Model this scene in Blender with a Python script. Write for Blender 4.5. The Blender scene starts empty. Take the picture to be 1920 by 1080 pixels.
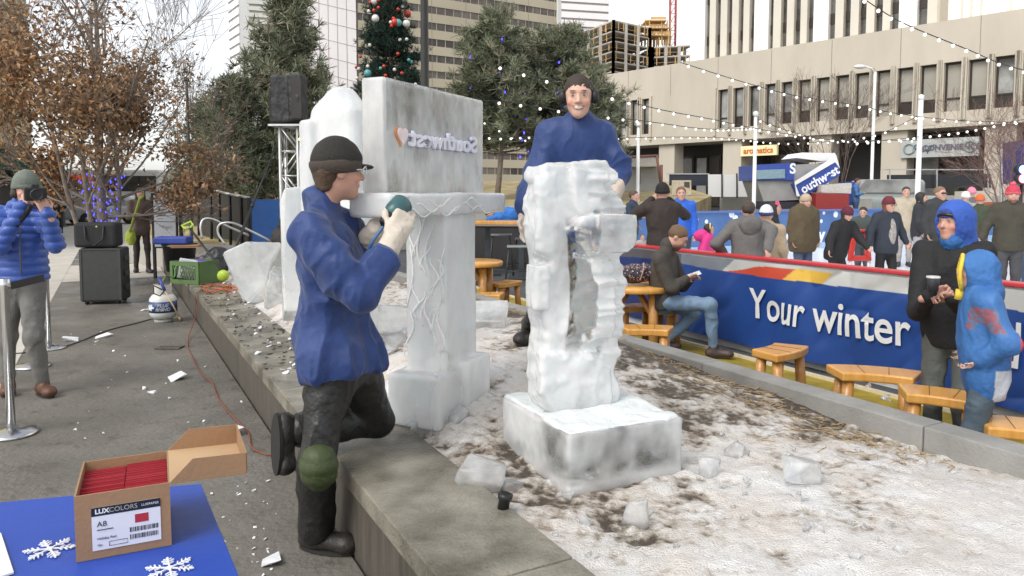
import bpy, bmesh, math, random
import numpy as np
from mathutils import Vector, Matrix
R = math.radians
sc = bpy.context.scene
COL = sc.collection
# ------------------------------------------------------------------ camera, world, sun, exposure
FPX, PITCH, HZ, HCAM = 1400.0, R(4.0), 360.0, 1.55      # focal length in 1920-wide pixels, tilt, horizon row, eye height
PPY = HZ + FPX * math.tan(PITCH)
cd = bpy.data.cameras.new('camera')
cam = bpy.data.objects.new('camera', cd); COL.objects.link(cam)
cam.location = (0, 0, HCAM); cam.rotation_euler = (R(90) - PITCH, 0, 0)
cd.sensor_width = 36; cd.lens = 36 * FPX / 1920; cd.shift_y = (PPY - 540) / 1920
cd.clip_start = 0.05; cd.clip_end = 3000
sc.camera = cam
SUN_EL, SUN_AZ = R(48), R(222)          # azimuth clockwise from +Y: the soft light comes from behind the camera's left shoulder
w = bpy.data.worlds.new("World"); sc.world = w; w.use_nodes = True
nt = w.node_tree; nt.nodes.clear()
sky = nt.nodes.new('ShaderNodeTexSky'); sky.sky_type = 'NISHITA'; sky.sun_disc = False
sky.sun_elevation = SUN_EL; sky.sun_rotation = SUN_AZ; sky.air_density = 1.0; sky.dust_density = 1.5; sky.ozone_density = 1.0
hsv = nt.nodes.new('ShaderNodeHueSaturation'); hsv.inputs['Saturation'].default_value = 0.22
bg = nt.nodes.new('ShaderNodeBackground'); bg.inputs['Strength'].default_value = 0.15
wo = nt.nodes.new('ShaderNodeOutputWorld')
nt.links.new(sky.outputs[0], hsv.inputs['Color']); nt.links.new(hsv.outputs[0], bg.inputs['Color']); nt.links.new(bg.outputs[0], wo.inputs['Surface'])
sd = bpy.data.lights.new('sun', 'SUN'); sd.energy = 1.0; sd.angle = R(28); sd.color = (1, .95, .88)
sun = bpy.data.objects.new('sun', sd); COL.objects.link(sun)
sdir = Vector((math.sin(SUN_AZ) * math.cos(SUN_EL), math.cos(SUN_AZ) * math.cos(SUN_EL), math.sin(SUN_EL)))
sun.rotation_euler = sdir.to_track_quat('Z', 'Y').to_euler(); sun.location = (0, 0, 40)
sc.view_settings.view_transform = 'Standard'; sc.view_settings.look = 'None'
sc.view_settings.exposure = 0.78; sc.view_settings.gamma = 1; sc.view_settings.use_curve_mapping = False
sc.render.engine = 'CYCLES'
sc.cycles.use_denoising = True
sc.cycles.max_bounces = 14; sc.cycles.transmission_bounces = 14; sc.cycles.transparent_max_bounces = 6
sc.cycles.diffuse_bounces = 3; sc.cycles.glossy_bounces = 3
sc.cycles.caustics_refractive = True; sc.cycles.caustics_reflective = False; sc.cycles.sample_clamp_indirect = 5; sc.cycles.blur_glossy = .5
rnd = random.Random(7)

# ------------------------------------------------------------------ picture <-> place
_c, _s = math.cos(PITCH), math.sin(PITCH)
def ray(px, py):
    x, y = (px - 960) / FPX, -(py - PPY) / FPX
    return Vector((x, _c + y * _s, -_s + y * _c))
def G(px, py, z=0.0):                   # the point at height z seen at a pixel of the photograph
    r = ray(px, py); t = (z - HCAM) / r.z
    return Vector((r.x * t, r.y * t, z))
def D(px, py, Y):                       # the point at distance Y seen at a pixel
    r = ray(px, py); t = Y / r.y
    return Vector((r.x * t, Y, HCAM + r.z * t))
PO, PU, PV = Vector((-.80, 3.30)), Vector((-.472, .8816)), Vector((.8816, .472))
def PL(s, t, z=0.0):                    # planter frame: s runs away along the wall, t across it
    p = PO + PU * s + PV * t
    return Vector((p.x, p.y, z))

# ------------------------------------------------------------------ naming and linking
def tag(o, label=None, cat=None, group=None, kind=None):
    if label: o['label'] = label
    if cat: o['category'] = cat
    if group: o['group'] = group
    if kind: o['kind'] = kind
    return o
def empty(name, loc, label, cat, group=None, rz=0.0):
    o = bpy.data.objects.new(name, None); COL.objects.link(o)
    o.location = loc; o.rotation_euler = (0, 0, rz); o.empty_display_size = .1
    return tag(o, label, cat, group)
def link(name, me, mat=None, parent=None, loc=None):
    o = bpy.data.objects.new(name, me); COL.objects.link(o)
    if mat is not None and not me.materials: me.materials.append(mat)
    if parent is not None: o.parent = parent
    if loc is not None: o.location = loc
    return o
def kids(o): return [c for c in bpy.data.objects if c.parent == o]
def dup(o, parent=None, tree=None):
    if tree is None:
        tree = {}
        for c in bpy.data.objects:
            if c.parent: tree.setdefault(c.parent.name, []).append(c)
    c = o.copy(); COL.objects.link(c)
    if parent is not None: c.parent = parent
    for k in tree.get(o.name, []): dup(k, c, tree)
    return c

# ------------------------------------------------------------------ mesh builder
class MB:
    def __init__(s): s.v = []; s.f = []; s.sm = []; s.mi = []; s.cur = 0
    def add(s, vs, fs, smooth=False):
        b = len(s.v); s.v += [tuple(v) for v in vs]
        for f in fs: s.f.append(tuple(i + b for i in f)); s.sm.append(smooth); s.mi.append(s.cur)
        return s
    def box(s, c, d, M=None, rz=0.0):
        x, y, z = d[0] / 2, d[1] / 2, d[2] / 2
        vs = [Vector((a, b, e)) for e in (-z, z) for b in (-y, y) for a in (-x, x)]
        if rz: M = Matrix.Rotation(rz, 3, 'Z')
        if M is not None: vs = [M @ v for v in vs]
        c = Vector(c)
        return s.add([v + c for v in vs], [(0, 2, 3, 1), (4, 5, 7, 6), (0, 1, 5, 4), (2, 6, 7, 3), (1, 3, 7, 5), (0, 4, 6, 2)])
    def hexa(s, b, t):                  # four bottom corners, four top corners (counter-clockwise)
        return s.add(list(b) + list(t), [(3, 2, 1, 0), (4, 5, 6, 7), (0, 1, 5, 4), (1, 2, 6, 5), (2, 3, 7, 6), (3, 0, 4, 7)])
    def tube(s, pts, r, n=8, caps=True, smooth=True):
        pts = [Vector(p) for p in pts]; m = len(pts)
        rs = [r] * m if not hasattr(r, '__len__') else list(r)
        vs = []; ref = None
        for i, p in enumerate(pts):
            t = (pts[min(i + 1, m - 1)] - pts[max(i - 1, 0)])
            t = t.normalized() if t.length > 1e-9 else Vector((0, 0, 1))
            if ref is None: ref = Vector((0, 0, 1)) if abs(t.z) < .9 else Vector((1, 0, 0))
            a = (ref - t * ref.dot(t))
            if a.length < 1e-6: a = t.orthogonal()
            a.normalize(); b = t.cross(a); ref = a
            for k in range(n):
                q = 2 * math.pi * k / n
                vs.append(p + (a * math.cos(q) + b * math.sin(q)) * rs[i])
        fs = [(i * n + k, i * n + (k + 1) % n, (i + 1) * n + (k + 1) % n, (i + 1) * n + k) for i in range(m - 1) for k in range(n)]
        s.add(vs, fs, smooth)
        if caps:
            b0 = len(s.v) - m * n
            for base, rev in ((b0, True), (b0 + (m - 1) * n, False)):
                f = tuple(base + k for k in range(n)); s.f.append(f[::-1] if rev else f); s.sm.append(False); s.mi.append(s.cur)
        return s
    def lathe(s, prof, c=(0, 0, 0), n=20, M=None, smooth=True):
        c = Vector(c); vs = []
        for r, z in prof:
            for k in range(n):
                q = 2 * math.pi * k / n; v = Vector((r * math.cos(q), r * math.sin(q), z))
                vs.append((M @ v if M is not None else v) + c)
        m = len(prof)
        fs = [(i * n + k, i * n + (k + 1) % n, (i + 1) * n + (k + 1) % n, (i + 1) * n + k) for i in range(m - 1) for k in range(n)]
        s.add(vs, fs, smooth); b0 = len(s.v) - m * n
        for base, rev, rr in ((b0, True, prof[0][0]), (b0 + (m - 1) * n, False, prof[-1][0])):
            if rr > 1e-5:
                f = tuple(base + k for k in range(n)); s.f.append(f[::-1] if rev else f); s.sm.append(False); s.mi.append(s.cur)
        return s
    def ball(s, c, r, n=10, m=6):
        rr = r if hasattr(r, '__len__') else (r, r, r); c = Vector(c)
        vs = []; fs = []
        for i in range(m + 1):
            a = math.pi * i / m
            for k in range(n):
                q = 2 * math.pi * k / n
                vs.append(c + Vector((rr[0] * math.sin(a) * math.cos(q), rr[1] * math.sin(a) * math.sin(q), -rr[2] * math.cos(a))))
        fs = [(i * n + k, i * n + (k + 1) % n, (i + 1) * n + (k + 1) % n, (i + 1) * n + k) for i in range(m) for k in range(n)]
        return s.add(vs, fs, True)
    def prism(s, poly, off):            # polygon of 3-D points pushed along off
        n = len(poly); off = Vector(off); a = [Vector(p) for p in poly]
        return s.add(a + [p + off for p in a], [tuple(range(n - 1, -1, -1)), tuple(range(n, 2 * n))] + [(i, (i + 1) % n, n + (i + 1) % n, n + i) for i in range(n)])
    def build(s, name, mat, parent=None, bevel=0.0, loc=None, mats=None):
        me = bpy.data.meshes.new(name); me.from_pydata(s.v, [], s.f); me.update()
        me.polygons.foreach_set('use_smooth', s.sm)
        for m_ in (mats or [mat]): me.materials.append(m_)
        if mats: me.polygons.foreach_set('material_index', s.mi)
        bm = bmesh.new(); bm.from_mesh(me); bmesh.ops.recalc_face_normals(bm, faces=bm.faces)
        if bevel > 0:
            es = [e for e in bm.edges if len(e.link_faces) == 2 and e.calc_face_angle(0) > .6]
            bmesh.ops.bevel(bm, geom=es, offset=bevel, segments=2, affect='EDGES', profile=.5, clamp_overlap=True)
        bm.to_mesh(me); bm.free()
        return link(name, me, None, parent, loc)
def part_at(mb, org):                   # move world-built geometry into its root's frame
    org = Vector(org); mb.v = [tuple(Vector(v) - org) for v in mb.v]; return mb

# ------------------------------------------------------------------ materials
def mat(name, col, rough=.7, var=.12, scale=8.0, bump=.0, bscale=40.0, metal=0.0, col2=None, detail=6.0, thr=None, spec=.5, coat=0.0, sheen=0.0, stretch=None, emit=None, estr=0.0, trans=0.0, sss=0.0, attr=None):
    m = bpy.data.materials.new(name); m.use_nodes = True
    nt = m.node_tree; N = nt.nodes; L = nt.links; b = N['Principled BSDF']
    tc = N.new('ShaderNodeTexCoord'); mp = N.new('ShaderNodeMapping'); L.new(tc.outputs['Object'], mp.inputs['Vector'])
    if stretch: mp.inputs['Scale'].default_value = stretch
    nz = N.new('ShaderNodeTexNoise'); nz.inputs['Scale'].default_value = scale; nz.inputs['Detail'].default_value = detail; nz.inputs['Roughness'].default_value = .6
    L.new(mp.outputs[0], nz.inputs['Vector'])
    rp = N.new('ShaderNodeValToRGB')
    c2 = col2 if col2 else tuple(min(1, c * (1 + var)) for c in col)
    c1 = col if col2 else tuple(c * (1 - var) for c in col)
    lo, hi = thr if thr else (.3, .7)
    rp.color_ramp.elements[0].position = lo; rp.color_ramp.elements[1].position = hi
    rp.color_ramp.elements[0].color = (*c1, 1); rp.color_ramp.elements[1].color = (*c2, 1)
    L.new(nz.outputs['Fac'], rp.inputs[0])
    out = rp.outputs[0]
    if attr:
        at = N.new('ShaderNodeAttribute'); at.attribute_name = attr
        mx = N.new('ShaderNodeMix'); mx.data_type = 'RGBA'; mx.blend_type = 'MULTIPLY'; mx.inputs['Factor'].default_value = 1
        L.new(at.outputs['Color'], mx.inputs['A']); L.new(out, mx.inputs['B']); out = mx.outputs['Result']
    L.new(out, b.inputs['Base Color'])
    b.inputs['Roughness'].default_value = rough; b.inputs['Metallic'].default_value = metal; b.inputs['Specular IOR Level'].default_value = spec
    b.inputs['Coat Weight'].default_value = coat; b.inputs['Sheen Weight'].default_value = sheen; b.inputs['Transmission Weight'].default_value = trans
    if sss: b.inputs['Subsurface Weight'].default_value = sss; b.inputs['Subsurface Radius'].default_value = (.02, .01, .006)
    if emit: b.inputs['Emission Color'].default_value = (*emit, 1); b.inputs['Emission Strength'].default_value = estr
    if bump:
        n2 = N.new('ShaderNodeTexNoise'); n2.inputs['Scale'].default_value = bscale; n2.inputs['Detail'].default_value = 5
        L.new(mp.outputs[0], n2.inputs['Vector'])
        bp = N.new('ShaderNodeBump'); bp.inputs['Strength'].default_value = bump; bp.inputs['Distance'].default_value = .02
        L.new(n2.outputs['Fac'], bp.inputs['Height']); L.new(bp.outputs[0], b.inputs['Normal'])
    return m
_mc = {}
def cm(col, rough=.75, bump=.15, bscale=120, var=.15, scale=14, **k):   # cached plain cloth / paint by colour
    key = (tuple(col), rough, bump, bscale, var, scale, tuple(sorted((a, str(b)) for a, b in k.items())))
    if key not in _mc: _mc[key] = mat('cloth', col, rough, var, scale, bump, bscale, **k)
    return _mc[key]

# ------------------------------------------------------------------ noise
def _h(ix, iy, iz, seed):
    n = (ix.astype(np.int64) * 73856093) ^ (iy.astype(np.int64) * 19349663) ^ (iz.astype(np.int64) * 83492791) ^ (seed * 2654435)
    n = (n ^ (n >> 13)) * 1274126177; n = n & 0x7fffffff; n = (n ^ (n >> 15)) * 2246822519; n = n & 0x7fffffff
    return ((n ^ (n >> 11)) & 0xffff) / 65535.0
def vnoise(P, freq, seed=0):
    p = np.asarray(P, float) * freq; i = np.floor(p).astype(np.int64); f = p - i; f = f * f * (3 - 2 * f)
    x, y, z = i[..., 0], i[..., 1], i[..., 2]; fx, fy, fz = f[..., 0], f[..., 1], f[..., 2]
    def l(a, b, t): return a + (b - a) * t
    return l(l(l(_h(x, y, z, seed), _h(x + 1, y, z, seed), fx), l(_h(x, y + 1, z, seed), _h(x + 1, y + 1, z, seed), fx), fy),
             l(l(_h(x, y, z + 1, seed), _h(x + 1, y, z + 1, seed), fx), l(_h(x, y + 1, z + 1, seed), _h(x + 1, y + 1, z + 1, seed), fx), fy), fz)
def fbm(P, freq, octs=4, seed=0, gain=.5):
    a, t, s = 1.0, 0.0, 0.0
    for k in range(octs):
        t = t + a * (vnoise(P, freq * 2 ** k, seed + 17 * k) - .5); s += a; a *= gain
    return t / s * 2
# ------------------------------------------------------------------ smooth solid modelling on a grid (bodies, clothes, carved ice)
class Solid:
    def __init__(s): s.p = []; s.cuts = []
    def cone(s, a, b, r1, r2=None, k=.03, sub=False):
        s.p.append(('c', np.array(a, float), np.array(b, float), r1, r1 if r2 is None else r2, k, sub)); return s
    def ell(s, c, r, A=None, k=.03, sub=False):   # A: 3 axis rows
        s.p.append(('e', np.array(c, float), np.array(r, float), np.eye(3) if A is None else np.array(A, float), 0, k, sub)); return s
    def box(s, c, r, A=None, rd=.01, k=.01, sub=False):
        s.p.append(('b', np.array(c, float), np.array(r, float), np.eye(3) if A is None else np.array(A, float), rd, k, sub)); return s
    def cut(s, n, d): s.cuts.append((np.array(n, float), d)); return s     # keep n.p >= d
    def poly(s, P2, o, A, hd, k=.02):      # outline in the (axis 0, axis 2) plane through o, pushed hd both ways along axis 1
        s.p.append(('p', np.array(o, float), np.array(P2, float), np.array(A, float), hd, k, False)); return s
    def plane(s, n, d): s.p.append(('h', np.array(n, float), float(d), 0, 0, 0, True)); return s     # keep n.p >= d of what came before
    def bb(s, q):
        if q[0] == 'c': r = max(q[3], q[4]); return np.minimum(q[1], q[2]) - r, np.maximum(q[1], q[2]) + r
        if q[0] == 'p':
            m0, m1 = q[2].min(0), q[2].max(0); C8 = np.array([q[1] + a * q[3][0] + b * q[4] * q[3][1] + c * q[3][2] for a in (m0[0], m1[0]) for b in (-1, 1) for c in (m0[1], m1[1])]); return C8.min(0), C8.max(0)
        e = (np.abs(q[3].T) @ q[2]); return q[1] - e, q[1] + e
    def mesh(s, h, disp=None, sm=1):
        lo = np.min([s.bb(q)[0] for q in s.p if not q[6]], 0) - 3 * h - .02; hi = np.max([s.bb(q)[1] for q in s.p if not q[6]], 0) + 3 * h + .02
        n = np.ceil((hi - lo) / h).astype(int) + 1
        F = np.full(n, .5, np.float32); ax = [lo[i] + h * np.arange(n[i]) for i in range(3)]
        for q in s.p:
            if q[0] == 'h':
                X, Y, Z = np.meshgrid(*ax, indexing='ij', sparse=True); F = np.maximum(F, q[2] - (X * q[1][0] + Y * q[1][1] + Z * q[1][2])).astype(np.float32); continue
            b0, b1 = s.bb(q); k = q[5]; mg = k + 3 * h
            i0 = np.maximum(np.floor((b0 - mg - lo) / h).astype(int), 0); i1 = np.minimum(np.ceil((b1 + mg - lo) / h).astype(int) + 1, n)
            if np.any(i1 <= i0): continue
            sl = tuple(slice(i0[i], i1[i]) for i in range(3))
            X, Y, Z = np.meshgrid(*[ax[i][sl[i]] for i in range(3)], indexing='ij', sparse=True)
            if q[0] == 'c':
                a, ba = q[1], q[2] - q[1]; L2 = max(float(ba @ ba), 1e-12)
                t = np.clip(((X - a[0]) * ba[0] + (Y - a[1]) * ba[1] + (Z - a[2]) * ba[2]) / L2, 0, 1)
                d = np.sqrt((X - a[0] - t * ba[0]) ** 2 + (Y - a[1] - t * ba[1]) ** 2 + (Z - a[2] - t * ba[2]) ** 2) - (q[3] + (q[4] - q[3]) * t)
            else:
                A = q[3]; P = [(X - q[1][0]) * A[i, 0] + (Y - q[1][1]) * A[i, 1] + (Z - q[1][2]) * A[i, 2] for i in range(3)]
                r = q[2]
                if q[0] == 'p':
                    x, z, y = np.broadcast_arrays(P[0], P[2], P[1]); d2 = np.full(x.shape, 1e9); sg = np.zeros(x.shape, bool); m = len(r)
                    for i in range(m):
                        a, b = r[i], r[(i + 1) % m]; ex, ez = b[0] - a[0], b[1] - a[1]; wx, wz = x - a[0], z - a[1]; tq = np.clip((wx * ex + wz * ez) / (ex * ex + ez * ez), 0, 1)
                        d2 = np.minimum(d2, (wx - ex * tq) ** 2 + (wz - ez * tq) ** 2)
                        if abs(ez) > 1e-9: sg ^= ((a[1] > z) != (b[1] > z)) & (x < ex * (z - a[1]) / ez + a[0])
                    dp = np.where(sg, -1, 1) * np.sqrt(d2); dy = np.abs(y) - q[4]; rd = .018
                    d = np.sqrt(np.maximum(dp + rd, 0) ** 2 + np.maximum(dy + rd, 0) ** 2) + np.minimum(np.maximum(dp + rd, dy + rd), 0) - rd
                    g = np.clip(.5 + .5 * (F[sl] - d) / k, 0, 1); F[sl] = F[sl] + (d - F[sl]) * g - k * g * (1 - g); continue
                if q[0] == 'e':
                    k0 = np.sqrt(sum((P[i] / r[i]) ** 2 for i in range(3))); k1 = np.sqrt(sum((P[i] / r[i] ** 2) ** 2 for i in range(3))) + 1e-9
                    d = k0 * (k0 - 1) / k1
                else:
                    rd = q[4]; e = [np.abs(P[i]) - (r[i] - rd) for i in range(3)]
                    d = np.sqrt(sum(np.maximum(v, 0) ** 2 for v in e)) + np.minimum(np.maximum(np.maximum(e[0], e[1]), e[2]), 0) - rd
            f = F[sl]
            if q[6]:
                d = -d; g = np.clip(.5 - .5 * (f - d) / k, 0, 1); F[sl] = f + (d - f) * g + k * g * (1 - g)
            else:
                g = np.clip(.5 + .5 * (f - d) / k, 0, 1); F[sl] = f + (d - f) * g - k * g * (1 - g)
        if s.cuts:
            X, Y, Z = np.meshgrid(*ax, indexing='ij', sparse=True)
            for nn, dd in s.cuts: F = np.maximum(F, dd - (X * nn[0] + Y * nn[1] + Z * nn[2])).astype(np.float32)
        F[0] = F[-1] = .1; F[:, 0] = F[:, -1] = .1; F[:, :, 0] = F[:, :, -1] = .1
        # surface nets
        ins = F < 0
        c = np.zeros(tuple(n - 1), np.uint8)
        for i in (0, 1):
            for j in (0, 1):
                for k in (0, 1): c += ins[i:n[0] - 1 + i, j:n[1] - 1 + j, k:n[2] - 1 + k]
        cell = (c > 0) & (c < 8); idx = np.argwhere(cell)
        vid = np.full(cell.shape, -1, np.int64); vid[cell] = np.arange(len(idx))
        acc = np.zeros((len(idx), 3)); cnt = np.zeros(len(idx))
        crn = [(i, j, k) for i in (0, 1) for j in (0, 1) for k in (0, 1)]
        for a in range(8):
            for b in range(a + 1, 8):
                df = [crn[b][t] - crn[a][t] for t in range(3)]
                if sum(abs(t) for t in df) != 1: continue
                fa = F[idx[:, 0] + crn[a][0], idx[:, 1] + crn[a][1], idx[:, 2] + crn[a][2]]; fb = F[idx[:, 0] + crn[b][0], idx[:, 1] + crn[b][1], idx[:, 2] + crn[b][2]]
                x = (fa < 0) != (fb < 0); t = np.where(x, fa / np.where(x, fa - fb, 1), 0)
                acc += np.where(x[:, None], np.array(crn[a]) + t[:, None] * np.array(df), 0); cnt += x
        V = lo + h * (idx + acc / cnt[:, None])
        quads = []
        for axn in range(3):
            o1, o2 = (axn + 1) % 3, (axn + 2) % 3
            s0 = [slice(0, n[i] - (1 if i == axn else 0)) for i in range(3)]; s1 = list(s0); s1[axn] = slice(1, n[axn])
            A_, B_ = ins[tuple(s0)], ins[tuple(s1)]
            for flip, M_ in ((False, A_ & ~B_), (True, ~A_ & B_)):
                e = np.argwhere(M_); e = e[(e[:, o1] > 0) & (e[:, o2] > 0) & (e[:, o1] < n[o1] - 1) & (e[:, o2] < n[o2] - 1)]
                if not len(e): continue
                def vv(d1, d2):
                    q = e.copy(); q[:, o1] -= d1; q[:, o2] -= d2; return vid[q[:, 0], q[:, 1], q[:, 2]]
                Q = np.stack([vv(1, 1), vv(0, 1), vv(0, 0), vv(1, 0)], 1)
                quads.append(Q[:, ::-1] if flip else Q)
        Q = np.concatenate(quads)
        for _ in range(sm):             # one light smoothing pass
            a = np.zeros_like(V); k_ = np.zeros(len(V))
            for i in range(4):
                for j in ((i + 1) % 4, (i + 3) % 4): np.add.at(a, Q[:, i], V[Q[:, j]]); np.add.at(k_, Q[:, i], 1)
            V = V * .5 + .5 * a / np.maximum(k_, 1)[:, None]
        if disp is not None:
            V = V + normals(V, Q) * np.asarray(disp(V))[:, None]
        return V, Q
def normals(V, Q):
    fn = np.cross(V[Q[:, 2]] - V[Q[:, 0]], V[Q[:, 3]] - V[Q[:, 1]]); N = np.zeros_like(V)
    for i in range(4): np.add.at(N, Q[:, i], fn)
    return N / (np.linalg.norm(N, axis=1)[:, None] + 1e-12)
def npmesh(name, V, Q, mat, parent=None, org=(0, 0, 0), smooth=True, col=None):
    me = bpy.data.meshes.new(name); V = V - np.array(org, float)[None]
    nq = len(Q); w_ = Q.shape[1]
    me.vertices.add(len(V)); me.vertices.foreach_set('co', V.astype(np.float32).ravel())
    me.loops.add(nq * w_); me.loops.foreach_set('vertex_index', Q.astype(np.int32).ravel())
    me.polygons.add(nq); me.polygons.foreach_set('loop_start', np.arange(0, nq * w_, w_, dtype=np.int32))
    me.polygons.foreach_set('use_smooth', np.full(nq, smooth, bool)); me.update(calc_edges=True); me.validate()
    if col is not None:
        a = me.color_attributes.new('Col', 'FLOAT_COLOR', 'POINT')
        a.data.foreach_set('color', np.concatenate([col, np.ones((len(col), 1))], 1).astype(np.float32).ravel())
    return link(name, me, mat, parent)
# ================================================================== SETTING: ground, pavement, planter, rink
def pave_mat():
    m = mat('dark_paving', (.095, .088, .074), .5, scale=.9, col2=(.205, .19, .162), thr=(.30, .70), bump=.55, bscale=30, detail=14)
    nt = m.node_tree; N, L = nt.nodes, nt.links; b = N['Principled BSDF']; src = b.inputs['Base Color'].links[0].from_socket; tc = [n for n in N if n.type == 'TEX_COORD'][0]
    def layer(src, sc_, lo, hi, col, fac):
        n = N.new('ShaderNodeTexNoise'); n.inputs['Scale'].default_value = sc_; n.inputs['Detail'].default_value = 6; n.inputs['Roughness'].default_value = .7; L.new(tc.outputs['Object'], n.inputs['Vector'])
        q = N.new('ShaderNodeMapRange'); L.new(n.outputs['Fac'], q.inputs[0]); q.inputs[1].default_value = lo; q.inputs[2].default_value = hi; q.inputs[4].default_value = fac
        x = N.new('ShaderNodeMix'); x.data_type = 'RGBA'; L.new(q.outputs[0], x.inputs['Factor']); L.new(src, x.inputs['A']); x.inputs['B'].default_value = (*col, 1); return x.outputs['Result']
    o = layer(src, 7, .55, .72, (.035, .032, .027), .75); o = layer(o, 42, .64, .72, (.45, .45, .44), .75); o = layer(o, 3.1, .60, .75, (.25, .24, .22), .5)
    L.new(o, b.inputs['Base Color'])
    n = N.new('ShaderNodeTexNoise'); n.inputs['Scale'].default_value = 1.6; n.inputs['Detail'].default_value = 6; L.new(tc.outputs['Object'], n.inputs['Vector']); q = N.new('ShaderNodeMapRange'); L.new(n.outputs['Fac'], q.inputs[0]); q.inputs[1].default_value = .4; q.inputs[2].default_value = .62; q.inputs[3].default_value = .75; q.inputs[4].default_value = .32; L.new(q.outputs[0], b.inputs['Roughness'])
    return m
M_ground = mat('wet_asphalt', (.10, .096, .086), .62, scale=1.6, col2=(.17, .16, .14), thr=(.3, .75), bump=.5, bscale=60, detail=10)
M_pave = pave_mat()
M_conc = mat('concrete_walk', (.52, .485, .43), .8, scale=2.5, var=.12, bump=.2, bscale=60)
M_mat = mat('grey_matting', (.085, .09, .095), .6, scale=3, var=.25, bump=.2, bscale=90)
M_yel = mat('yellow_edge', (.30, .22, .02), .6, scale=5, var=.35, bump=.2, bscale=60)
M_cream = mat('cream_line', (.62, .55, .38), .7, scale=9, var=.15)
M_cap = mat('wet_stone_cap', (.095, .086, .062), .33, scale=2.6, col2=(.31, .285, .23), thr=(.38, .62), bump=.45, bscale=70, detail=14)
M_face = mat('stained_wall_face', (.060, .052, .042), .5, scale=2.6, col2=(.125, .11, .09), thr=(.28, .72), bump=.3, bscale=20, detail=12, stretch=(7, 7, .8))
M_curb = mat('curb_concrete', (.27, .265, .245), .75, scale=3, var=.22, bump=.3, bscale=70, detail=10)
M_icefloor = mat('rink_ice', (.86, .88, .92), .22, scale=3, var=.04)
M_lawn = mat('winter_lawn', (.24, .19, .09), .95, scale=1.3, col2=(.46, .38, .21), thr=(.35, .65), bump=.6, bscale=30, detail=10)
M_wallc = mat('plain_concrete', (.36, .345, .31), .85, scale=1.5, var=.15, bump=.2, bscale=20)

def sheet(name, pts, m, kind='structure'):
    me = bpy.data.meshes.new(name); me.from_pydata([tuple(p) for p in pts], [], [tuple(range(len(pts)))]); me.update()
    if me.polygons[0].normal.z < 0: me.flip_normals()
    return tag(link(name, me, m), kind=kind)
sheet('ground', [(-1500, -300, -.14), (1500, -300, -.14), (1500, 2500, -.14), (-1500, 2500, -.14)], M_ground)
# the higher pavement left of the planter (a real step)
mb = MB(); P_ = [PL(-9, 0), PL(-9, -60), PL(19, -60), PL(19, 0)]
mb.prism([(p.x, p.y, -.13) for p in P_], (0, 0, .13))
tag(mb.build('pavement', M_pave), kind='structure')
sheet('sidewalk', [PL(-9, -1.66, .004), PL(19, -1.66, .004), PL(19, -60, .004), PL(-9, -60, .004)], M_conc)
sheet('path', [PL(11.6, -1.655, .004), PL(11.75, -.01, .004), PL(14.7, -.01, .004), PL(14.9, -1.655, .004)], M_conc)
sheet('street', [PL(19.01, 0, -.13), PL(60, 0, -.13), PL(60, -80, -.13), PL(19.01, -80, -.13)], M_conc)
sheet('patio_floor', [PL(-8, 2.93, -.134), PL(-8, 5.0, -.134), PL(8.5, 5.0, -.134), PL(8.5, 2.93, -.134)], M_mat)
sheet('patio_floor', [PL(5.2, 5.02, -.134), PL(5.2, 15, -.134), PL(19, 15, -.134), PL(19, 2.93, -.134), PL(8.52, 2.93, -.134), PL(8.52, 5.02, -.134)], M_mat)
sheet('yellow_kerb_strip', [PL(-8, 4.25, -.130), PL(-8, 4.72, -.130), PL(9, 4.72, -.130), PL(9, 4.25, -.130)], M_yel)
mb = MB(); mb.prism([PL(-8, 4.72, -.13), PL(-8, 4.77, -.13), PL(9, 4.77, -.13), PL(9, 4.72, -.13)], (0, 0, .025)); tag(mb.build('kerb', M_cream), kind='structure')
sheet('rink_ice', [PL(-12, 5.06, -.1), PL(5.15, 5.06, -.1), (2.3, 18.6, -.1), (26, 30.2, -.1), (40, 12, -.1)], M_icefloor)

# ---- planter: stone wall with wide cap, end wall and curb
pw = empty('planter_wall', PL(0, 0, 0), 'long low stone planter wall with wide wet cap beside the dark pavement', 'planter')
org = PL(0, 0, 0)
def slab(s0, s1, t0, t1, z0, z1): return [PL(s0, t0, z0), PL(s1, t0, z0), PL(s1, t1, z0), PL(s0, t1, z0)], [PL(s0, t0, z1), PL(s1, t0, z1), PL(s1, t1, z1), PL(s0, t1, z1)]
mb = MB(); mb.hexa(*slab(-6.5, 12.7, .012, .40, -.13, .275)); part_at(mb, org).build('wall', M_face, pw)
s0 = -6.5
for s1 in [-3.9, -1.3, 1.3, 3.9, 6.5, 9.1, 12.7]:
    mb = MB(); mb.hexa(*slab(s0 + .004, s1 - .004, 0, .44, .278, .36)); part_at(mb, org).build('cap', M_cap, pw, bevel=.006); s0 = s1
mb = MB(); mb.hexa(*slab(12.705, 13.1, 0, 2.92, -.13, .40)); part_at(mb, org).build('end_wall', M_wallc, pw, bevel=.01)
cb = empty('concrete_curb', PL(0, 2.92, 0), 'narrow pale concrete curb between the snowy planter and the wooden stools', 'curb')
s0 = -5.85
while s0 < 12.6:
    s1 = min(s0 + 1.62, 12.69); mb = MB(); mb.hexa(*slab(s0 + .003, s1 - .003, 2.75, 2.92, -.133, .36)); part_at(mb, cb.location).build('curb_stone', M_curb, cb, bevel=.008); s0 = s1

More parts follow.
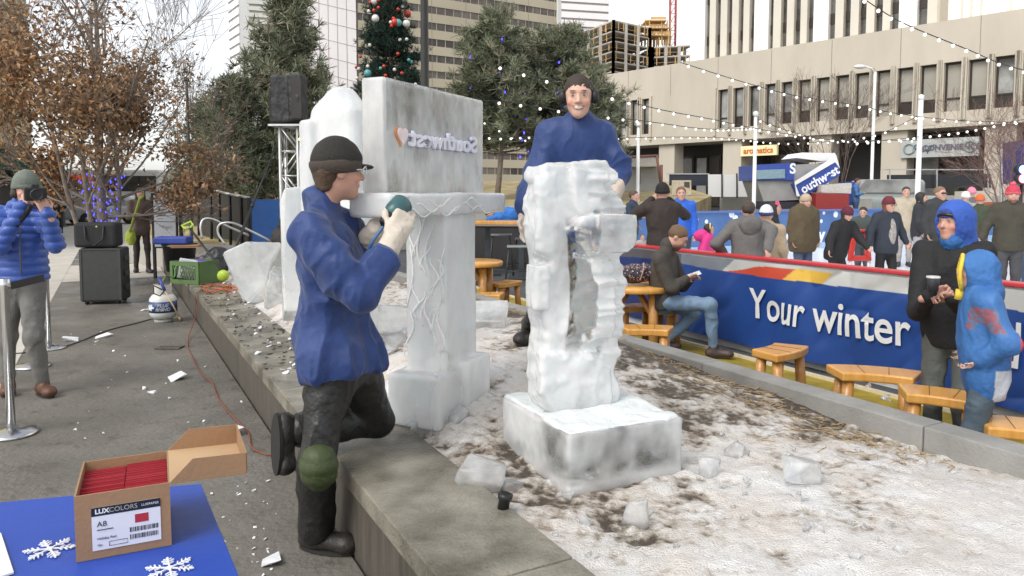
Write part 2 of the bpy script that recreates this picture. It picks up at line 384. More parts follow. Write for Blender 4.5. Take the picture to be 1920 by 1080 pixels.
# ---- planter ground: soil, trampled snow and ice shavings, one height field
ss = np.concatenate([np.arange(-6.4, -2.6, .045), np.arange(-2.6, 3.2, .016), np.arange(3.2, 12.7, .06)]); tt = np.arange(.425, 2.761, .0165)
S_, T_ = np.meshgrid(ss, tt, indexing='ij'); Pp = np.stack([S_, T_, 0 * S_], -1)
def sst(x, a, b): q = np.clip((x - a) / (b - a), 0, 1); return q * q * (3 - 2 * q)
def bed_base(s, t):
    return .325 + .185 * sst(s, -.75, 1.0) * sst(t, .4, .8) * (1 - .6 * sst(s, 3.5, 7)) - .085 * sst(t, 2.1, 2.7) - .10 * sst(t, 2.2, 2.7) * sst(s, -.3, .6)
n1, n2, n3, n4, n5 = fbm(Pp, 1.7, 4, 3), fbm(Pp, 6.5, 4, 11), fbm(Pp, 20, 3, 23), fbm(Pp, 2.6, 5, 41), fbm(Pp, 15, 2, 77)
reg = .62 - 1.05 * sst(T_, 1.75, 2.3) * sst(S_, -.9, .0) * (1 - .5 * sst(S_, 3, 6)) + .35 * sst(-S_, .9, 1.7) + .22 * sst(-S_, .9, 2.2)
reg = reg + .10 - .30 * np.exp(-((S_ + .25) / .35) ** 2 - ((T_ - .62) / .16) ** 2) - .12 * np.exp(-((S_ + .9) / .3) ** 2 - ((T_ - 1.9) / .5) ** 2)
snow = sst(n4 * 1.0 + .6 * n2 + .75 * n3 + reg - .10, -.55, 1.05)
Zb = bed_base(S_, T_) + .022 * n1 + .009 * n2 + .007 * n3 + .008 * snow + .016 * snow * np.abs(n5)
edge = np.minimum(np.minimum(T_ - .425, 2.76 - T_) / .14, 1); Zb = np.where(T_ < .6, Zb * edge + (1 - edge) * .335, Zb)
def bed_z(x, y):
    p = Vector((x, y)) - PO; s, t = p.dot(PU), p.dot(PV)
    i = int(np.clip(np.searchsorted(ss, s), 0, len(ss) - 1)); j = int(np.clip((t - .425) / .0165, 0, len(tt) - 1)); return float(Zb[i, j])
V = np.stack([PO.x + PU.x * S_ + PV.x * T_, PO.y + PU.y * S_ + PV.y * T_, Zb], -1).reshape(-1, 3)
ni, nj = S_.shape; I = np.arange(ni * nj).reshape(ni, nj)
Q = np.stack([I[:-1, :-1], I[1:, :-1], I[1:, 1:], I[:-1, 1:]], -1).reshape(-1, 4)[:, ::-1]
def snow_mat():
    m = bpy.data.materials.new('trampled_snow'); m.use_nodes = True; nt = m.node_tree; N, L = nt.nodes, nt.links; b = N['Principled BSDF']
    at = N.new('ShaderNodeAttribute'); at.attribute_name = 'Col'; tc = N.new('ShaderNodeTexCoord')
    def noise(sc_, d=8):
        n = N.new('ShaderNodeTexNoise'); n.inputs['Scale'].default_value = sc_; n.inputs['Detail'].default_value = d; L.new(tc.outputs['Object'], n.inputs['Vector']); return n
    na, nb, nc = noise(34, 12), noise(4), noise(130, 6)
    ad = N.new('ShaderNodeMath'); ad.operation = 'MULTIPLY_ADD'; L.new(na.outputs['Fac'], ad.inputs[0]); ad.inputs[1].default_value = 1.5; ad.inputs[2].default_value = -.78
    su = N.new('ShaderNodeMath'); L.new(at.outputs['Fac'], su.inputs[0]); L.new(ad.outputs[0], su.inputs[1])
    ra = N.new('ShaderNodeValToRGB'); L.new(su.outputs[0], ra.inputs[0]); e = ra.color_ramp.elements
    e[0].position = .05; e[0].color = (.085, .066, .048, 1); e[1].position = .88; e[1].color = (.80, .79, .775, 1)
    for p, c in ((.20, (.19, .155, .12, 1)), (.36, (.40, .355, .30, 1)), (.58, (.62, .585, .54, 1))): x = e.new(p); x.color = c
    rb = N.new('ShaderNodeValToRGB'); L.new(nb.outputs['Fac'], rb.inputs[0]); rb.color_ramp.elements[0].position = .35; rb.color_ramp.elements[0].color = (.86, .80, .74, 1); rb.color_ramp.elements[1].position = .65; rb.color_ramp.elements[1].color = (1, 1, 1, 1)
    mx = N.new('ShaderNodeMix'); mx.data_type = 'RGBA'; mx.blend_type = 'MULTIPLY'; mx.inputs['Factor'].default_value = 1
    L.new(ra.outputs[0], mx.inputs['A']); L.new(rb.outputs[0], mx.inputs['B']); L.new(mx.outputs['Result'], b.inputs['Base Color'])
    b.inputs['Roughness'].default_value = .42
    bp = N.new('ShaderNodeBump'); bp.inputs['Strength'].default_value = 1.0; bp.inputs['Distance'].default_value = .016; L.new(nc.outputs['Fac'], bp.inputs['Height']); L.new(bp.outputs[0], b.inputs['Normal'])
    return m
M_bed = snow_mat()
sv = snow.reshape(-1); o = npmesh('planter_ground', V, Q, M_bed, smooth=True, col=np.stack([sv, sv, sv], 1)); tag(o, kind='structure')

# straw lying along the curb: nobody could count it
mb = MB(); r2 = random.Random(5)
for i in range(900):
    s = r2.uniform(-1.2, 5.0); t = 2.72 - abs(r2.gauss(0, .28)); 
    if t < .5: continue
    if i % 5 == 0: s = r2.uniform(.6, 4.5); t = r2.uniform(.9, 2.5)
    if i % 9 == 0: s = r2.uniform(-1.3, .3); t = r2.uniform(2.1, 2.7)
    p = PL(s, t); z = bed_z(p.x, p.y) + r2.uniform(.002, .012); a = r2.uniform(0, 6.28); l = r2.uniform(.03, .11); dz = r2.uniform(-.2, .5) * .02
    q = Vector((math.cos(a) * l, math.sin(a) * l, dz)); c0 = Vector((p.x, p.y, z))
    mb.tube([c0, c0 + q * .5 + Vector((0, 0, .004)), c0 + q], r2.uniform(.0015, .0032), 4)
tag(mb.build('straw_mulch', mat('dry_straw', (.30, .21, .11), .8, scale=30, col2=(.52, .40, .24))), 'dry straw scattered over the soil along the pale curb', 'straw', kind='stuff')

# ---- lawn terrace, retaining walls behind the rink and the patio
mb = MB()
lw = [(-4.5, 22, 0), (5.2, 22, 0), (7.2, 27, 0), (8.2, 40, 0), (-12, 40, 0), (-12, 30, 0)]
zt = lambda y: 1.14 + (y - 22) * .055
mb.add([(x, y, -.13) for x, y, _ in lw] + [(x, y, zt(y)) for x, y, _ in lw], [(0, 1, 7, 6), (1, 2, 8, 7), (2, 3, 9, 8), (3, 4, 10, 9), (4, 5, 11, 10), (5, 0, 6, 11), (6, 7, 8, 9, 10, 11)])
tag(mb.build('lawn', M_lawn), kind='structure')
def wallthing(name, label, boxes, m, cat='wall', bevel=.02):
    mb = MB()
    for c, d, rz in boxes: mb.box(c, d, rz=rz)
    return tag(mb.build(name, m, bevel=bevel), label, cat)
wallthing('retaining_wall', 'grey concrete retaining wall in front of the dry lawn under the pine trees', [((.35, 21.75, .50), (9.7, .4, 1.27), 0)], M_wallc)
wallthing('low_wall', 'low stepped concrete wall in front of the shop building beside the white panels', [((10.6, 30.0, .9), (4.4, .5, 1.9), -.75 + .75), ((13.6, 30.6, .62), (5.5, .5, 1.35), 0)], M_wallc)

mb = MB()
for i in range(240):
    s = r2.uniform(1.6, 9); t = r2.uniform(.02, .43); l = r2.uniform(.008, .026); a = r2.uniform(0, 6.28); p = PL(s, t, .3635); d = Vector((math.cos(a), math.sin(a), 0)) * l; n = Vector((-d.y, d.x, 0)) * r2.uniform(.3, .7); mb.prism([p - d, p + n, p + d, p - n], (0, 0, r2.uniform(.002, .006)))
tag(mb.build('leaf_litter', mat('dark_litter', (.035, .026, .018), .7, scale=20, col2=(.10, .07, .045))), 'dark bits of leaf and dirt on the far part of the stone cap', 'litter', kind='stuff')
# ================================================================== BUILDINGS
M_beige = mat('beige_concrete', (.53, .475, .385), .85, scale=.35, var=.10, bump=.1, bscale=6, detail=9, stretch=(1, 1, .35))
M_glass = mat('dark_window_glass', (.035, .033, .03), .08, scale=.25, col2=(.16, .15, .135), thr=(.4, .62))
M_glassl = mat('pale_window_glass', (.13, .13, .12), .12, scale=.35, col2=(.42, .42, .40), thr=(.4, .6))
M_bronze = mat('bronze_frame', (.045, .035, .028), .4, metal=.3)
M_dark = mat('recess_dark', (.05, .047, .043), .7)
M_white = mat('white_panel', (.80, .79, .76), .5, var=.04, scale=.3)
# --- long low beige building with the overhanging upper floor
A_ = Vector((14.6, 60.0)); ER = Vector((.6525, -.7578)); EI = Vector((.7578, .6525))
def SB(a, b, z): p = A_ + ER * a + EI * b; return Vector((p.x, p.y, z))
def sax(px, b=0.0):
    q = (px - 960) / FPX; o = A_ + EI * b
    return (q * o.y - o.x) / (ER.x - q * ER.y)
RZB = math.atan2(ER.y, ER.x)
sbo = SB(0, 0, 0)
sb = empty('storefront_building', sbo, 'long low beige concrete building with a row of tall upper windows over dark shopfronts', 'building')
def sbox(mb, a0, a1, b0, b1, z0, z1):
    return mb.hexa([SB(a0, b0, z0), SB(a1, b0, z0), SB(a1, b1, z0), SB(a0, b1, z0)], [SB(a0, b0, z1), SB(a1, b0, z1), SB(a1, b1, z1), SB(a0, b1, z1)])
A0, A1 = -17.0, 46.0
mb = MB(); sbox(mb, A0, A1, 0, 30, 9.42, 11.95); sbox(mb, A0, A1, .0, 30, 5.5, 6.45)
part_at(mb, sbo).build('wall', M_beige, sb)
for k in range(14): mb = MB(); sbox(mb, A0 + 4.5 * k + 1.0, A0 + 4.5 * k + 1.035, -.012, -.001, 9.43, 11.9); part_at(mb, sbo).build('panel_joint', mat('joint', (.27, .24, .2), .9), sb)

wpx = [(1157, 1172), (1180, 1192), (1201, 1214), (1342, 1360), (1370, 1389), (1399, 1418), (1429, 1448), (1459, 1479), (1490, 1514), (1524, 1548), (1559, 1584), (1595, 1621), (1634, 1660), (1673, 1702), (1715, 1745), (1759, 1791), (1804, 1839), (1853, 1889), (1905, 1945)]
edges = []
M_blind = mat('roller_blind', (.36, .34, .29), .8, scale=.5, var=.08)
for i, (a, b) in enumerate(wpx):
    a, b = sax(a), sax(b); edges.append((a, b))
    mb = MB(); sbox(mb, a, b, .38, .42, 6.45, 9.42); wn = part_at(mb, sbo).build('window', M_blind if 8 <= i < 17 else M_glassl, sb)
    mb = MB(); sbox(mb, a, a + .1, .30, .375, 6.45, 9.42); sbox(mb, b - .1, b, .30, .375, 6.45, 9.42); sbox(mb, a + .1, b - .1, .30, .375, 7.2, 7.3); sbox(mb, a + .1, b - .1, .30, .375, 9.3, 9.42); sbox(mb, a + .1, b - .1, .34, .36, 6.45, 7.2) if i % 3 else None
    part_at(mb, sbo).build('window_frame', M_bronze, wn)
mb = MB(); prev = A0
for a, b in edges + [(A1, A1)]:
    if a > prev: sbox(mb, prev, a, 0.0 if a - prev > 2.5 else .004, .43, 6.45, 9.42)
    prev = b
part_at(mb, sbo).build('pier', M_beige, sb)
for (a, b) in edges:
    for q0, q1 in ((a - .34, a - .12), (b + .12, b + .34)): mb = MB(); sbox(mb, q0, q1, -.14, -.002, 5.9, 9.6); part_at(mb, sbo).build('pilaster', M_beige, sb)
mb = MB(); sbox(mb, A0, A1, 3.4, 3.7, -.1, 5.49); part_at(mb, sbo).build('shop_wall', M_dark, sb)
for px in (1244, 1366, 1530, 1668, 1866):
    a = sax(px); mb = MB(); sbox(mb, a - .8, a + .8, .3, 1.5, -.1, 5.495); part_at(mb, sbo).build('column', M_beige, sb)
for p0, p1, c in ((1262, 1300, M_glass), (1304, 1326, M_glassl), (1328, 1350, M_bronze), (1392, 1412, M_glass), (1414, 1440, M_glass), (1450, 1490, M_glass), (1676, 1715, M_glass), (1720, 1760, M_glassl), (1765, 1800, M_glass), (1804, 1850, M_glass)):
    a, b = sax(p0, 3.3), sax(p1, 3.3); mb = MB(); sbox(mb, a, b, 3.25, 3.39, .4, 4.6); f = part_at(mb, sbo).build('shop_window', M_bronze, sb)
    mb = MB(); sbox(mb, a + .12, b - .12, 3.2, 3.245, .6, 4.4); part_at(mb, sbo).build('pane', c, f)
def textmesh(body, size, mat_, name='lettering', ext=.01, bold=.0, align='CENTER', mirror=False, shear=0.0, space=1.0):
    cu = bpy.data.curves.new(name, 'FONT'); cu.body = body; cu.size = size; cu.extrude = ext; cu.offset = bold; cu.align_x = align; cu.align_y = 'CENTER'; cu.shear = shear; cu.space_character = space
    o = bpy.data.objects.new('tmp', cu); COL.objects.link(o)
    dg = bpy.context.evaluated_depsgraph_get(); me = bpy.data.meshes.new_from_object(o.evaluated_get(dg)); bpy.data.objects.remove(o); bpy.data.curves.remove(cu)
    me.name = name
    if mirror:
        for v in me.vertices: v.co.x *= -1
        me.flip_normals()
    me.materials.clear(); me.materials.append(mat_); return me
def place_text(me, name, parent, origin, right, up, root=(0, 0, 0)):
    right = Vector(right).normalized(); up = Vector(up).normalized(); n = right.cross(up); Mx = Matrix((right, up, n)).transposed()
    o_ = Vector(origin) - Vector(root)
    for v in me.vertices: v.co = Mx @ v.co + o_
    return link(name, me, None, parent)
ER3 = Vector((ER.x, ER.y, 0)); UP = Vector((0, 0, 1)); EI3 = Vector((EI.x, EI.y, 0))
# shop signs (each a thing)
def shop_sign(label, px0, px1, b, z0, z1, face, parts, strip=None):
    a, c = sax(px0, b), sax(px1, b); o = SB((a + c) / 2, b, z0)
    t = empty('shop_sign', o, label, 'sign')
    mb = MB(); sbox(mb, a, c, b, b + .25, z0, z1); part_at(mb, o).build('sign_board', face, t)
    for body, frac, size, m_ in parts:
        me = textmesh(body, size, m_, ext=.02, bold=.012); place_text(me, 'lettering', t, SB(a + (c - a) * frac, b - .03, (z0 + z1) / 2), ER3, UP, o)
    return t, a, c, o
M_lit = mat('lit_cream_sign', (.8, .68, .40), .5, var=.05, emit=(1, .78, .42), estr=.12)
M_orange = mat('orange_letter', (.62, .17, .03), .5); M_slate = mat('slate_letter', (.12, .13, .17), .6)
shop_sign('small lit cream shop sign with orange lettering on the beige building', 1386, 1453, .1, 4.25, 5.0, M_lit, [('aromatics', .5, .62, M_orange)])
t_, a_, c_, o_ = shop_sign('wide grey shop sign reading CONVENIENCE under the overhang', 1684, 1829, .1, 3.72, 4.85, mat('grey_sign', (.42, .43, .41), .6, var=.1, scale=.6), [('CONVENIENCE', .66, .47, M_slate)])
mb = MB(); base = SB(a_ + (c_ - a_) * .30, .06, 4.3)
for k, pts in enumerate([[(-.75, -.2), (-.6, .25), (-.35, .3), (-.3, .05), (-.6, 0), (-.3, -.25)], [(-.2, -.2), (-.05, .1), (.1, -.1), (0, -.25), (.15, -.2)], [(.2, .1), (.3, -.25), (.5, .1), (.35, -.4), (.7, .15), (.9, .25)]]):
    mb.tube([base + ER3 * x * .75 + UP * z * .8 for x, z in pts], .04, 5)
part_at(mb, o_).build('script_mark', M_slate, t_)
for f_ in (.12, .9): mb = MB(); mb.tube([SB(a_ + (c_ - a_) * f_, .06, 4.28) + ER3 * (.32 * math.cos(q * .52)) + UP * (.32 * math.sin(q * .52)) for q in range(13)], .05, 5); part_at(mb, o_).build('round_mark', mat('sage_mark', (.25, .33, .33), .7), t_)

# --- slab tower standing behind its roof: white piers, bronze window strips
B_ = 7.0; tb = empty('tower', SB(0, B_, 0), 'tall white piered office tower with dark vertical window strips above the beige building', 'tower')
to = tb.location.copy(); aL, aR = sax(1289, B_), sax(1742, B_)
mb = MB(); sbox(mb, aL, aR, B_ + .5, B_ + 18, 11.96, 75); part_at(mb, to).build('wall', M_beige, tb)
tw = [(1315, 1324), (1335, 1344), (1356, 1365), (1377, 1386), (1397, 1406), (1432, 1441), (1455, 1466), (1479, 1491), (1503, 1515), (1542, 1555), (1570, 1583), (1598, 1612), (1627, 1642), (1656, 1672), (1705, 1724)]
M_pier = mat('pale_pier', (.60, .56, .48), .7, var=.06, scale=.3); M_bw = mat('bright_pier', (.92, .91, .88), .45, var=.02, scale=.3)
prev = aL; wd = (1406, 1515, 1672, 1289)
pw_ = 1289
for p0, p1 in tw + [(1742, 1742)]:
    a, b = sax(p0, B_), sax(p1, B_)
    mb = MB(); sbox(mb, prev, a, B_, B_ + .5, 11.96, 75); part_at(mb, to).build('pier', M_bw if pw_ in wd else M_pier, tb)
    if b > a:
        mb = MB(); sbox(mb, a, b, B_ + .42, B_ + .49, 11.96, 75); wn = part_at(mb, to).build('window', M_glass, tb)
        for k in range(2): mb = MB(); sbox(mb, a, b, B_ + .36, B_ + .415, 14.6 + 3.6 * k, 15.4 + 3.6 * k); part_at(mb, to).build('spandrel', M_bronze, wn)
    prev = b; pw_ = p1
wt = empty('white_building', SB(sax(1744, 9), 9, 0), 'bright white slab building with thin seams at the upper right', 'building')
mb = MB(); aa = sax(1744, 9); sbox(mb, aa, aa + 40, 9, 25, 11.96, 70); part_at(mb, wt.location).build('wall', M_bw, wt)
mb = MB()
for px in (1786, 1803, 1821, 1875): a = sax(px, 9); sbox(mb, a, a + .14, 8.96, 8.998, 11.96, 70)
part_at(mb, wt.location).build('seam', mat('seam', (.66, .6, .5), .6), wt)

# --- generic banded tower on an arbitrary facade line
def banded(name, label, p0, p1, depth, z0, z1, fh, wh, mw, mg, cat='building', mull=0.0, per_part=True, side=None, sideglass=None):
    p0, p1 = Vector(p0), Vector(p1); e = (p1 - p0); Lh = e.length; e.normalize(); n = Vector((-e.y, e.x))
    if n.y < 0: n = -n
    pt = lambda a, b, z: Vector((p0.x + e.x * a + n.x * b, p0.y + e.y * a + n.y * b, z))
    def bx(mb, a0, a1, b0, b1, za, zb): return mb.hexa([pt(a0, b0, za), pt(a1, b0, za), pt(a1, b1, za), pt(a0, b1, za)], [pt(a0, b0, zb), pt(a1, b0, zb), pt(a1, b1, zb), pt(a0, b1, zb)])
    o = pt(0, 0, 0); t = empty(name, o, label, cat)
    mb = MB(); bx(mb, 0, Lh, .3, depth, z0, z1); part_at(mb, o).build('wall', mw, t)
    z = z0; ms = MB()
    while z < z1:
        bx(ms, -.05, Lh + .05, 0, .29, z, min(z + fh - wh, z1)); bx(ms, -.05, .29, .30, depth, z, min(z + fh - wh, z1)) if side else None
        mb = MB(); bx(mb, 0, Lh, .22, .285, z + fh - wh, z + fh)
        wn = part_at(mb, o).build('window', mg, t)
        if mull:
            mb = MB(); a = mull / 2
            while a < Lh: bx(mb, a - .07, a + .07, .12, .215, z + fh - wh, z + fh); a += mull
            part_at(mb, o).build('mullion', mw, wn)
        z += fh
    part_at(ms, o).build('floor_band', mw, t)
    return t, pt, o, bx
M_tan = mat('tan_spandrel', (.56, .49, .36), .8, var=.10, scale=.05, detail=3)
M_gl2 = mat('brown_ribbon_glass', (.06, .045, .035), .1, scale=.12, col2=(.20, .17, .14), thr=(.42, .6))
t, pt, o, bx = banded('office_building', 'wide tan office building with ribbon windows behind the decorated tree', (-35.6, 176), (12.2, 207), 6, 4, 66, 3.9, 1.75, M_tan, M_gl2, mull=2.4)
mb = MB()
for a in (9.5, 19, 28.6, 38, 47.6): bx(mb, a - .05, a + .05, -.03, -.002, 4, 66)
part_at(mb, o).build('seam', mat('tan_seam', (.3, .26, .2), .8), t)
mb = MB(); bx(mb, 56.97, 58.2, -.4, 3, 4, 66); part_at(mb, o).build('corner_pier', M_white, t)
M_strip = mat('rosy_strip', (.33, .27, .27), .5, var=.1, scale=.1)
banded('striped_tower', 'pale tower with thin rosy stripes rising behind the construction frame', (18.2, 300), (38.8, 305), 30, 20, 100, 3.15, .85, M_bw, M_strip)
banded('white_tower', 'tall white tower with thin window slots at the upper left behind the pine', (-91.5, 245), (-84.5, 235), 30, 10, 75, 2.9, .8, M_bw, M_strip)
banded('white_tower', 'grey green banded tower face beside the white tower at the upper left', (-84.0, 236), (-70.5, 240), 30, 10, 75, 2.0, .75, mat('pale_green_band', (.66, .68, .60), .6), M_strip)
# pale sheet-like building with seams
gb = empty('glass_building', (-60, 190, 0), 'pale pinkish building with fine panel seams and no windows left of the tan offices', 'building')
mb = MB(); mb.hexa([(-52.5, 182, 0), (-36.0, 175.4, 0), (-36.5, 200, 0), (-56, 205, 0)], [(-52.5, 182, 68), (-36.0, 175.4, 68), (-36.5, 200, 68), (-56, 205, 68)])
part_at(mb, gb.location).build('wall', mat('pinkish_panel', (.62, .585, .575), .35, var=.07, scale=.06), gb)
mb = MB(); pa, pb = Vector((-52.5, 182, 0)), Vector((-36.0, 175.4, 0)); nn = Vector((-.37, -.93, 0)) * .06
for k in range(1, 7): q = pa.lerp(pb, k / 7); mb.tube([q + nn, q + nn + Vector((0, 0, 68))], .07, 4)
for k in range(1, 18): z = Vector((0, 0, 4 * k)); mb.tube([pa + nn + z, pb + nn + z - Vector((0, 0, 5))], .05, 4)
mb.tube([pa + nn, pa + nn + Vector((0, 0, 68))], .5, 4)
part_at(mb, gb.location).build('seam', mat('panel_seam', (.42, .37, .37), .6), gb)
# --- unfinished concrete frame
M_slab = mat('raw_slab', (.50, .46, .40), .9, var=.2, scale=.1); M_orangew = mat('plywood_form', (.62, .40, .17), .8, var=.3, scale=.4); M_inner = mat('dark_core', (.20, .18, .165), .9, var=.4, scale=.15, detail=3)  # the core gets a darker, blotchier tone than the slabs
def frame_tower(label, c, l, r, back, ztop, fh, nfl, ncl, ncr):
    c, l, r = [Vector((p[0], p[1], 0)) for p in (c, l, r)]; t = empty('construction_frame', c, label, 'building'); o = t.location.copy()
    q = l + r - c
    for k in range(nfl):
        z = ztop - fh * k; mb = MB(); mb.hexa([p + Vector((0, 0, z - .45)) for p in (c, r, q, l)], [p + Vector((0, 0, z)) for p in (c, r, q, l)])
        part_at(mb, o).build('floor_slab', M_slab, t)
    mb = MB()
    for a, b, n in ((c, l, ncl), (c, r, ncr), (l, q, ncr), (r, q, ncl)):
        for i in range(n + 1): p = a.lerp(b, i / n); mb.box(p + Vector((0, 0, ztop / 2 + 5)), (.95, .95, ztop - 10.5 + .4))
    part_at(mb, o).build('column', M_slab, t)
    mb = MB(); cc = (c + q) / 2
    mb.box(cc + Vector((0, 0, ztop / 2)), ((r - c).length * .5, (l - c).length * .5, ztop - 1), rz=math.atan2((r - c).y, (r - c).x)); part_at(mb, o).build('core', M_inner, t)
    r3 = random.Random(int(ztop * 7)); sp_ = None
    for a, b in ((c, l), (c, r)):
        for i in range(26):
            p = a.lerp(b, r3.random()); z = ztop - fh * r3.choice([0, 0, 1, 2, 3]) - fh
            if sp_ is None: sp_ = MB().box((0, 0, 0), (.25, .25, fh - .5)).build('shoring_post', M_orangew, t); q_ = sp_
            else: q_ = sp_.copy(); COL.objects.link(q_)
            q_.location = p + Vector((0, 0, z + fh / 2)) - o
    mb = MB()
    for a, b in ((c, l), (c, r)):
        for k in range(1, nfl): z = ztop - fh * k; mb.tube([a + Vector((0, 0, z + 1.1)), b + Vector((0, 0, z + 1.1))], .08, 4)
    part_at(mb, o).build('guard_rail', M_orangew, t)
    return t
frame_tower('unfinished concrete building frame with plywood shoring beside the big pine', (33.4, 250), (20, 280), (47.5, 262), 0, 58, 3.3, 13, 4, 3)
frame_tower('second unfinished concrete frame right under the red crane', (48.5, 262), (44, 290), (61.5, 258), 0, 51.5, 3.3, 12, 4, 3)
fw = empty('formwork_deck', (50, 268, 53), 'orange plywood formwork and scaffold on top of the unfinished frame', 'scaffold')
mb = MB(); r3 = random.Random(3)
for i in range(46): x, y = r3.uniform(-6, 6), r3.uniform(-5, 5); h_ = r3.uniform(2, 9); mb.box((x, y, h_ / 2), (.25, .25, h_))
for z in (3, 5.5, 8): mb.box((0, 0, z), (13 - z * .7, 8, .35)); mb.box((1, -3, z + 1), (10 - z * .6, .2, .9))
mb.build('scaffold', M_orangew, fw)
cr = empty('tower_crane', (57.5, 272, 50), 'red lattice tower crane above the unfinished building', 'crane'); M_red = mat('crane_red', (.55, .13, .10), .6)
mb = MB()
for dx in (-1, 1):
    for dy in (-1, 1): mb.tube([(dx, dy, 0), (dx, dy, 40)], .2, 4)
for k in range(13):
    z = 3 * k; mb.tube([(-1, -1, z), (1, -1, z + 3)], .12, 4); mb.tube([(1, 1, z), (1, -1, z + 3)], .12, 4); mb.tube([(-1, 1, z), (-1, -1, z + 3)], .12, 4); mb.tube([(1, -1, z), (-1, -1, z)], .12, 4)
mb.build('mast', M_red, cr)
mb = MB(); mb.box((-6, 0, 22), (8.5, 2.4, 2.4))
for k in range(10): mb.tube([(-14 + 2 * k, -1, 24), (-13 + 2 * k, -1, 26), (-12 + 2 * k, -1, 24)], .15, 4)
mb.build('counter_jib', M_red, cr)

# --- cream building with awning along the sidewalk at the left
M_crm = mat('cream_stucco', (.74, .66, .49), .85, var=.08, scale=1.0, bump=.15, bscale=25); TB = -5.0
lb = empty('cream_building', PL(30, TB, 0), 'cream street building with tall sash windows at the left edge', 'building'); lo = lb.location.copy()
def lbx(mb, s0, s1, d0, d1, z0, z1): return mb.hexa([PL(s0, TB - d0, z0), PL(s1, TB - d0, z0), PL(s1, TB - d1, z0), PL(s0, TB - d1, z0)], [PL(s0, TB - d0, z1), PL(s1, TB - d0, z1), PL(s1, TB - d1, z1), PL(s0, TB - d1, z1)])
mb = MB(); lbx(mb, 22, 52, .25, 12, -.1, 18); part_at(mb, lo).build('wall', M_crm, lb)
for k, s in enumerate(np.arange(23, 51, 2.9)):
    for z in (3.6, 7.4, 11.2):
        mb = MB(); lbx(mb, s, s + 1.5, .10, .24, z, z + 2.7); wn = part_at(mb, lo).build('window', mat('w', (.10, .13, .15), .15) if k + z == 3.6 else M_glassl, lb)
        mb = MB(); lbx(mb, s - .15, s, 0, .24, z, z + 2.7); lbx(mb, s + 1.5, s + 1.65, 0, .24, z, z + 2.7); lbx(mb, s, s + 1.5, .0, .098, z + 1.3, z + 1.42); lbx(mb, s - .25, s + 1.75, -.1, .24, z - .22, z - .002); lbx(mb, s - .25, s + 1.75, -.12, .24, z + 2.702, z + 3.0)
        part_at(mb, lo).build('window_frame', M_crm, wn)
mb = MB(); lbx(mb, 22, 52, .05, .249, .1, 2.9); part_at(mb, lo).build('shop_front', M_dark, lb)
aw = empty('awning', PL(32, TB, 3), 'dark green canvas awning over the sidewalk', 'awning'); ao = aw.location.copy()
mb = MB()
for s in (30, 35.5, 41):
    a = [PL(s, TB - .02, 3.5), PL(s, TB + 1.5, 2.75), PL(s, TB + 1.5, 2.4), PL(s, TB - .02, 2.4)]; mb.prism(a, PL(s + 4.6, 0) - PL(s, 0))
part_at(mb, ao).build('canvas', mat('green_canvas', (.012, .10, .065), .7, var=.15, scale=3), aw)
# ================================================================== TREES
def rot_about(v, ax, a): return Matrix.Rotation(a, 3, ax) @ v
def leafmesh(name, C, size, cols, mat_, parent, org, seed, ar=.55, bend=.25):
    rs = np.random.RandomState(seed); n = len(C); C = np.asarray(C, float)
    a = rs.normal(size=(n, 3)); a /= np.linalg.norm(a, axis=1)[:, None]
    b = np.cross(a, rs.normal(size=(n, 3))); b /= np.linalg.norm(b, axis=1)[:, None]; c = np.cross(a, b)
    sz = size * rs.uniform(.55, 1.25, n)[:, None]
    V = np.stack([C - a * sz * .5, C + b * sz * ar * .5 + c * sz * bend, C + a * sz * .5, C - b * sz * ar * .5 + c * sz * bend], 1).reshape(-1, 3)
    Q = np.arange(4 * n).reshape(n, 4); cl = np.asarray(cols)[rs.randint(0, len(cols), n)] * rs.uniform(.7, 1.25, n)[:, None]
    return npmesh(name, V, Q, mat_, parent, org, smooth=False, col=np.repeat(cl, 4, 0))
M_leafc = mat('leaf_vary', (1, 1, 1), .8, var=.0, attr='Col')
M_bark = mat('grey_bark', (.16, .13, .105), .9, scale=14, col2=(.29, .245, .20), bump=.5, bscale=60)
M_twig = mat('grey_twig', (.17, .14, .12), .9, var=.2)
def grow(mb, p, d, L, r, lvl, rr, tips, maxl, spread=.55, up=.12, kink=.12, nseg=5, kidsn=(4, 7)):
    pts = [p.copy()]; dd = d.normalized(); rs_ = [r]
    for i in range(nseg):
        dd = (dd + Vector((rr.gauss(0, kink), rr.gauss(0, kink), rr.gauss(0, kink) + up))).normalized()
        pts.append(pts[-1] + dd * L / nseg); rs_.append(r * (1 - .75 * (i + 1) / nseg))
    mb.tube(pts, [max(x, .0035) for x in rs_], 7 if lvl == 0 else 5 if lvl == 1 else 3, caps=False)
    if lvl >= 1: tips += [(pts[k].copy(), lvl) for k in range(1, nseg + 1)]
    if lvl < maxl:
        for k in range(rr.randint(*kidsn)):
            f = rr.uniform(.28, 1); i = min(int(f * nseg), nseg - 1); q = pts[i].lerp(pts[i + 1], f * nseg - i)
            ax = Vector((rr.gauss(0, 1), rr.gauss(0, 1), rr.gauss(0, .6))); t = (pts[i + 1] - pts[i]).normalized(); ax = (ax - t * ax.dot(t)).normalized()
            nd = (t + ax * rr.uniform(spread * .7, spread * 1.5)).normalized()
            grow(mb, q, nd, L * rr.uniform(.42, .62) * (1.15 - .4 * f), r * (1 - .7 * f) * .55, lvl + 1, rr, tips, maxl, spread, up, kink, 4 if lvl == 0 else 3, kidsn)
bt = empty('leafy_tree', (-6.62, 12.1, 0), 'tree with dry brown leaves and blue lights on its stems behind the black cases', 'tree'); b0 = Vector((0, 0, 0))
rr = random.Random(21); tips = []; mb = MB()
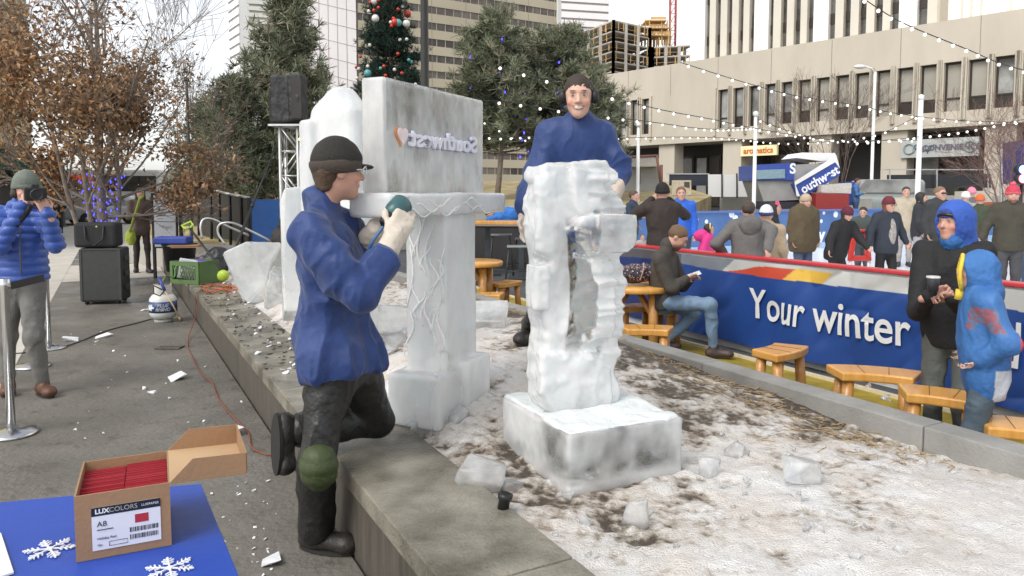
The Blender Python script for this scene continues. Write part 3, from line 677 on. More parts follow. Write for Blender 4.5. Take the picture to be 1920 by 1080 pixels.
for dx, dy, dz, L, r_ in ((-.10, .05, 1, 4.6, .085), (.10, -.05, 1, 5.0, .09), (-.26, .1, 1, 4.0, .05), (.24, .1, 1, 3.9, .05), (.0, -.4, 1, 3.6, .05), (-.25, -.3, 1, 3.8, .05)):
    grow(mb, Vector((dx * .3, dy * .3, 0)), Vector((dx, dy, dz)), L, r_, 0, rr, tips, 3, .75, .05, .06, 7, (5, 7))
for dx, dz, L, z0 in ((1.0, .5, 1.7, 1.3), (1.0, .12, 1.4, 1.15), (-1.0, .45, 1.9, 1.3), (-1.0, .15, 1.5, 1.2), (.9, .9, 1.9, 1.6)):
    grow(mb, Vector((0, 0, z0)), Vector((dx, rr.uniform(-.3, .2), dz)), L, .03, 0, rr, tips, 3, .7, .05, .08, 6, (6, 9))
mb.build('trunk', M_bark, bt)
cen = []
for p, l in tips:
    x, z = p.x, p.z
    if z < 1.25: continue
    dens = 1.0 if z < 3.5 else max(.12, 1 - (z - 3.4) / 1.6)
    if x > .55: dens *= .55 if z < 2.3 else .16
    if z > 3.2 and x > -.1: dens *= .5
    if l < 2: dens *= .6
    if x < -.95: dens *= .4
    if x < -1.15: dens *= .12
    if x > .85: dens *= .6
    if x > 1.65: dens *= .15
    inner = abs(x + .15) < .8; sp_ = .13 if inner else .06
    for _ in range(rr.choice([2, 3, 3, 4, 5]) * (3 if inner and z < 3.6 else 1)):
        if rr.random() < dens: cen.append((p.x + rr.gauss(0, sp_), p.y + rr.gauss(0, sp_), p.z + rr.gauss(0, sp_)))
rr.shuffle(cen); cen = cen[:14500]
leafmesh('crown', cen, .092, [(.36, .215, .11), (.29, .175, .095), (.46, .30, .165), (.23, .15, .095), (.40, .21, .09)], M_leafc, bt, (0, 0, 0), 4)

def pine(label, X, Y, z0, ztop, rad, seed, lean=0.0, pw=.62, n_w=15, low=.12, cols=((.15, .175, .10), (.20, .215, .135), (.115, .14, .085), (.27, .255, .175)), clump=.30, cpl=.16, name='pine_tree'):
    t = empty(name, (X, Y, z0), label, 'tree'); rr = random.Random(seed); Hh = ztop - z0; mb = MB(); C = []
    axis = lambda z: Vector((lean * z / Hh + .1 * math.sin(z * 1.1 + seed), .08 * math.cos(z), z))
    mb.tube([axis(Hh * k / 8) for k in range(9)], [.10 * (1 - k / 8.6) * Hh / 6 for k in range(9)], 8)
    for wv in range(n_w):
        f = low + (1 - low) * (wv + .3) / n_w; zc = f * Hh; rw = rad * (1 - f) ** pw * rr.uniform(.8, 1.12) + .12
        for k in range(rr.randint(7, 10)):
            a = rr.uniform(0, 6.28); L = rw * rr.uniform(.55, 1.1); p0 = axis(zc + rr.uniform(-.15, .15)); d = Vector((math.cos(a), math.sin(a), rr.uniform(-.05, .35)))
            pts = [p0, p0 + d * L * .5, p0 + d * L + Vector((0, 0, L * .18))]
            mb.tube(pts, [.035, .022, .01], 4, caps=False)
            m = max(3, int(L / cpl))
            for q in range(m):
                u = .3 + .7 * (q + rr.random() * .8) / m; b_ = pts[0].lerp(pts[2], u)
                for _ in range(rr.choice([2, 3, 4])):
                    C.append((b_ + Vector((rr.gauss(0, .14), rr.gauss(0, .14), rr.gauss(.04, .10))), (d * .5 + Vector((rr.gauss(0, .5), rr.gauss(0, .5), .55))).normalized()))
    mb.build('trunk', M_bark, t)
    rs = np.random.RandomState(seed); n = len(C); nn = 15; P = np.array([tuple(c[0]) for c in C]); Dn = np.array([tuple(c[1]) for c in C])
    P = np.repeat(P, nn, 0); Dn = np.repeat(Dn, nn, 0); d = Dn * .8 + rs.normal(size=P.shape) * .62; d /= np.linalg.norm(d, axis=1)[:, None]
    sd_ = np.cross(d, rs.normal(size=P.shape)); sd_ /= np.linalg.norm(sd_, axis=1)[:, None]; l = clump * rs.uniform(.6, 1.1, len(P))[:, None]; w_ = .0135 * clump / .3
    V = np.stack([P - sd_ * w_, P + sd_ * w_, P + d * l + sd_ * w_ * .5, P + d * l - sd_ * w_ * .5], 1).reshape(-1, 3)
    cl = np.asarray(cols)[rs.randint(0, len(cols), n)] * rs.uniform(.75, 1.3, n)[:, None]; cl = np.repeat(np.repeat(cl, nn, 0), 4, 0)
    npmesh('crown', V, np.arange(len(V)).reshape(-1, 4), M_leafc, t, (0, 0, 0), False, cl)
    return t
px2x = lambda px, Y: (px - 960) / FPX * Y
pine('grey green pine with an open pointed crown behind the covered loudspeaker', px2x(548, 20), 20, .3, 6.95, 1.95, 31, pw=.7, n_w=15, low=.22, clump=.27)
pine('short loose pine low at the left of the covered loudspeaker', px2x(455, 19), 19, .3, 4.3, 1.25, 33, n_w=10, low=.25, clump=.26)
pine('small dim pine behind the bare branches at the left', px2x(385, 24), 24, .2, 4.4, 1.2, 35, n_w=9, low=.2, clump=.28)
pine('dense pine with a rounded top right of the carved panel', px2x(935, 25), 25, 1.2, 7.35, 2.0, 37, n_w=17, low=.26, pw=.48, clump=.30)
pine('broad pine behind the standing carver', px2x(1050, 26.5), 26.5, 1.2, 7.2, 2.5, 39, n_w=18, low=.2, pw=.48, clump=.30)
pine('shorter pine at the right of the standing carver', px2x(1108, 24), 24, 1.1, 5.2, 1.2, 43, n_w=11, low=.2, clump=.28)
# decorated tree
ct = pine('tall dark christmas tree hung with red white and teal baubles', px2x(732, 30), 30, -.1, 10.2, 2.1, 51, n_w=34, low=.05, cols=((.014, .042, .028), (.022, .055, .034), (.010, .030, .022)), clump=.22, cpl=.13, name='christmas_tree')
rr = random.Random(8); bm_ = {}
for i in range(96):
    z = 10.0 * rr.random() ** .8 + .4; f = z / 10.3; ra = 2.1 * max(0, 1 - f) ** .62 + .14; a = rr.uniform(-2.9, -.25); big = i % 8 == 0; k = (rr.choice([0, 0, 1, 2, 1]), big)
    if k not in bm_:
        o = MB().ball((0, 0, 0), .15 if big else .068, 12, 8).build('bauble', cm([(.55, .05, .03), (.75, .73, .70), (.10, .36, .38)][k[0]], .2, bump=0, var=.03), ct); bm_[k] = o
    else: o = bm_[k].copy(); COL.objects.link(o)
    o.location = (ra * math.cos(a), ra * math.sin(a), z)
def bare(label, X, Y, z0, h, seed, n=5, sp=.5, name='bare_tree', br=(.15, .11, .09), lv=3, thick=.03):
    t = empty(name, (X, Y, z0), label, 'tree'); rr = random.Random(seed); mb = MB(); tips = []
    for k in range(n): grow(mb, Vector((0, 0, 0)), Vector((rr.gauss(0, .25), rr.gauss(0, .25), 1)), h * rr.uniform(.75, 1), thick, 0, rr, tips, lv, sp, .06, .07, 6, (5, 8))
    mb.build('trunk', mat('bare_bark', br, .9, var=.25), t); return t, tips
bare('leafless upright tree rising among the bulb strings in front of the windows', px2x(1562, 33), 33, -.1, 5.4, 61, 6)
t_, tips = bare('leafless reddish tree with small lights at the right edge', px2x(1890, 24), 24, -.1, 3.9, 63, 7, .8, br=(.20, .12, .10), lv=3)
t_, tips = bare('slim bare tree with long fine branches right of the brown leaved tree', px2x(345, 16.5), 16.5, 0, 4.9, 66, 2, .45, thick=.02)

# ================================================================== STRING LIGHTS
M_bulb = mat('lit_bulb', (.9, .88, .82), .3, var=0, emit=(1, .94, .84), estr=.6); M_wire = mat('black_wire', (.02, .02, .02), .6)
M_blue = mat('blue_led', (.05, .05, .8), .3, var=0, emit=(.06, .06, 1), estr=2.4)
bulb0 = {}
def bulbobj(kind, r):
    k = (kind, r)
    if k not in bulb0:
        if kind == 'w': m_ = MB().ball((0, 0, -r * .8), r, 8, 6)
        else: m_ = MB().ball((0, 0, 0), (r * .8, r * .8, r * 1.3), 6, 4)
        o = m_.build('bulb', M_bulb if kind == 'w' else M_blue); bulb0[k] = o.data; bpy.data.objects.remove(o)
    return bulb0[k]
def crom(P, n):
    P = [P[0] * 2 - P[1]] + P + [P[-1] * 2 - P[-2]]; out = []
    for i in range(1, len(P) - 2):
        for k in range(n):
            t = k / n; a, b, c, d = P[i - 1:i + 3]; out.append(.5 * ((2 * b) + (c - a) * t + (2 * a - 5 * b + 4 * c - d) * t * t + (3 * b - a - 3 * c + d) * t ** 3))
    return out + [P[-2]]
def string(label, pts, nb, r, kind='w', group='bulb strings over the rink', wire=.008):
    P = [D(*p) for p in pts] if not isinstance(pts[0], Vector) else pts; c = crom(P, 10); r *= .72 if kind == 'w' else 1
    t = empty('string_light', P[0], label, 'string light', group); mb = MB(); mb.tube([q - P[0] for q in c], wire, 4); mb.build('wire', M_wire, t)
    L = [0]
    for a, b in zip(c, c[1:]): L.append(L[-1] + (b - a).length)
    for i in range(nb):
        q = L[-1] * (i + .5) / nb; j = max(k for k in range(len(L)) if L[k] <= q); j = min(j, len(c) - 2)
        p = c[j].lerp(c[j + 1], (q - L[j]) / max(L[j + 1] - L[j], 1e-6)); o = bpy.data.objects.new('bulb', bulbobj(kind, r)); COL.objects.link(o); o.parent = t; o.location = p - P[0] + Vector((0, 0, -wire))
    return t
string('bulb string crossing the upper right corner below the tower', [(1580, -30, 9), (1664, 27, 9.5), (1720, 55, 10), (1815, 93, 10.5), (1880, 120, 11), (1980, 148, 11.5)], 17, .034)
string('long bulb string from the roof edge sloping across the upper windows', [(1276, 117, 14), (1391, 153, 15), (1490, 179, 16), (1602, 197, 17), (1690, 214, 18), (1800, 226, 19), (1960, 231, 20)], 30, .04)
string('bulb string from the broad pine past the carver to the right pole', [(915, 118, 12), (1025, 150, 12.5), (1138, 180, 13), (1241, 206, 14), (1332, 223, 15), (1440, 245, 17), (1560, 262, 19), (1720, 263, 20.5)], 33, .038)
string('bulb string leaving the carved panel top and sagging past the carver', [(830, 171, 11), (885, 187, 11.5), (955, 192, 12), (1060, 208, 13), (1223, 229, 15), (1330, 242, 17), (1417, 240, 21)], 27, .036)
string('bulb string sagging between the two white poles', [(1417, 222, 22), (1480, 246, 21.7), (1560, 262, 21.4), (1650, 250, 21.2), (1727, 215, 21)], 16, .045)
string('bulb string rising right of the white pole over the shop sign', [(1597, 268, 20), (1690, 260, 20.5), (1727, 256, 21), (1800, 247, 21.5), (1880, 232, 22), (1960, 215, 22)], 20, .05)
string('lowest bulb string level with the shop overhang', [(1150, 259, 19), (1262, 257, 19.5), (1340, 258, 20), (1400, 262, 20.5), (1470, 268, 21), (1600, 264, 20)], 28, .036)
string('bulb string low in front of the pines', [(862, 250, 14), (930, 258, 14), (1000, 256, 14.5), (1040, 262, 15)], 10, .032)
string('bulb string across the middle of the pines', [(840, 190, 18), (925, 238, 18), (985, 262, 18.5), (1060, 240, 19), (1120, 215, 20)], 12, .034)
for k, (lab, X, Y, z0, z1, ra, nb) in enumerate((('blue and white lights wound through the dense pine', px2x(935, 25), 25, 2.6, 6.8, 1.6, 20), ('blue lights wound through the broad pine', px2x(1050, 26.5), 26.5, 2.4, 6.5, 2.0, 20))):
    r4 = random.Random(k); pts = []
    for i in range(22):
        f = i / 21; a = -1.57 + 1.5 * math.sin(i * 1.9); rad = ra * (1 - f * .8) ** .6 * 1.05; pts.append(Vector((X + rad * math.cos(a), Y + rad * math.sin(a), z0 + (z1 - z0) * f + r4.gauss(0, .1))))
    string(lab, pts, nb, .036, 'b', 'light strings on trees')
b0 = bt.location
for k, (dx, dz, ang) in enumerate(((-.30, 1, 0), (.34, 1, 1), (-.05, 1, 2))):
    lab = ['blue lights wound round the left stem of the brown tree', 'blue lights wound round the right stem of the brown tree', 'blue lights wound round the middle stem of the brown tree'][k]
    pts = [b0 + Vector((dx * (.3 + .55 * f / 24) + .10 * math.cos(f * 1.4), .1 * math.sin(f * 1.4) - .05, .95 + .9 * f / 24)) for f in range(25)]
    string(lab, pts, [34, 34, 16][k], .013, 'b', 'light strings on trees', .003)
# ================================================================== POLES
def pole(name, label, px, y0, y1, Y, r, m, cat, base=None, extra=None):
    a = D(px, y0, Y); z = base if base is not None else D(px, y1, Y).z; t = empty(name, (a.x, Y, z), label, cat)
    mb = MB(); mb.lathe([(r * 1.9, 0), (r * 1.9, .04), (r, .06), (r * .85, a.z - z)], n=12); mb.build('shaft', m, t)
    if extra: extra(t, a.z - z)
    return t
M_wpole = mat('white_pole', (.72, .72, .70), .45, var=.06, scale=2); M_bpole = mat('black_pole', (.022, .022, .02), .45)
def capp(t, h): MB().lathe([(.075, 0), (.075, .12), (0, .16)], (0, 0, h), 10).build('cap', M_wpole, t)
pole('light_string_pole', 'thick white pole holding bulb strings in front of the convenience shop', 1727, 187, 380, 21, .075, M_wpole, 'pole', -.1, capp)
pole('light_string_pole', 'white pole holding bulb strings left of the blue ice machine', 1417, 218, 330, 22, .06, M_wpole, 'pole', -.1, capp)
pole('light_string_pole', 'short white pole rising behind the standing carver at his left arm', 1197, 238, 300, 24, .06, M_wpole, 'pole', -.1, capp)
def arm(t, h):
    MB().tube([(0, 0, h - .1), (-.15, 0, h + .15), (-.45, 0, h + .25)], .035, 6).build('arm', M_wpole, t)
    MB().ball((-.65, 0, h + .22), (.28, .12, .09), 12, 6).build('lamp_head', M_wpole, t)
pole('street_lamp', 'grey street lamp with a curved arm in front of the upper windows', 1641, 135, 335, 32, .07, M_wpole, 'street lamp', -.1, arm)
pole('lamp_post', 'thick black post rising out of frame behind the carved panel', 795, -60, 300, 12.5, .075, M_bpole, 'post', -.1, lambda t, h: MB().box((0, -.08, h * .55), (.03, .02, .5)).build('bracket', M_bpole, t))
pole('lamp_post', 'thin black post between the bare tree and the loudspeaker', 350, 150, 420, 15.5, .035, M_bpole, 'post', 0, lambda t, h: MB().ball((0, 0, h), .06, 8, 6).build('finial', M_bpole, t))
pole('lamp_post', 'dark street post beside the white bus', 113, 300, 410, 36, .12, mat('green_post', (.04, .055, .05), .5), 'post', -.1, lambda t, h: MB().ball((-.2, 0, 3.0), (.12, .12, .2), 8, 6).build('signal', cm((.5, .2, .12)), t))

# ================================================================== RINK: barrier, banner, far boards
RT = 5.0
M_railr = mat('red_rail', (.50, .035, .045), .35, var=.1, scale=4); M_board = mat('white_board', (.62, .62, .60), .4, var=.05)
def pt2s(px, t=RT):
    q = (px - 960) / FPX; ox, oy = PO.x + PV.x * t, PO.y + PV.y * t
    return (q * oy - ox) / (PU.x - q * PU.y)
rb = empty('rink_barrier', PL(0, RT, -.13), 'near rink barrier with a red top rail behind the blue banner', 'barrier'); ro = rb.location.copy()
mb = MB(); mb.hexa(*slab(-6, 5.3, RT, RT + .06, -.13, .85)); part_at(mb, ro).build('panel', M_board, rb)
mb = MB(); mb.hexa(*slab(-6, 5.3, RT - .03, RT + .10, .852, .885)); part_at(mb, ro).build('top_rail', M_railr, rb, bevel=.008)
e0 = PL(5.3, RT); e1 = Vector((2.3, 18.6, 0)); dv = (e1 - e0).normalized(); nv = Vector((dv.y, -dv.x, 0)) * .06
mb = MB(); mb.hexa([e0 + Vector((0, 0, -.13)), e1 + Vector((0, 0, -.13)), e1 + nv + Vector((0, 0, -.13)), e0 + nv + Vector((0, 0, -.13))], [e0 + Vector((0, 0, .85)), e1 + Vector((0, 0, .85)), e1 + nv + Vector((0, 0, .85)), e0 + nv + Vector((0, 0, .85))]); part_at(mb, ro).build('end_panel', mat('slate_board', (.06, .075, .13), .6), rb)  # end panel in dark slate blue, unlike the white front panel
def ripple(s, z):
    s, z = np.asarray(s, float), np.asarray(z, float); P3 = np.stack([s * 1.0 + z * .7, z * .55 - s * .15, 0 * s], -1); rg = np.clip(1 - 2.2 * np.abs(fbm(P3, 2.3, 3, 19)), 0, 1) ** 2
    return .028 * np.sin(s * 3.1 + z * 2.2) + .012 * np.sin(s * 7.3 - z * 5) + .03 * (1 - (z + .05) / .9) * np.sin(s * 1.7 + 1) + .035 * rg
bn = empty('banner', PL(0, RT - .08, .8), 'blue printed banner with white lettering hung on the rink barrier', 'banner'); bo = bn.location.copy()
s_ = np.arange(-5.6, 4.9, .016); z_ = np.linspace(-.04, .84, 110); SS, ZZ = np.meshgrid(s_, z_, indexing='ij')
rip = ripple(SS, ZZ); T2 = RT - .07 + rip * .8 - .02
Vb = np.stack([PO.x + PU.x * SS + PV.x * T2, PO.y + PU.y * SS + PV.y * T2, ZZ], -1)
top = .685 + .02 * np.sin(SS * 1.9 + .6) + .03 * sst(SS, .2, 2.4)
c = np.empty(SS.shape + (3,)); c[:] = (.013, .055, .235); band = ZZ > top
bcol = np.empty_like(c); bcol[:] = (.50, .50, .48)
s1_, s2_, s3_, s4_ = pt2s(1290), pt2s(1375), pt2s(1490), pt2s(1565)
wob = (ZZ - .75) * 1.2
def inr(a, b): return (SS + wob < a) & (SS + wob > b)
bcol[inr(s2_, s3_) & (ZZ < .80 - .09 * sst(SS, s3_ + (s2_ - s3_) * .35, s2_))] = (.52, .07, .035); bcol[inr(s3_, s4_) & (ZZ < .815)] = (.72, .45, .07); bcol[SS + wob > s2_] = (.17, .19, .22); bcol[SS > s1_] = (.09, .085, .10)
c[band] = bcol[band]; c[(SS > s1_ + .3) & (ZZ < top)] = (.016, .035, .14)
ni, nj = SS.shape; I = np.arange(ni * nj).reshape(ni, nj); Q = np.stack([I[:-1, :-1], I[1:, :-1], I[1:, 1:], I[:-1, 1:]], -1).reshape(-1, 4)
npmesh('cloth', Vb.reshape(-1, 3), Q, mat('printed_vinyl', (1, 1, 1), .45, var=.06, scale=6, attr='Col'), bn, bo, True, c.reshape(-1, 3))
M_let = mat('banner_white', (.66, .66, .66), .5, var=.03)
def banner_text(body, px0, px1, zc, cap, squeeze=None):
    me = textmesh(body, 1, M_let, ext=0, bold=.014); co = np.array([v.co[:] for v in me.vertices]); x0, x1 = co[:, 0].min(), co[:, 0].max(); yc = co[:, 1].min() if squeeze is None else 0
    sa, sb_ = pt2s(px0, RT - .09), pt2s(px1, RT - .09); bm = bmesh.new(); bm.from_mesh(me); bmesh.ops.subdivide_edges(bm, edges=[e for e in bm.edges if e.calc_length() > .12], cuts=2); bm.to_mesh(me); bm.free()
    H1 = max(v.co.y for v in me.vertices) - min(v.co.y for v in me.vertices)
    for v in me.vertices:
        s = sa + (sb_ - sa) * (v.co.x - x0) / (x1 - x0); z = zc + v.co.y * cap / .72; t = RT - .098 + float(ripple(s, z)) * .8 - .018; v.co = PL(s, t, z) - bo
    link('lettering', me, None, bn)
banner_text('Your winter', 1408, 1714, .40, .305); banner_text('d', 1889, 1925, .42, .34)
fb = empty('rink_boards', (2.3, 18.6, -.1), 'far blue rink boards printed with white snowflake dots', 'barrier'); fo = fb.location.copy()
fa, fz = Vector((2.3, 18.6, 0)), Vector((26, 30.2, 0)); fd = (fz - fa); FL = fd.length; fd.normalize(); fn = Vector((fd.y, -fd.x, 0))
M_fblue = mat('blue_board', (.055, .13, .33), .45, scale=.8, col2=(.085, .19, .42), detail=3)
def fbox(mb, a, b, d0, d1, z0, z1): P = [fa + fd * a + fn * d0, fa + fd * b + fn * d0, fa + fd * b + fn * d1, fa + fd * a + fn * d1]; return mb.hexa([p + Vector((0, 0, z0)) for p in P], [p + Vector((0, 0, z1)) for p in P])
mb = MB(); fbox(mb, 0, FL, -.1, 0, -.1, .98); part_at(mb, fo).build('panel', M_fblue, fb)
mb = MB(); fbox(mb, 0, FL, -.12, .05, .982, 1.04); part_at(mb, fo).build('top_rail', cm((.10, .16, .40)), fb)
mb = MB(); fbox(mb, 0, FL, .002, .03, -.1, .08); part_at(mb, fo).build('kick_plate', cm((.35, .5, .68)), fb)
mb = MB(); r3 = random.Random(2)
for k in range(100):
    p = fa + fd * r3.uniform(0, FL) + fn * .004 + Vector((0, 0, r3.uniform(.45, .95))); rad = r3.choice([.03, .04, .06, .10])
    mb.prism([p + fd * rad * math.cos(q * .785) + Vector((0, 0, rad * math.sin(q * .785))) for q in range(8)], fn * .003)
part_at(mb, fo).build('snow_dots', cm((.75, .80, .88), bump=0), fb)
def ftext(body, px, size):
    q = (px - 960) / FPX; a = (q * fa.y - fa.x) / (fd.x - q * fd.y); me = textmesh(body, size, cm((.8, .82, .86), bump=0), ext=.004, bold=.02); place_text(me, 'lettering', fb, fa + fd * a + fn * .008 + Vector((0, 0, .28)), fd, UP, fo)
ftext('ay', 1468, .55); ftext('y', 1541, .55)
# ================================================================== CARVED ICE
def ice_mat(name, t0, t1, r0, r1, col=(.93, .975, .965), bump=.2, bs=24, vert=True, sc_=2.6, ior=1.16, vz=.5, cv=.95):
    m = bpy.data.materials.new(name); m.use_nodes = True; nt = m.node_tree; N, L = nt.nodes, nt.links; b = N['Principled BSDF']
    tc = N.new('ShaderNodeTexCoord'); mp = N.new('ShaderNodeMapping'); L.new(tc.outputs['Object'], mp.inputs['Vector']); mp.inputs['Scale'].default_value = (1, 1, vz if vert else 1)
    def noise(s_, d=8, r=.65, src=None):
        n = N.new('ShaderNodeTexNoise'); n.inputs['Scale'].default_value = s_; n.inputs['Detail'].default_value = d; n.inputs['Roughness'].default_value = r; L.new(src or mp.outputs[0], n.inputs['Vector']); return n
    n1, n2, n3, n4 = noise(sc_, 8, .58), noise(bs, 10, .7), noise(120, 3, .5, tc.outputs['Object']), noise(1.3, 3)
    at = N.new('ShaderNodeAttribute'); at.attribute_name = 'Col'
    def rng(src, a, b_, lo=.36, hi=.64):
        q = N.new('ShaderNodeMapRange'); L.new(src, q.inputs[0]); q.inputs[1].default_value = lo; q.inputs[2].default_value = hi; q.inputs[3].default_value = a; q.inputs[4].default_value = b_; return q.outputs[0]
    ad = N.new('ShaderNodeMath'); ad.operation = 'ADD'; ad.use_clamp = True; L.new(rng(n1.outputs['Fac'], t0, t1), ad.inputs[0]); L.new(at.outputs['Fac'], ad.inputs[1])
    L.new(ad.outputs[0], b.inputs['Transmission Weight']); rm = N.new('ShaderNodeMix'); L.new(at.outputs['Fac'], rm.inputs['Factor']); L.new(rng(n4.outputs['Fac'], r0, r1), rm.inputs['A']); rm.inputs['B'].default_value = .05; L.new(rm.outputs['Result'], b.inputs['Roughness'])
    rp = N.new('ShaderNodeValToRGB'); L.new(n2.outputs['Fac'], rp.inputs[0]); rp.color_ramp.elements[0].position = .3; rp.color_ramp.elements[1].position = .7
    rp.color_ramp.elements[0].color = (*[c * cv for c in col], 1); rp.color_ramp.elements[1].color = (*[min(.98, c * 1.04) for c in col], 1); L.new(rp.outputs[0], b.inputs['Base Color'])
    b.inputs['IOR'].default_value = ior; b.inputs['Subsurface Weight'].default_value = .6; b.inputs['Subsurface Radius'].default_value = (.05, .07, .07); b.inputs['Subsurface Scale'].default_value = 1.0
    b.inputs['Coat Weight'].default_value = .5; b.inputs['Coat Roughness'].default_value = .07; b.inputs['Coat IOR'].default_value = 1.31
    mxn = N.new('ShaderNodeMath'); mxn.operation = 'MULTIPLY_ADD'; L.new(n3.outputs['Fac'], mxn.inputs[0]); mxn.inputs[1].default_value = .35; L.new(n2.outputs['Fac'], mxn.inputs[2])
    bp = N.new('ShaderNodeBump'); bp.inputs['Strength'].default_value = bump; bp.inputs['Distance'].default_value = .02; L.new(mxn.outputs[0], bp.inputs['Height']); L.new(bp.outputs[0], b.inputs['Normal']); L.new(bp.outputs[0], b.inputs['Coat Normal'])
    return m
I_milk = ice_mat('milky_ice', .28, .60, .14, .30, bump=.10, bs=12, sc_=2, ior=1.18, cv=.96)
I_panel = ice_mat('frosted_clear_ice', .36, .66, .10, .2, bump=.16, bs=26, sc_=3, col=(.94, .95, .93), vz=.4, ior=1.16, cv=.86)
I_rough = ice_mat('rough_ice', .22, .60, .08, .24, bump=.2, vert=False, sc_=3, ior=1.18, cv=.94)
I_chunk = ice_mat('ice_lump', .6, .85, .04, .15, bump=.12, vert=False, sc_=5, col=(.92, .95, .94), ior=1.22)
I_frost = mat('frost_white', (.70, .74, .735), .45, var=.08, scale=20, bump=.3, bscale=80)
IA, IB, IN = Vector((.412, .911, 0)), Vector((.911, -.412, 0)), Vector((-.570, 3.355, 0))
def IP(a, b, z): return IN + IA * a + IB * b + Vector((0, 0, z))
AX = np.array([tuple(IA), tuple(IB), (0, 0, 1)])
def npv3(v): return np.array(tuple(v), float)
def npdisp(amp, fr, seed, o=3, z=1.0): return lambda V: amp * fbm(V * np.array([1, 1, z]), fr, o, seed)
sa_ = empty('ice_sculpture', IP(.61, -.06, .42), 'tall carved ice pedestal carrying a clear slab with mirrored lettering and a heart', 'ice sculpture'); so = sa_.location.copy()
V, Q = Solid().box(IP(.61, -.057, .93), (.17, .118, .53), AX, .012).box(IP(.565, -.065, .50), (.245, .155, .135), AX, .02, .02).box(IP(.70, -.03, .49), (.13, .155, .18), AX, .02, .02).mesh(.0075, npdisp(.007, 5, 3, 3, .5))
npmesh('column', V, Q, I_milk, sa_, so)
V, Q = Solid().box(IP(.52, -.03, 1.49), (.60, .115, .055), AX, .018).mesh(.008, npdisp(.008, 7, 9)); npmesh('shelf', V, Q, I_milk, sa_, so)
V, Q = Solid().box(IP(.497, -.062, 1.805), (.497, .062, .26), AX, .012).mesh(.008, npdisp(.0035, 6, 5)); pa_ = (V - npv3(IN)) @ npv3(IA); cl = .34 * np.clip(fbm(V * np.array([1, 1, .5]), 8, 5, 71, .62) * 1.9 + .42 + .5 * np.exp(-((pa_ - .55) / .3) ** 2 - ((V[:, 2] - 1.92) / .09) ** 2), 0, 1) * (pa_ > .02); npmesh('panel', V, Q, I_panel, sa_, so, True, np.stack([cl] * 3, 1))
# carved flame lines on the narrow face and on the shelf
mb = MB(); r4 = random.Random(12)
for k in range(17):
    b0_, z0 = -.165 + .21 * ((k * 7) % 17) / 17, .70 + .55 * ((k * 5) % 17) / 17; Ln = r4.uniform(.14, .34); am = r4.uniform(.012, .03); ph = r4.uniform(0, 6)
    pts = [IP(.4375, b0_ + am * math.sin(ph + q * .62) + .02 * q / 9, z0 + Ln * q / 9) for q in range(10)]
    mb.tube(pts, [.0015 + .0035 * math.sin(math.pi * (q + .5) / 10) for q in range(10)], 6)
for k in range(7):
    a0 = .02 + .11 * k; z0 = 1.455 + .022 * (k % 3); pts = [IP(a0 + .03 * q, .084, z0 + .022 * math.sin(q * .8 + k)) for q in range(9)]; mb.tube(pts, [.002 + .003 * math.sin(math.pi * (q + .5) / 9) for q in range(9)], 5)
part_at(mb, so).build('carved_flames', mat('carved_line', (.94, .965, .96), .3, var=.02, scale=20, sss=.5), sa_)
def panel_a(px):                        # distance along the panel face of a column of the photograph
    q = (px - 960) / FPX; return (q * IN.y - IN.x) / (IA.x - q * IA.y)
a0, a1 = panel_a(764), panel_a(889)
M_lw = mat('packed_snow_letter', (.80, .80, .86), .5, var=.06, scale=30); M_lb = mat('letter_blue', (.16, .19, .46), .5, var=.3, scale=20)
for nm, m_, off, ext, bold in (('lettering_edge', M_lb, .006, .005, .045), ('lettering', M_lw, .014, .007, .028)):
    me = textmesh('Southwest', 1, m_, ext=0.5, bold=bold, mirror=True); x0, x1 = min(v.co.x for v in me.vertices), max(v.co.x for v in me.vertices)
    for v in me.vertices:
        a = a0 + (a1 - a0) * (v.co.x - x0) / (x1 - x0); z = 1.803 + v.co.y * .118; v.co = IP(a + (.007 if nm == 'lettering_edge' else 0), off + ext * 2 * v.co.z, z) - so
    link(nm, me, None, sa_)
def heart(s): return [(s * .95 * math.sin(t) ** 3, s * (.8125 * math.cos(t) - .3125 * math.cos(2 * t) - .125 * math.cos(3 * t) - .0625 * math.cos(4 * t))) for t in [2 * math.pi * k / 28 for k in range(28)]]
ac = panel_a(752)
for nm, m_, s_, da, off in (('heart_edge', cm((.65, .28, .12), bump=0), .046, -.007, .003), ('heart', mat('pinkish_snow', (.80, .68, .69), .5, var=.12, scale=25), .043, .002, .012)):
    mb = MB(); mb.prism([IP(ac + da + x, off - .003, 1.81 + y * 1.08) for x, y in heart(s_)], IB * .008); part_at(mb, so).build(nm, m_, sa_)
# rough half-carved figure on its block, right foreground
JR, JD = Vector((.905, .425, 0)), Vector((-.425, .905, 0)); AJ = np.array([tuple(JR), tuple(JD), (0, 0, 1)]); JO = Vector((.275, 3.36, 0))
def JP(r, d, z): return JO + JR * r + JD * d + Vector((0, 0, z))
sbk = empty('ice_block', (.30, 3.30, .34), 'square clear ice block lying in the snow under the rough carved figure', 'ice block')
V, Q = Solid().box((.345, 3.335, .445), (.283, .325, .135), AJ, .014).mesh(.008, npdisp(.005, 9, 31)); bcl = .46 * np.clip(fbm(V * np.array([1, 1, .8]), 4.5, 4, 33) * 2.4 + .35, 0, 1) * np.clip((V[:, 2] - .36) / .05, 0, 1); npmesh('block', V, Q, ice_mat('clear_block', .25, .62, .08, .2, bump=.08, col=(.92, .97, .955), sc_=1.8, vz=1, ior=1.2, cv=.93), sbk, sbk.location, True, np.stack([bcl] * 3, 1))
V, Q = Solid().box((.345, 3.335, .578), (.275, .315, .010), AJ, .008).mesh(.008, lambda V: .016 * fbm(V, 12, 4, 77)); npmesh('frosted_top', V, Q, I_frost, sbk, sbk.location)
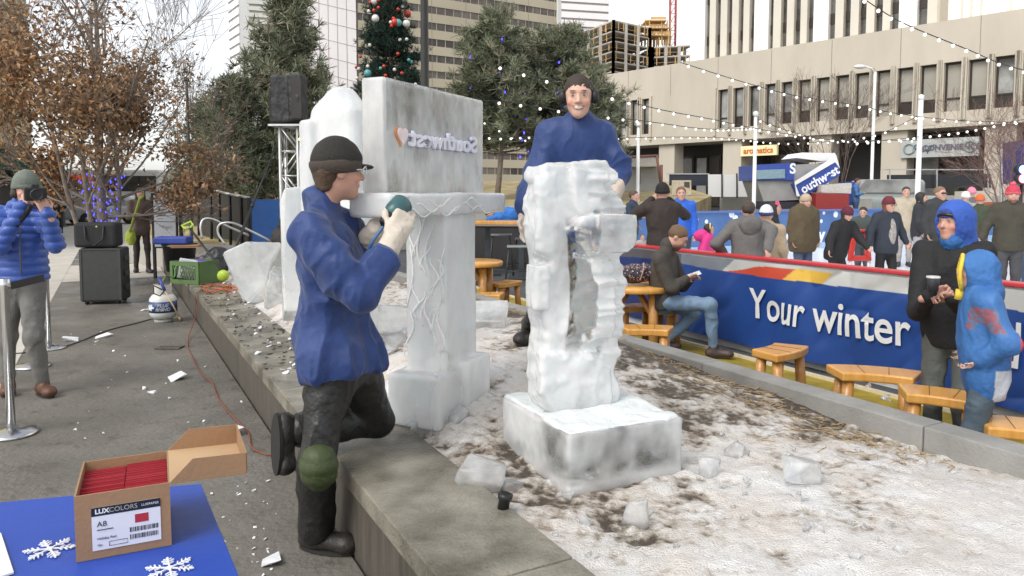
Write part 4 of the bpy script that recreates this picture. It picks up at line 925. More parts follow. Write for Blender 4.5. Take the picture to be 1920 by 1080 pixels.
sb2 = empty('ice_sculpture', JP(0, 0, .58), 'rough unfinished ice carving with a jutting block standing on a square ice block', 'ice sculpture'); so2 = sb2.location.copy()
def JQ(px, py, d=0.0):                  # outline point of the carving read off the photograph, in its own (r, z) plane
    q = (px - 960) / FPX; o = JO + JD * d; r = (q * o.y - o.x) / (JR.x - q * JR.y); Y = o.y + JR.y * r; return (r, D(px, py, Y).z)
S = Solid(); k = .02
OUT = [JQ(*p) for p in ((1003, 311), (1062, 305), (1118, 309), (1144, 325), (1129, 347), (1146, 372), (1160, 402), (1160, 470), (1146, 480), (1156, 520), (1154, 565), (1149, 610), (1147, 655), (1138, 690), (1148, 725), (1145, 795), (1040, 795), (1003, 742), (1000, 700), (1006, 650), (1011, 615), (1002, 588), (1005, 490), (1000, 440), (996, 400), (995, 372), (1006, 345), (998, 335))]
S.poly(OUT, npv3(JO), AJ, .085, k)
bl = [JQ(*p, -.12) for p in ((1083, 408), (1120, 398), (1184, 402), (1185, 455), (1168, 472), (1112, 477), (1066, 430))]; S.poly(bl, npv3(JO - JD * .09), AJ, .085, .008)
for pp, dd, hd in ((((1068, 314), (1122, 316), (1140, 326), (1126, 347), (1140, 375), (1150, 398), (1084, 402), (1070, 360)), -.09, .030), (((1086, 482), (1146, 482), (1153, 530), (1150, 600), (1142, 640), (1096, 640), (1084, 560)), -.08, .035), (((994, 497), (1022, 497), (1022, 578), (994, 578)), -.06, .05), (((1010, 660), (1090, 655), (1142, 690), (1146, 790), (1060, 795), (1008, 735)), -.07, .035), (((1003, 330), (1040, 322), (1044, 420), (1030, 480), (1006, 470)), -.07, .025)):
    S.poly([JQ(*p, dd) for p in pp], npv3(JO + JD * dd), AJ, hd, .012)
S.cone(JP(*[JQ(1058, 440)[0]], -.13, JQ(1058, 440)[1]), JP(JQ(1064, 640)[0], -.14, JQ(1064, 640)[1]), .045, .06, .025, True)
for px, py, rr_ in ((1010, 487, .02), (1108, 655, .022), (1150, 700, .03), (1000, 640, .03), (1050, 315, .012), (1095, 395, .014), (1080, 480, .02)):
    r_, z_ = JQ(px, py); S.cone(JP(r_, -.16, z_), JP(r_, .02, z_ + .01), rr_, rr_ * .7, .015, True)
def rd(V):
    r = (V - np.array(tuple(JO))) @ np.array(tuple(JR)); z = V[:, 2]; d = (V - np.array(tuple(JO))) @ np.array(tuple(JD))
    blk = (r > .02) & (z > 1.27) & (z < 1.46) & (d < -.10); right = np.clip((r - .0) / .03, 0, 1) * (z > .80)
    tool = .020 * (np.clip(1 - 2.2 * np.abs(fbm(V * np.array([.30, .30, 1.7]), 15, 2, 8)), 0, 1) ** 1.5 - .4)
    return np.where(blk, .15, 1) * (tool * right + .012 * (np.clip(1 - 2 * np.abs(fbm(V, 9, 3, 14)), 0, 1) - .4) + .012 * fbm(V, 5, 3, 4))
V, Q = S.mesh(.0065, rd)
r = (V - np.array(tuple(JO))) @ np.array(tuple(JR)); z = V[:, 2]
wn = fbm(V * np.array([1, 1, .6]), 11, 4, 61); ctr = JQ(1062, 560)[0] + .02 * np.sin(z * 7) + .03 * wn; cl = .85 * np.clip((.052 + .05 * wn - np.abs(r - ctr)) / .014, 0, 1) * sst(z, .80, .92) * (1 - sst(z, 1.34, 1.46)) + .22 * ((z > 1.28) & (z < 1.45) & (r > .03)) 
npmesh('carving', V, Q, I_rough, sb2, so2, True, np.stack([cl] * 3, 1))
# tall rounded block behind the kneeling carver
c0 = D(638, 400, 5.0); ax = np.array([[.93, -.36, 0], [.36, .93, 0], [0, 0, 1]])
sc3 = empty('ice_sculpture', (c0.x, 5.0, .45), 'tall rounded white ice form behind the kneeling carver', 'ice sculpture')
V, Q = Solid().box((c0.x + .035, 5.0, 1.25), (.175, .15, .86), ax, .06).ell((c0.x + .02, 5.0, 2.06), (.155, .14, .19), ax, .08).box((c0.x - .15, 5.0, 1.2), (.055, .13, .82), ax, .03, .03).mesh(.012, lambda V: .012 * fbm(V, 4, 4, 55) + .006 * np.abs(fbm(V * [1, 1, .3], 18, 2, 3)))
npmesh('carving', V, Q, I_milk, sc3, sc3.location)
# loose ice
def chunk(label, c, d, seed, n=14, rz=None, tilt=.25, mat_=None, group=None, name='ice_chunk', sink=.25, flat=False):
    rs = np.random.RandomState(seed); bm = bmesh.new(); rz = rs.uniform(0, 6) if rz is None else rz
    M_ = Matrix.Rotation(rz, 3, 'Z') @ Matrix.Rotation(rs.uniform(-tilt, tilt), 3, 'X') @ Matrix.Rotation(rs.uniform(-tilt, tilt), 3, 'Y')
    for i in range(n):
        p = rs.uniform(-1, 1, 3); p = np.sign(p) * np.abs(p) ** (.35 if flat else .6); bm.verts.new(M_ @ Vector((p[0] * d[0] / 2, p[1] * d[1] / 2, p[2] * d[2] / 2)))
    bmesh.ops.convex_hull(bm, input=bm.verts)
    bmesh.ops.delete(bm, geom=[v for v in bm.verts if not v.link_faces], context='VERTS')
    bmesh.ops.bevel(bm, geom=list(bm.edges), offset=min(d) * .03, segments=1, affect='EDGES')
    me = bpy.data.meshes.new(name); bm.to_mesh(me); bm.free(); o = link(name, me, mat_ or I_chunk)
    o.location = (c[0], c[1], c[2] + d[2] * (.5 - sink)); return tag(o, label, 'ice', group)
def onbed(px, py, z=.38):
    p = G(px, py, z)
    for _ in range(4): p = G(px, py, bed_z(p.x, p.y))
    return p
for i, (lab, px, py, d) in enumerate((
    ('pointed clear ice wedge leaning at the foot of the carved pedestal', 800, 805, (.17, .15, .26)), ('large pale ice wedge lying beside the wide stone cap', 905, 905, (.24, .22, .17)),
    ('rounded ice lump alone on the right side of the snow', 1495, 905, (.20, .17, .15)), ('flat ice shard tilted up in the snow near the front', 1190, 985, (.11, .05, .17)),
    ('flat tan tinted ice slab right of the square block', 1385, 850, (.20, .12, .08)), ('small grey ice lump beside the tan ice slab', 1330, 885, (.11, .09, .09)),
    ('bright snowy ice mound right behind the carved pedestal', 905, 610, (.42, .35, .22)), ('squared ice block behind the carved pedestal', 735, 625, (.34, .3, .27)), ('low ice slab in front of the squared block', 720, 655, (.42, .26, .12)),
    ('small clear ice piece left of the pointed wedge', 770, 800, (.12, .1, .08)), ('broken ice piece between the pedestal and the square block', 860, 785, (.16, .12, .10)), ('icy lump in front of the pale wedge', 955, 915, (.10, .09, .06)))):
    p = onbed(px, py); chunk(lab, p, d, 100 + i, 16)
p = D(478, 570, 8.2); chunk('big cracked ice boulder on the cap behind the kneeling carver', (p.x, 8.2, .36), (.80, .55, .70), 231, 11, mat_=ice_mat('boulder_ice', .5, .75, .06, .2, bump=.2, vert=False, sc_=2.5), sink=.05)
p = D(530, 560, 7.6); chunk('second ice boulder tight against the cracked one', (p.x, 7.6, .36), (.5, .42, .55), 233, 10, sink=.05)
p = D(556, 440, 6.3); chunk('upright rough ice slab left of the rounded ice form', (p.x, 6.3, .40), (.26, .3, 1.25), 216, 22, mat_=I_milk, sink=.02, tilt=.05)
r5 = random.Random(4)
for i in range(110):
    px, py = r5.uniform(760, 1700), r5.uniform(720, 1060)
    if 940 < px < 1270 and 700 < py < 930: continue
    p = onbed(px, py)
    if (Vector((p.x, p.y)) - PO).dot(PV) < .5: continue
    s_ = r5.uniform(.018, .06); chunk('small ice fragment in the trampled snow of the planter', p, (s_, s_ * r5.uniform(.6, 1), s_ * .6), 300 + i, 9, group='small ice fragments in the planter')
I_bit = mat('snowy_bit', (.80, .81, .82), .6, var=.1, scale=30, bump=.4)
for i, (lab, px, py, d) in enumerate((('large flat white ice piece on the dark pavement', 330, 712, (.17, .11, .05)), ('white ice crumb pair, the wider one, near the drain', 286, 738, (.075, .05, .03)), ('small round ice crumb beside the wider one', 270, 730, (.035, .03, .028)), ('thin ice flake near the gas bottle', 273, 582, (.14, .06, .03)), ('flat ice piece by the photographer side of the pavement', 194, 632, (.2, .08, .03)), ('clear ice piece left of the flat ice piece', 133, 640, (.16, .12, .06)), ('ice scrap at the foot of the stone wall', 440, 815, (.14, .10, .06)), ('ice scrap on the pavement behind the open box lid', 505, 1055, (.12, .09, .03)))):
    p = G(px, py, 0); chunk(lab, p, d, 400 + i, 12, mat_=I_bit, name='ice_chunk', sink=.1)
for i in range(64):
    if i < 36: px, py = r5.uniform(375, 520), r5.uniform(900, 1080)
    else: px, py = r5.uniform(120, 470), r5.uniform(590, 830)
    p = G(px, py, 0); s_ = r5.uniform(.012, .035) * (.8 if i < 36 else 1.1)
    if (Vector((p.x, p.y)) - PO).dot(PV) > -.05: continue
    chunk('small white ice crumb on the dark pavement', p, (s_, s_ * .7, s_ * .5), 500 + i, 8, mat_=I_bit, group='ice crumbs on the pavement', name='ice_crumb', sink=.1)
for i in range(40):
    s = r5.uniform(1.5, 8); t = r5.uniform(.05, .42); s_ = r5.uniform(.02, .06); p = PL(s, t, .36)
    chunk('small ice crumb on the wet stone cap', p, (s_, s_ * .8, s_ * .4), 600 + i, 8, mat_=I_bit, group='ice crumbs on the stone cap', name='ice_crumb', sink=.1)
# ================================================================== PEOPLE
SKIN = (.50, .29, .21)
def npv(v): return np.array(tuple(v), float)
def hand(S, wr, d, nrm, k, h, curl=.9, w=1.0, side=1, grow=0.0):
    d = Vector(d).normalized(); n = Vector(nrm); n = (n - d * n.dot(d)).normalized(); sd = d.cross(n) * side; wr = Vector(wr); R_ = max(.0088 * k, h * .62) + grow
    A = np.array([npv(sd), npv(n), npv(d)])
    S.cone(wr - d * .05, wr, .026 * k + grow, .028 * k + grow, .015); S.box(wr + d * .045 * k, (.040 * k + grow, .014 * k + grow, .047 * k), A, .012 * k, .012)
    for i, (off, ln) in enumerate(((-.030, .066), (-.010, .078), (.010, .072), (.030, .056))):
        p = wr + d * .088 * k + sd * off * k; c = curl * (1 + .12 * i); d1 = (d * math.cos(c * .5) + n * math.sin(c * .5) + sd * off * 2).normalized(); d2 = (d * math.cos(c * 1.5) + n * math.sin(c * 1.5)).normalized()
        q = p + d1 * ln * .55 * k; S.cone(p - d * .012 * k, q, R_, R_ * .95, .006); S.cone(q, q + d2 * ln * .5 * k, R_ * .95, R_ * .8, .005)
    p = wr + d * .022 * k - sd * .034 * k; q = p + (d * .75 - sd * .55 + n * .35).normalized() * .045 * k; S.cone(p, q, R_ * 1.15, R_ * 1.05, .008); S.cone(q, q + (d * .8 + n * .5 + sd * .1).normalized() * .034 * k, R_, R_ * .85, .006)
def head_parts(S, J, k, h, brow=True):
    c, f, u = J['head'], J['hf'], J['hu']; s = f.cross(u) * -1; at = lambda a, b, z: c + s * a * k + f * b * k + u * z * k; A = np.array([npv(s), npv(f), npv(u)])
    S.ell(at(0, -.012, .035), (.076 * k, .096 * k, .086 * k), A, .02).ell(at(0, .022, -.025), (.064 * k, .072 * k, .088 * k), A, .03).ell(at(0, .062, -.088), (.030 * k, .028 * k, .026 * k), A, .03)
    S.cone(at(0, .088, .018), at(0, .110, -.018), .008 * k, .0135 * k, .012); S.ell(at(.013, .094, -.022), (.009 * k, .010 * k, .008 * k), A, .006).ell(at(-.013, .094, -.022), (.009 * k, .010 * k, .008 * k), A, .006)
    S.ell(at(0, .084, .038), (.048 * k, .012 * k, .010 * k), A, .018)
    for q in (-1, 1):
        S.ell(at(.031 * q, .098, .016), (.013 * k, .009 * k, .010 * k), A, .012, True); S.ell(at(.031 * q, .080, .015), (.0125 * k, .0125 * k, .0125 * k), A, .003)
        S.ell(at(.076 * q, -.012, .0), (.010 * k, .020 * k, .031 * k), A, .006); S.ell(at(.040 * q, .066, -.022), (.022 * k, .018 * k, .020 * k), A, .015)
    S.ell(at(0, .088, -.052), (.024 * k, .012 * k, .010 * k), A, .008)
    return at
def paint_head(at, k, look):
    lip = tuple(a * b for a, b in zip(look['skin'], (1.0, .70, .66))); P = []
    for q in (-1, 1):
        P += [(at(.031 * q, .094, .015), (.010, .02, .0050), (.36, .29, .26)), (at(.031 * q, .096, .015), (.006, .02, .007), (.06, .04, .03)), (at(.031 * q, .094, .0245), (.016, .02, .0035), (.10, .055, .04)), (at(.032 * q, .092, .038), (.020, .02, .0042), look.get('brow', (.24, .14, .09))), (at(.045 * q, .072, -.026), (.020, .03, .017), tuple(a * b for a, b in zip(look['skin'], (1.12, .86, .82))))]
    P += [(at(0, .10, -.052), (.024, .02, .008), lip)]
    if look.get('smile'): P = P[:-1] + [(at(x_, .10, z_), (.012, .03, .0055), tuple(a * .55 for a in lip)) for x_, z_ in ((-.027, -.047), (-.017, -.058), (0, -.063), (.017, -.058), (.027, -.047))] + [(at(x_, .10, z_), (.011, .03, .0048), (.74, .70, .65)) for x_, z_ in ((-.013, -.0525), (0, -.0555), (.013, -.0525))]
    if look.get('buzz'): P += [(at(0, -.03, .075), (.082, .112, .062), look['buzz']), (at(0, -.06, .03), (.085, .065, .07), look['buzz'])]
    if look.get('beard'): P = [(at(0, .055, -.085), (.062, .07, .048), look['beard'])] + P
    return P
def skincol(V, J, k, look, P):
    c = np.tile(np.array(look['skin']), (len(V), 1)); s = npv(J['hf'].cross(J['hu']) * -1); f, u = npv(J['hf']), npv(J['hu'])
    c *= (1 + .10 * fbm(V, 30, 2, 4))[:, None]
    for p, r, col in P:
        d = V - npv(p); e = (d @ s / (r[0] * k)) ** 2 + (d @ f / (r[1] * k)) ** 2 + (d @ u / (r[2] * k)) ** 2; m = np.clip(1.5 - e, 0, 1)[:, None]; c = c * (1 - m) + np.array(col) * m
    return c
M_skin = mat('skin', (1, 1, 1), .5, var=.04, scale=40, attr='Col', sss=.12, bump=.08, bscale=160)
def cloth(col, **k): return cm(col, k.pop('rough', .8), k.pop('bump', .35), k.pop('bscale', 35), k.pop('var', .14), k.pop('scale', 9), **k)
def fold(amp, fr=7, seed=1, z=.55):
    def d(V):
        W_ = V + .05 * np.stack([fbm(V, fr * .8, 2, seed + q) for q in (31, 37, 41)], 1); a = np.clip(1 - 2.4 * np.abs(fbm(W_ @ np.array([[.86, .5, 0], [-.5, .86, 0], [0, 0, 1]]) * np.array([1, 1, z]), fr, 3, seed, .4)), 0, 1) ** 1.8; b = np.clip(1 - 2.6 * np.abs(fbm(W_ @ np.array([[.8, 0, .6], [.2, .97, 0], [-.6, 0, .8]]) * np.array([1, 1, z]), fr * .8, 3, seed + 9, .4)), 0, 1) ** 1.8
        if amp > .025: b = b + .25 * np.clip(1 - 2.6 * np.abs(fbm(V * np.array([1, 1, .6]), fr * 2.3, 2, seed + 21)), 0, 1) ** 2
        return amp * (.85 * a + .75 * b - .45 + .45 * fbm(V, fr * .5, 2, seed + 3))
    return d
def puff(step=.062, amp=.010): return lambda V: amp * np.abs(np.sin(np.pi * (V[:, 2] + .012 * fbm(V, 6, 2, 3)) / step)) ** .6 - amp * .5 + .005 * fbm(V, 9, 2, 7)
def make_person(label, J, look, h=.018, group=None, kneel=False):
    k = J['k']; base = J['base']; t = empty('person', base, label, 'person', group); o = npv(base); bulk = look.get('bulk', 1.0); hc = max(h, .009)
    up = (J['neck'] - J['pel']).normalized(); sd = (J['shL'] - J['shR']); sd = (sd - up * sd.dot(up)).normalized(); fw = sd.cross(up); A = np.array([npv(sd), npv(fw), npv(up)])
    mid = J['pel'].lerp(J['chest'], .5)
    wr = {q: J['ha' + q] - (J['ha' + q] - J['el' + q]).normalized() * .055 * k for q in 'LR'}
    hd = {q: (J['ha' + q] - J['el' + q]).normalized() for q in 'LR'}
    # body: one skin surface from head to feet, inside the clothes
    S = Solid(); at = head_parts(S, J, k, h)
    S.cone(J['head'] - J['hu'] * .06 * k - J['hf'] * .02 * k, J['neck'], .050 * k, .049 * k, .03)
    S.ell(J['chest'], (.14 * k, .08 * k, .18 * k), A, .04).ell(mid, (.125 * k, .08 * k, .18 * k), A, .04).ell(J['pel'], (.13 * k, .085 * k, .11 * k), A, .04)
    for q in 'LR':
        S.cone(J['neck'] - up * .03 * k, J['sh' + q] - up * .01 * k, .034 * k, .036 * k, .03).cone(J['sh' + q], J['el' + q], .040 * k, .034 * k, .03).cone(J['el' + q], wr[q], .034 * k, .026 * k, .02)
        if not look.get('gloves'): hand(S, wr[q], J.get('hd' + q, hd[q]), J.get('hn' + q, fw - sd * (.6 if q == 'L' else -.6)), k, h, J.get('curl', .8), side=1 if q == 'L' else -1)
        S.cone(J['hip' + q], J['kn' + q], .062 * k, .045 * k, .03).cone(J['kn' + q], J['an' + q], .044 * k, .034 * k, .03)
    V, Q = S.mesh(h); P = paint_head(at, k, look); npmesh('body', V, Q, M_skin, t, o, True, skincol(V, J, k, look, P))
    # jacket
    S = Solid(); b = bulk * k
    S.ell(J['chest'] + fw * .004, (.178 * b, .118 * b, .215 * b), A, .05).ell(mid, (.162 * b, .118 * b, .22 * b), A, .05)
    hw = look.get('hemw', 1.0); S.ell(J['pel'] - fw * look.get('hemb', 0), (.175 * b * hw, .128 * b * hw, .24 * b), A, .05)
    S.cone(J['neck'].lerp(J['shL'], .35) - up * .012, J['shL'], .052 * b, .058 * b, .05).cone(J['neck'].lerp(J['shR'], .35) - up * .012, J['shR'], .052 * b, .058 * b, .05)
    if look.get('hipj'):
        for q in 'LR': S.ell(J['hip' + q] + up * .02, (look['hipj'],) * 3, None, .06)
    hem = look.get('hem', -.10) * k; S.plane(up, up.dot(J['pel'] + up * hem))
    if look.get('collar', 1): S.cone(J['neck'] - up * .03, J['neck'] + up * look.get('colh', .025) * k + J['hf'] * .01, .079 * k, .074 * k, .03)
    sv = look.get('sleeve', 1.0)
    for q in 'LR': S.cone(J['sh' + q], J['el' + q], .064 * b * sv, .056 * b * sv, .04).cone(J['el' + q], wr[q] - hd[q] * look.get('sl', 0), .057 * b * sv, look.get('slr', .043) * b * sv, .03)
    V, Q = S.mesh(h if h < .007 else max(h, hc), look.get('jdisp') or fold(.011 * k, 6, int(base[0] * 91) % 50)); jk = npmesh('jacket', V, Q, look['jm'] if 'jm' in look else cloth(look['jacket']), t, o, True, look['jcol'](V) if 'jcol' in look else None)
    # trousers
    S = Solid(); tb_ = look.get('tb', 1.0) * k
    S.ell(J['pel'] - up * .02, (.160 * tb_, .112 * tb_, .14 * tb_), A, .05)
    for q in 'LR': S.cone(J['hip' + q], J['kn' + q], .088 * tb_, .066 * tb_, .04).cone(J['kn' + q], J['an' + q] + (J['kn' + q] - J['an' + q]) * .05, .064 * tb_, look.get('cuff', .052) * tb_, .03)
    V, Q = S.mesh(max(h, hc), fold(.012 * k, 7, 3)); npmesh('trousers', V, Q, look['pm'] if 'pm' in look else cloth(look['pants']), t, o)
    for q in 'LR':
        S = Solid(); a = J['an' + q]; toe = J['toe' + q]; un = J.get('un' + q, Vector((0, 0, 1))); B_ = a - un * .055 * k
        S.cone(a + un * .03, B_, .046 * k, .044 * k, .03).cone(B_ - toe * .04 * k, B_ + toe * .13 * k, .046 * k, .042 * k, .03).ell(B_ + toe * .15 * k, (.05 * k, .05 * k, .038 * k), None, .03).plane(un, un.dot(a) - .085 * k)
        V, Q = S.mesh(max(h * .8, .008)); sh = npmesh('shoe', V, Q, cloth(look.get('shoe', (.035, .03, .028)), rough=.5), t, o)
        if h < .01:
            mb = MB(); ps = []; tn = toe.cross(un)
            for i in range(16): g = 2 * math.pi * i / 16; ps.append(a - un * .098 * k + toe * (.05 + .135 * math.cos(g)) * k + tn * .050 * math.sin(g) * k)
            mb.prism(ps, un * .016); part_at(mb, base).build('sole', cm((.02, .018, .016)), sh)
    if look.get('gloves'):
        for q in 'LR':
            S = Solid(); hand(S, wr[q], J.get('hd' + q, hd[q]), J.get('hn' + q, fw - sd * (.6 if q == 'L' else -.6)), k * look.get('gk', 1.08), h, J.get('curl', .8), side=1 if q == 'L' else -1, grow=.001)
            if look.get('gcuff'): S.cone(wr[q] - hd[q] * look['gcuff'], wr[q], .060 * k, .042 * k, .03)
            V, Q = S.mesh(h, fold(.004, 14, 2, 1)); npmesh('glove', V, Q, cloth(look['gloves']), t, o)
    # hair / hat
    c, f, u = J['head'], J['hf'], J['hu']; s = f.cross(u) * -1; HA = np.array([npv(s), npv(f), npv(u)])
    if look.get('hair'):
        S = Solid(); q_ = look.get('hthin', 0); S.ell(at(0, -.016, .040 - q_ * .5), (.083 * k - q_, .102 * k - q_, .091 * k - q_), HA, .02); n = (u * look.get('hu', .72) - f * .72).normalized(); S.plane(n, n.dot(at(0, look.get('hl', .030), .030 + (look.get('hl', .03) - .03) * .6)))
        if look.get('long'):
            for q in (-1, 0, 1): S.cone(at(.055 * q, -.055 + .03 * abs(q), .02), at(.075 * q, -.06 + .07 * abs(q), -look['long']), .042 * k, .03 * k, .03)
        if look.get('nape'):
            for q in (-1, 0, 1): S.cone(at(.042 * q, -.078 + .012 * abs(q), .0), at(.036 * q, -.074 + .012 * abs(q), -look['nape']), .030 * k, .022 * k, .03)
        hh = max(h * .8, .006); V, Q = S.mesh(hh, lambda V: .006 * fbm(V, 26, 3, 6) + (.0025 * fbm(V, 70, 2, 8) if h < .012 else 0)); npmesh('hair', V, Q, cloth(look['hair'], rough=.65, bscale=140), t, o)
    ht = look.get('hat')
    if ht == 'beanie' or ht == 'brim':
        S = Solid(); S.ell(at(0, -.008, .048), (.093 * k, .112 * k, .112 * k), HA, .02); n = (u * .97 - f * .10).normalized() if ht == 'beanie' else (u * .985 - f * .17).normalized(); pl = n.dot(at(0, .0, .036 if ht == 'beanie' else .026)); S.plane(n, pl)
        V, Q = S.mesh(max(h * .8, .006), lambda V: .004 * fbm(V, 20, 2, 6) + (.003 * np.sin(V[:, 2] * 480) if h < .012 and ht == 'beanie' else 0)); hat = npmesh('hat', V, Q, cloth(look['hatc'], bscale=120), t, o)
        S = Solid(); S.ell(at(0, -.010, .032), (.099 * k, .117 * k, .075 * k), HA, .02).plane(n, n.dot(at(0, 0, .012 if ht == 'beanie' else -.002))).plane(-n, -n.dot(at(0, 0, .062)))
        V, Q = S.mesh(max(h * .8, .006)); npmesh('hat_band', V, Q, cloth(look.get('bandc', tuple(x * .85 for x in look['hatc'])), bscale=120), hat, o)
        if ht == 'brim':
            S = Solid(); S.ell(at(0, .112, .032), (.060 * k, .046 * k, .013 * k), HA, .01); V, Q = S.mesh(.006); npmesh('brim', V, Q, cloth(look['hatc']), hat, o)
        if look.get('pom'): V, Q = Solid().ell(at(0, -.01, .17), (.035 * k,) * 3).mesh(.01, lambda V: .012 * fbm(V, 60, 1, 2)); npmesh('pompom', V, Q, cloth(look['pom']), hat, o)
    if ht == 'hood':
        S = Solid(); S.ell(at(0, -.020, .022), (.112 * k, .128 * k, .140 * k), HA, .03).cone(at(0, -.04, -.07), J['neck'] - f * .03, .10 * k, .11 * k, .04).ell(at(0, .105, -.012), (.072 * k, .085 * k, .098 * k), HA, .02, True)
        V, Q = S.mesh(max(h * .8, .008), fold(.006, 12, 2)); npmesh('hood', V, Q, cloth(look['hatc']), t, o)
    if look.get('scarf'):
        S = Solid(); S.cone(J['neck'] + up * .0, at(0, .0, -.10), .085 * k, .082 * k, .03); V, Q = S.mesh(max(h * .8, .008), fold(.01, 14, 3)); npmesh('scarf', V, Q, cloth(look['scarf']), t, o)
    return t, at, (sd, fw, up)

ARMS = {'down': ((.05, -.02, -.28), (.05, .06, -.53)), 'out': ((.13, -.01, -.25), (.20, .06, -.47)), 'pocket': ((.10, -.10, -.26), (.00, .07, -.44)), 'hold': ((.05, .05, -.28), (-.10, .26, -.22)), 'camera': ((.16, .18, -.10), (-.10, .20, .14)), 'rail': ((.08, .06, -.27), (.06, .34, -.36)), 'reach': ((.06, .14, -.24), (.05, .36, -.40)), 'elbowout': ((.20, -.10, -.22), (.06, .10, -.40))}
def stand(px, ytop, Y, gz, yaw, aL='down', aR='down', lean=0.0, stride=0.0, tilt=0.0, hyaw=None, dx=0.0):
    top = D(px, ytop, Y); H = top.z - gz + .01; k = H / 1.75; f = Vector((math.sin(R(yaw)), -math.cos(R(yaw)), 0)); l = Vector((math.cos(R(yaw)), math.sin(R(yaw)), 0)); U = Vector((0, 0, 1)); b = Vector((top.x, Y, gz))
    u2 = (U + f * lean).normalized(); W = lambda s_, ff, z: b + l * s_ * k + f * ff * k + U * z * k
    pel = W(0, -lean * .25, .93); T = lambda s_, ff, z: pel + l * s_ * k + f * ff * k + u2 * z * k
    J = dict(k=k, base=b, pel=pel, chest=T(0, .0, .37), neck=T(0, .01, .55), shL=T(.175, -.005, .50), shR=T(-.175, -.005, .50))
    hf = Vector((math.sin(R(yaw if hyaw is None else hyaw)), -math.cos(R(yaw if hyaw is None else hyaw)), 0)); hf = (hf - U * tilt).normalized(); J['hf'] = hf; J['hu'] = (U - hf * hf.z).normalized(); J['head'] = J['neck'] + U * .135 * k + f * .03 * k
    for q, a, sg in (('L', aL, 1), ('R', aR, -1)):
        e, h_ = ARMS[a]; s0 = J['sh' + q]; J['el' + q] = s0 + l * e[0] * sg * k + f * e[1] * k + U * e[2] * k; J['ha' + q] = s0 + l * h_[0] * sg * k + f * h_[1] * k + U * h_[2] * k
        J['hip' + q] = pel + l * .085 * sg * k - U * .04 * k; fo_ = stride * sg; J['kn' + q] = W(.09 * sg, fo_ * .55 + .02, .50); J['an' + q] = W(.095 * sg, fo_ - .01, .095); J['toe' + q] = (f + l * .2 * sg).normalized()
    d = J['head'] - Vector((top.x, Y, J['head'].z)); return J
# ---- the kneeling carver
J = dict(k=1.0, base=Vector((-.85, 3.14, 0)))
J['pel'] = D(640, 668, 3.26); J['chest'] = D(622, 500, 3.24); J['neck'] = D(606, 388, 3.25); J['head'] = D(634, 324, 3.26)
J['hf'] = Vector((.84, .52, -.04)).normalized(); J['hu'] = (Vector((.04, 0, 1)) - J['hf'] * Vector((.04, 0, 1)).dot(J['hf'])).normalized()
J['shR'] = D(582, 438, 3.07); J['shL'] = D(648, 424, 3.42); J['elR'] = D(680, 556, 3.00); J['haR'] = D(750, 424, 3.17); J['elL'] = D(655, 490, 3.52); J['haL'] = D(716, 420, 3.34)
J['hipR'] = D(622, 690, 3.17); J['hipL'] = D(668, 690, 3.33); J['knR'] = D(594, 862, 3.06); J['anR'] = Vector((-.85, 3.15, .10)); J['toeR'] = Vector((.86, -.28, 0)).normalized(); J['knL'] = D(706, 786, 3.52)
J['anL'] = D(556, 806, 3.26); J['toeL'] = Vector((-.10, -.25, -.95)).normalized(); J['unL'] = (J['knL'] - J['anL']).normalized(); tl = J['toeL'] - J['unL'] * J['toeL'].dot(J['unL']); J['toeL'] = tl.normalized()
J['hdR'] = Vector((.35, .45, .8)); J['hdL'] = Vector((.75, -.2, .5)); J['hnR'] = Vector((-.3, .7, .1)); J['hnL'] = Vector((.2, -.5, -.3)); J['curl'] = 1.15
NYLON = mat('navy_nylon', (.010, .036, .150), .6, var=.14, scale=5, bump=.4, bscale=16, sheen=.15)
BLKP = mat('black_snow_trousers', (.013, .013, .012), .42, var=.3, scale=12, bump=.5, bscale=26)
_f1 = fold(.031, 5.4, 12, .34); _pz = J['pel'].z
def kdisp(V): return _f1(V) + .009 * fbm(V * np.array([1, 1, .08]), 22, 2, 4) * np.exp(-np.abs(V[:, 2] - _pz + .03) / .07)
look = dict(skin=(.56, .31, .225), jm=NYLON, jdisp=kdisp, bulk=1.12, hemw=1.12, hemb=.02, hipj=.150, sleeve=1.12, slr=.064, sl=.14, hem=-.06, pm=BLKP, tb=1.15, cuff=.070, gk=1.3, shoe=(.022, .019, .016), gloves=(.62, .55, .46), gcuff=.20, nape=.062, hair=(.075, .042, .022), hat='brim', hatc=(.020, .017, .014), bandc=(.058, .044, .033), colh=.03)
kn, at, fr = make_person('man in a blue jacket and black beanie kneeling on the stone cap', J, look, .0066)
ko = kn.location
S = Solid(); p = J['knR']; S.ell(p + Vector((.02, -.045, -.015)), (.078, .068, .098), None, .02).ell(p + Vector((.025, -.07, .01)), (.05, .05, .06), None, .03)
V, Q = S.mesh(.008, lambda V: .004 * np.abs(np.sin(V[:, 2] * 55))); npmesh('knee_pad', V, Q, mat('olive_pad', (.046, .064, .020), .6, var=.2, scale=14, bump=.3), kn, ko)
mb = MB(); g0 = at(.045, .100, .014); s_ = J['hf'].cross(J['hu']) * -1
for q in (-1, 1): mb.tube([at(.058 * q, .085 + .0 * i, .014) + (s_ * math.cos(i * .524) * .022 * q * -.4 + J['hu'] * math.sin(i * .524) * .018 + J['hf'] * .025 * abs(math.cos(i * .26))) for i in range(13)], .003, 5); mb.tube([at(.072 * q, .085, .018), at(.084 * q, .0, .012)], .0035, 5)
part_at(mb, ko).build('safety_glasses', mat('clear_frame', (.55, .58, .58), .2), kn)
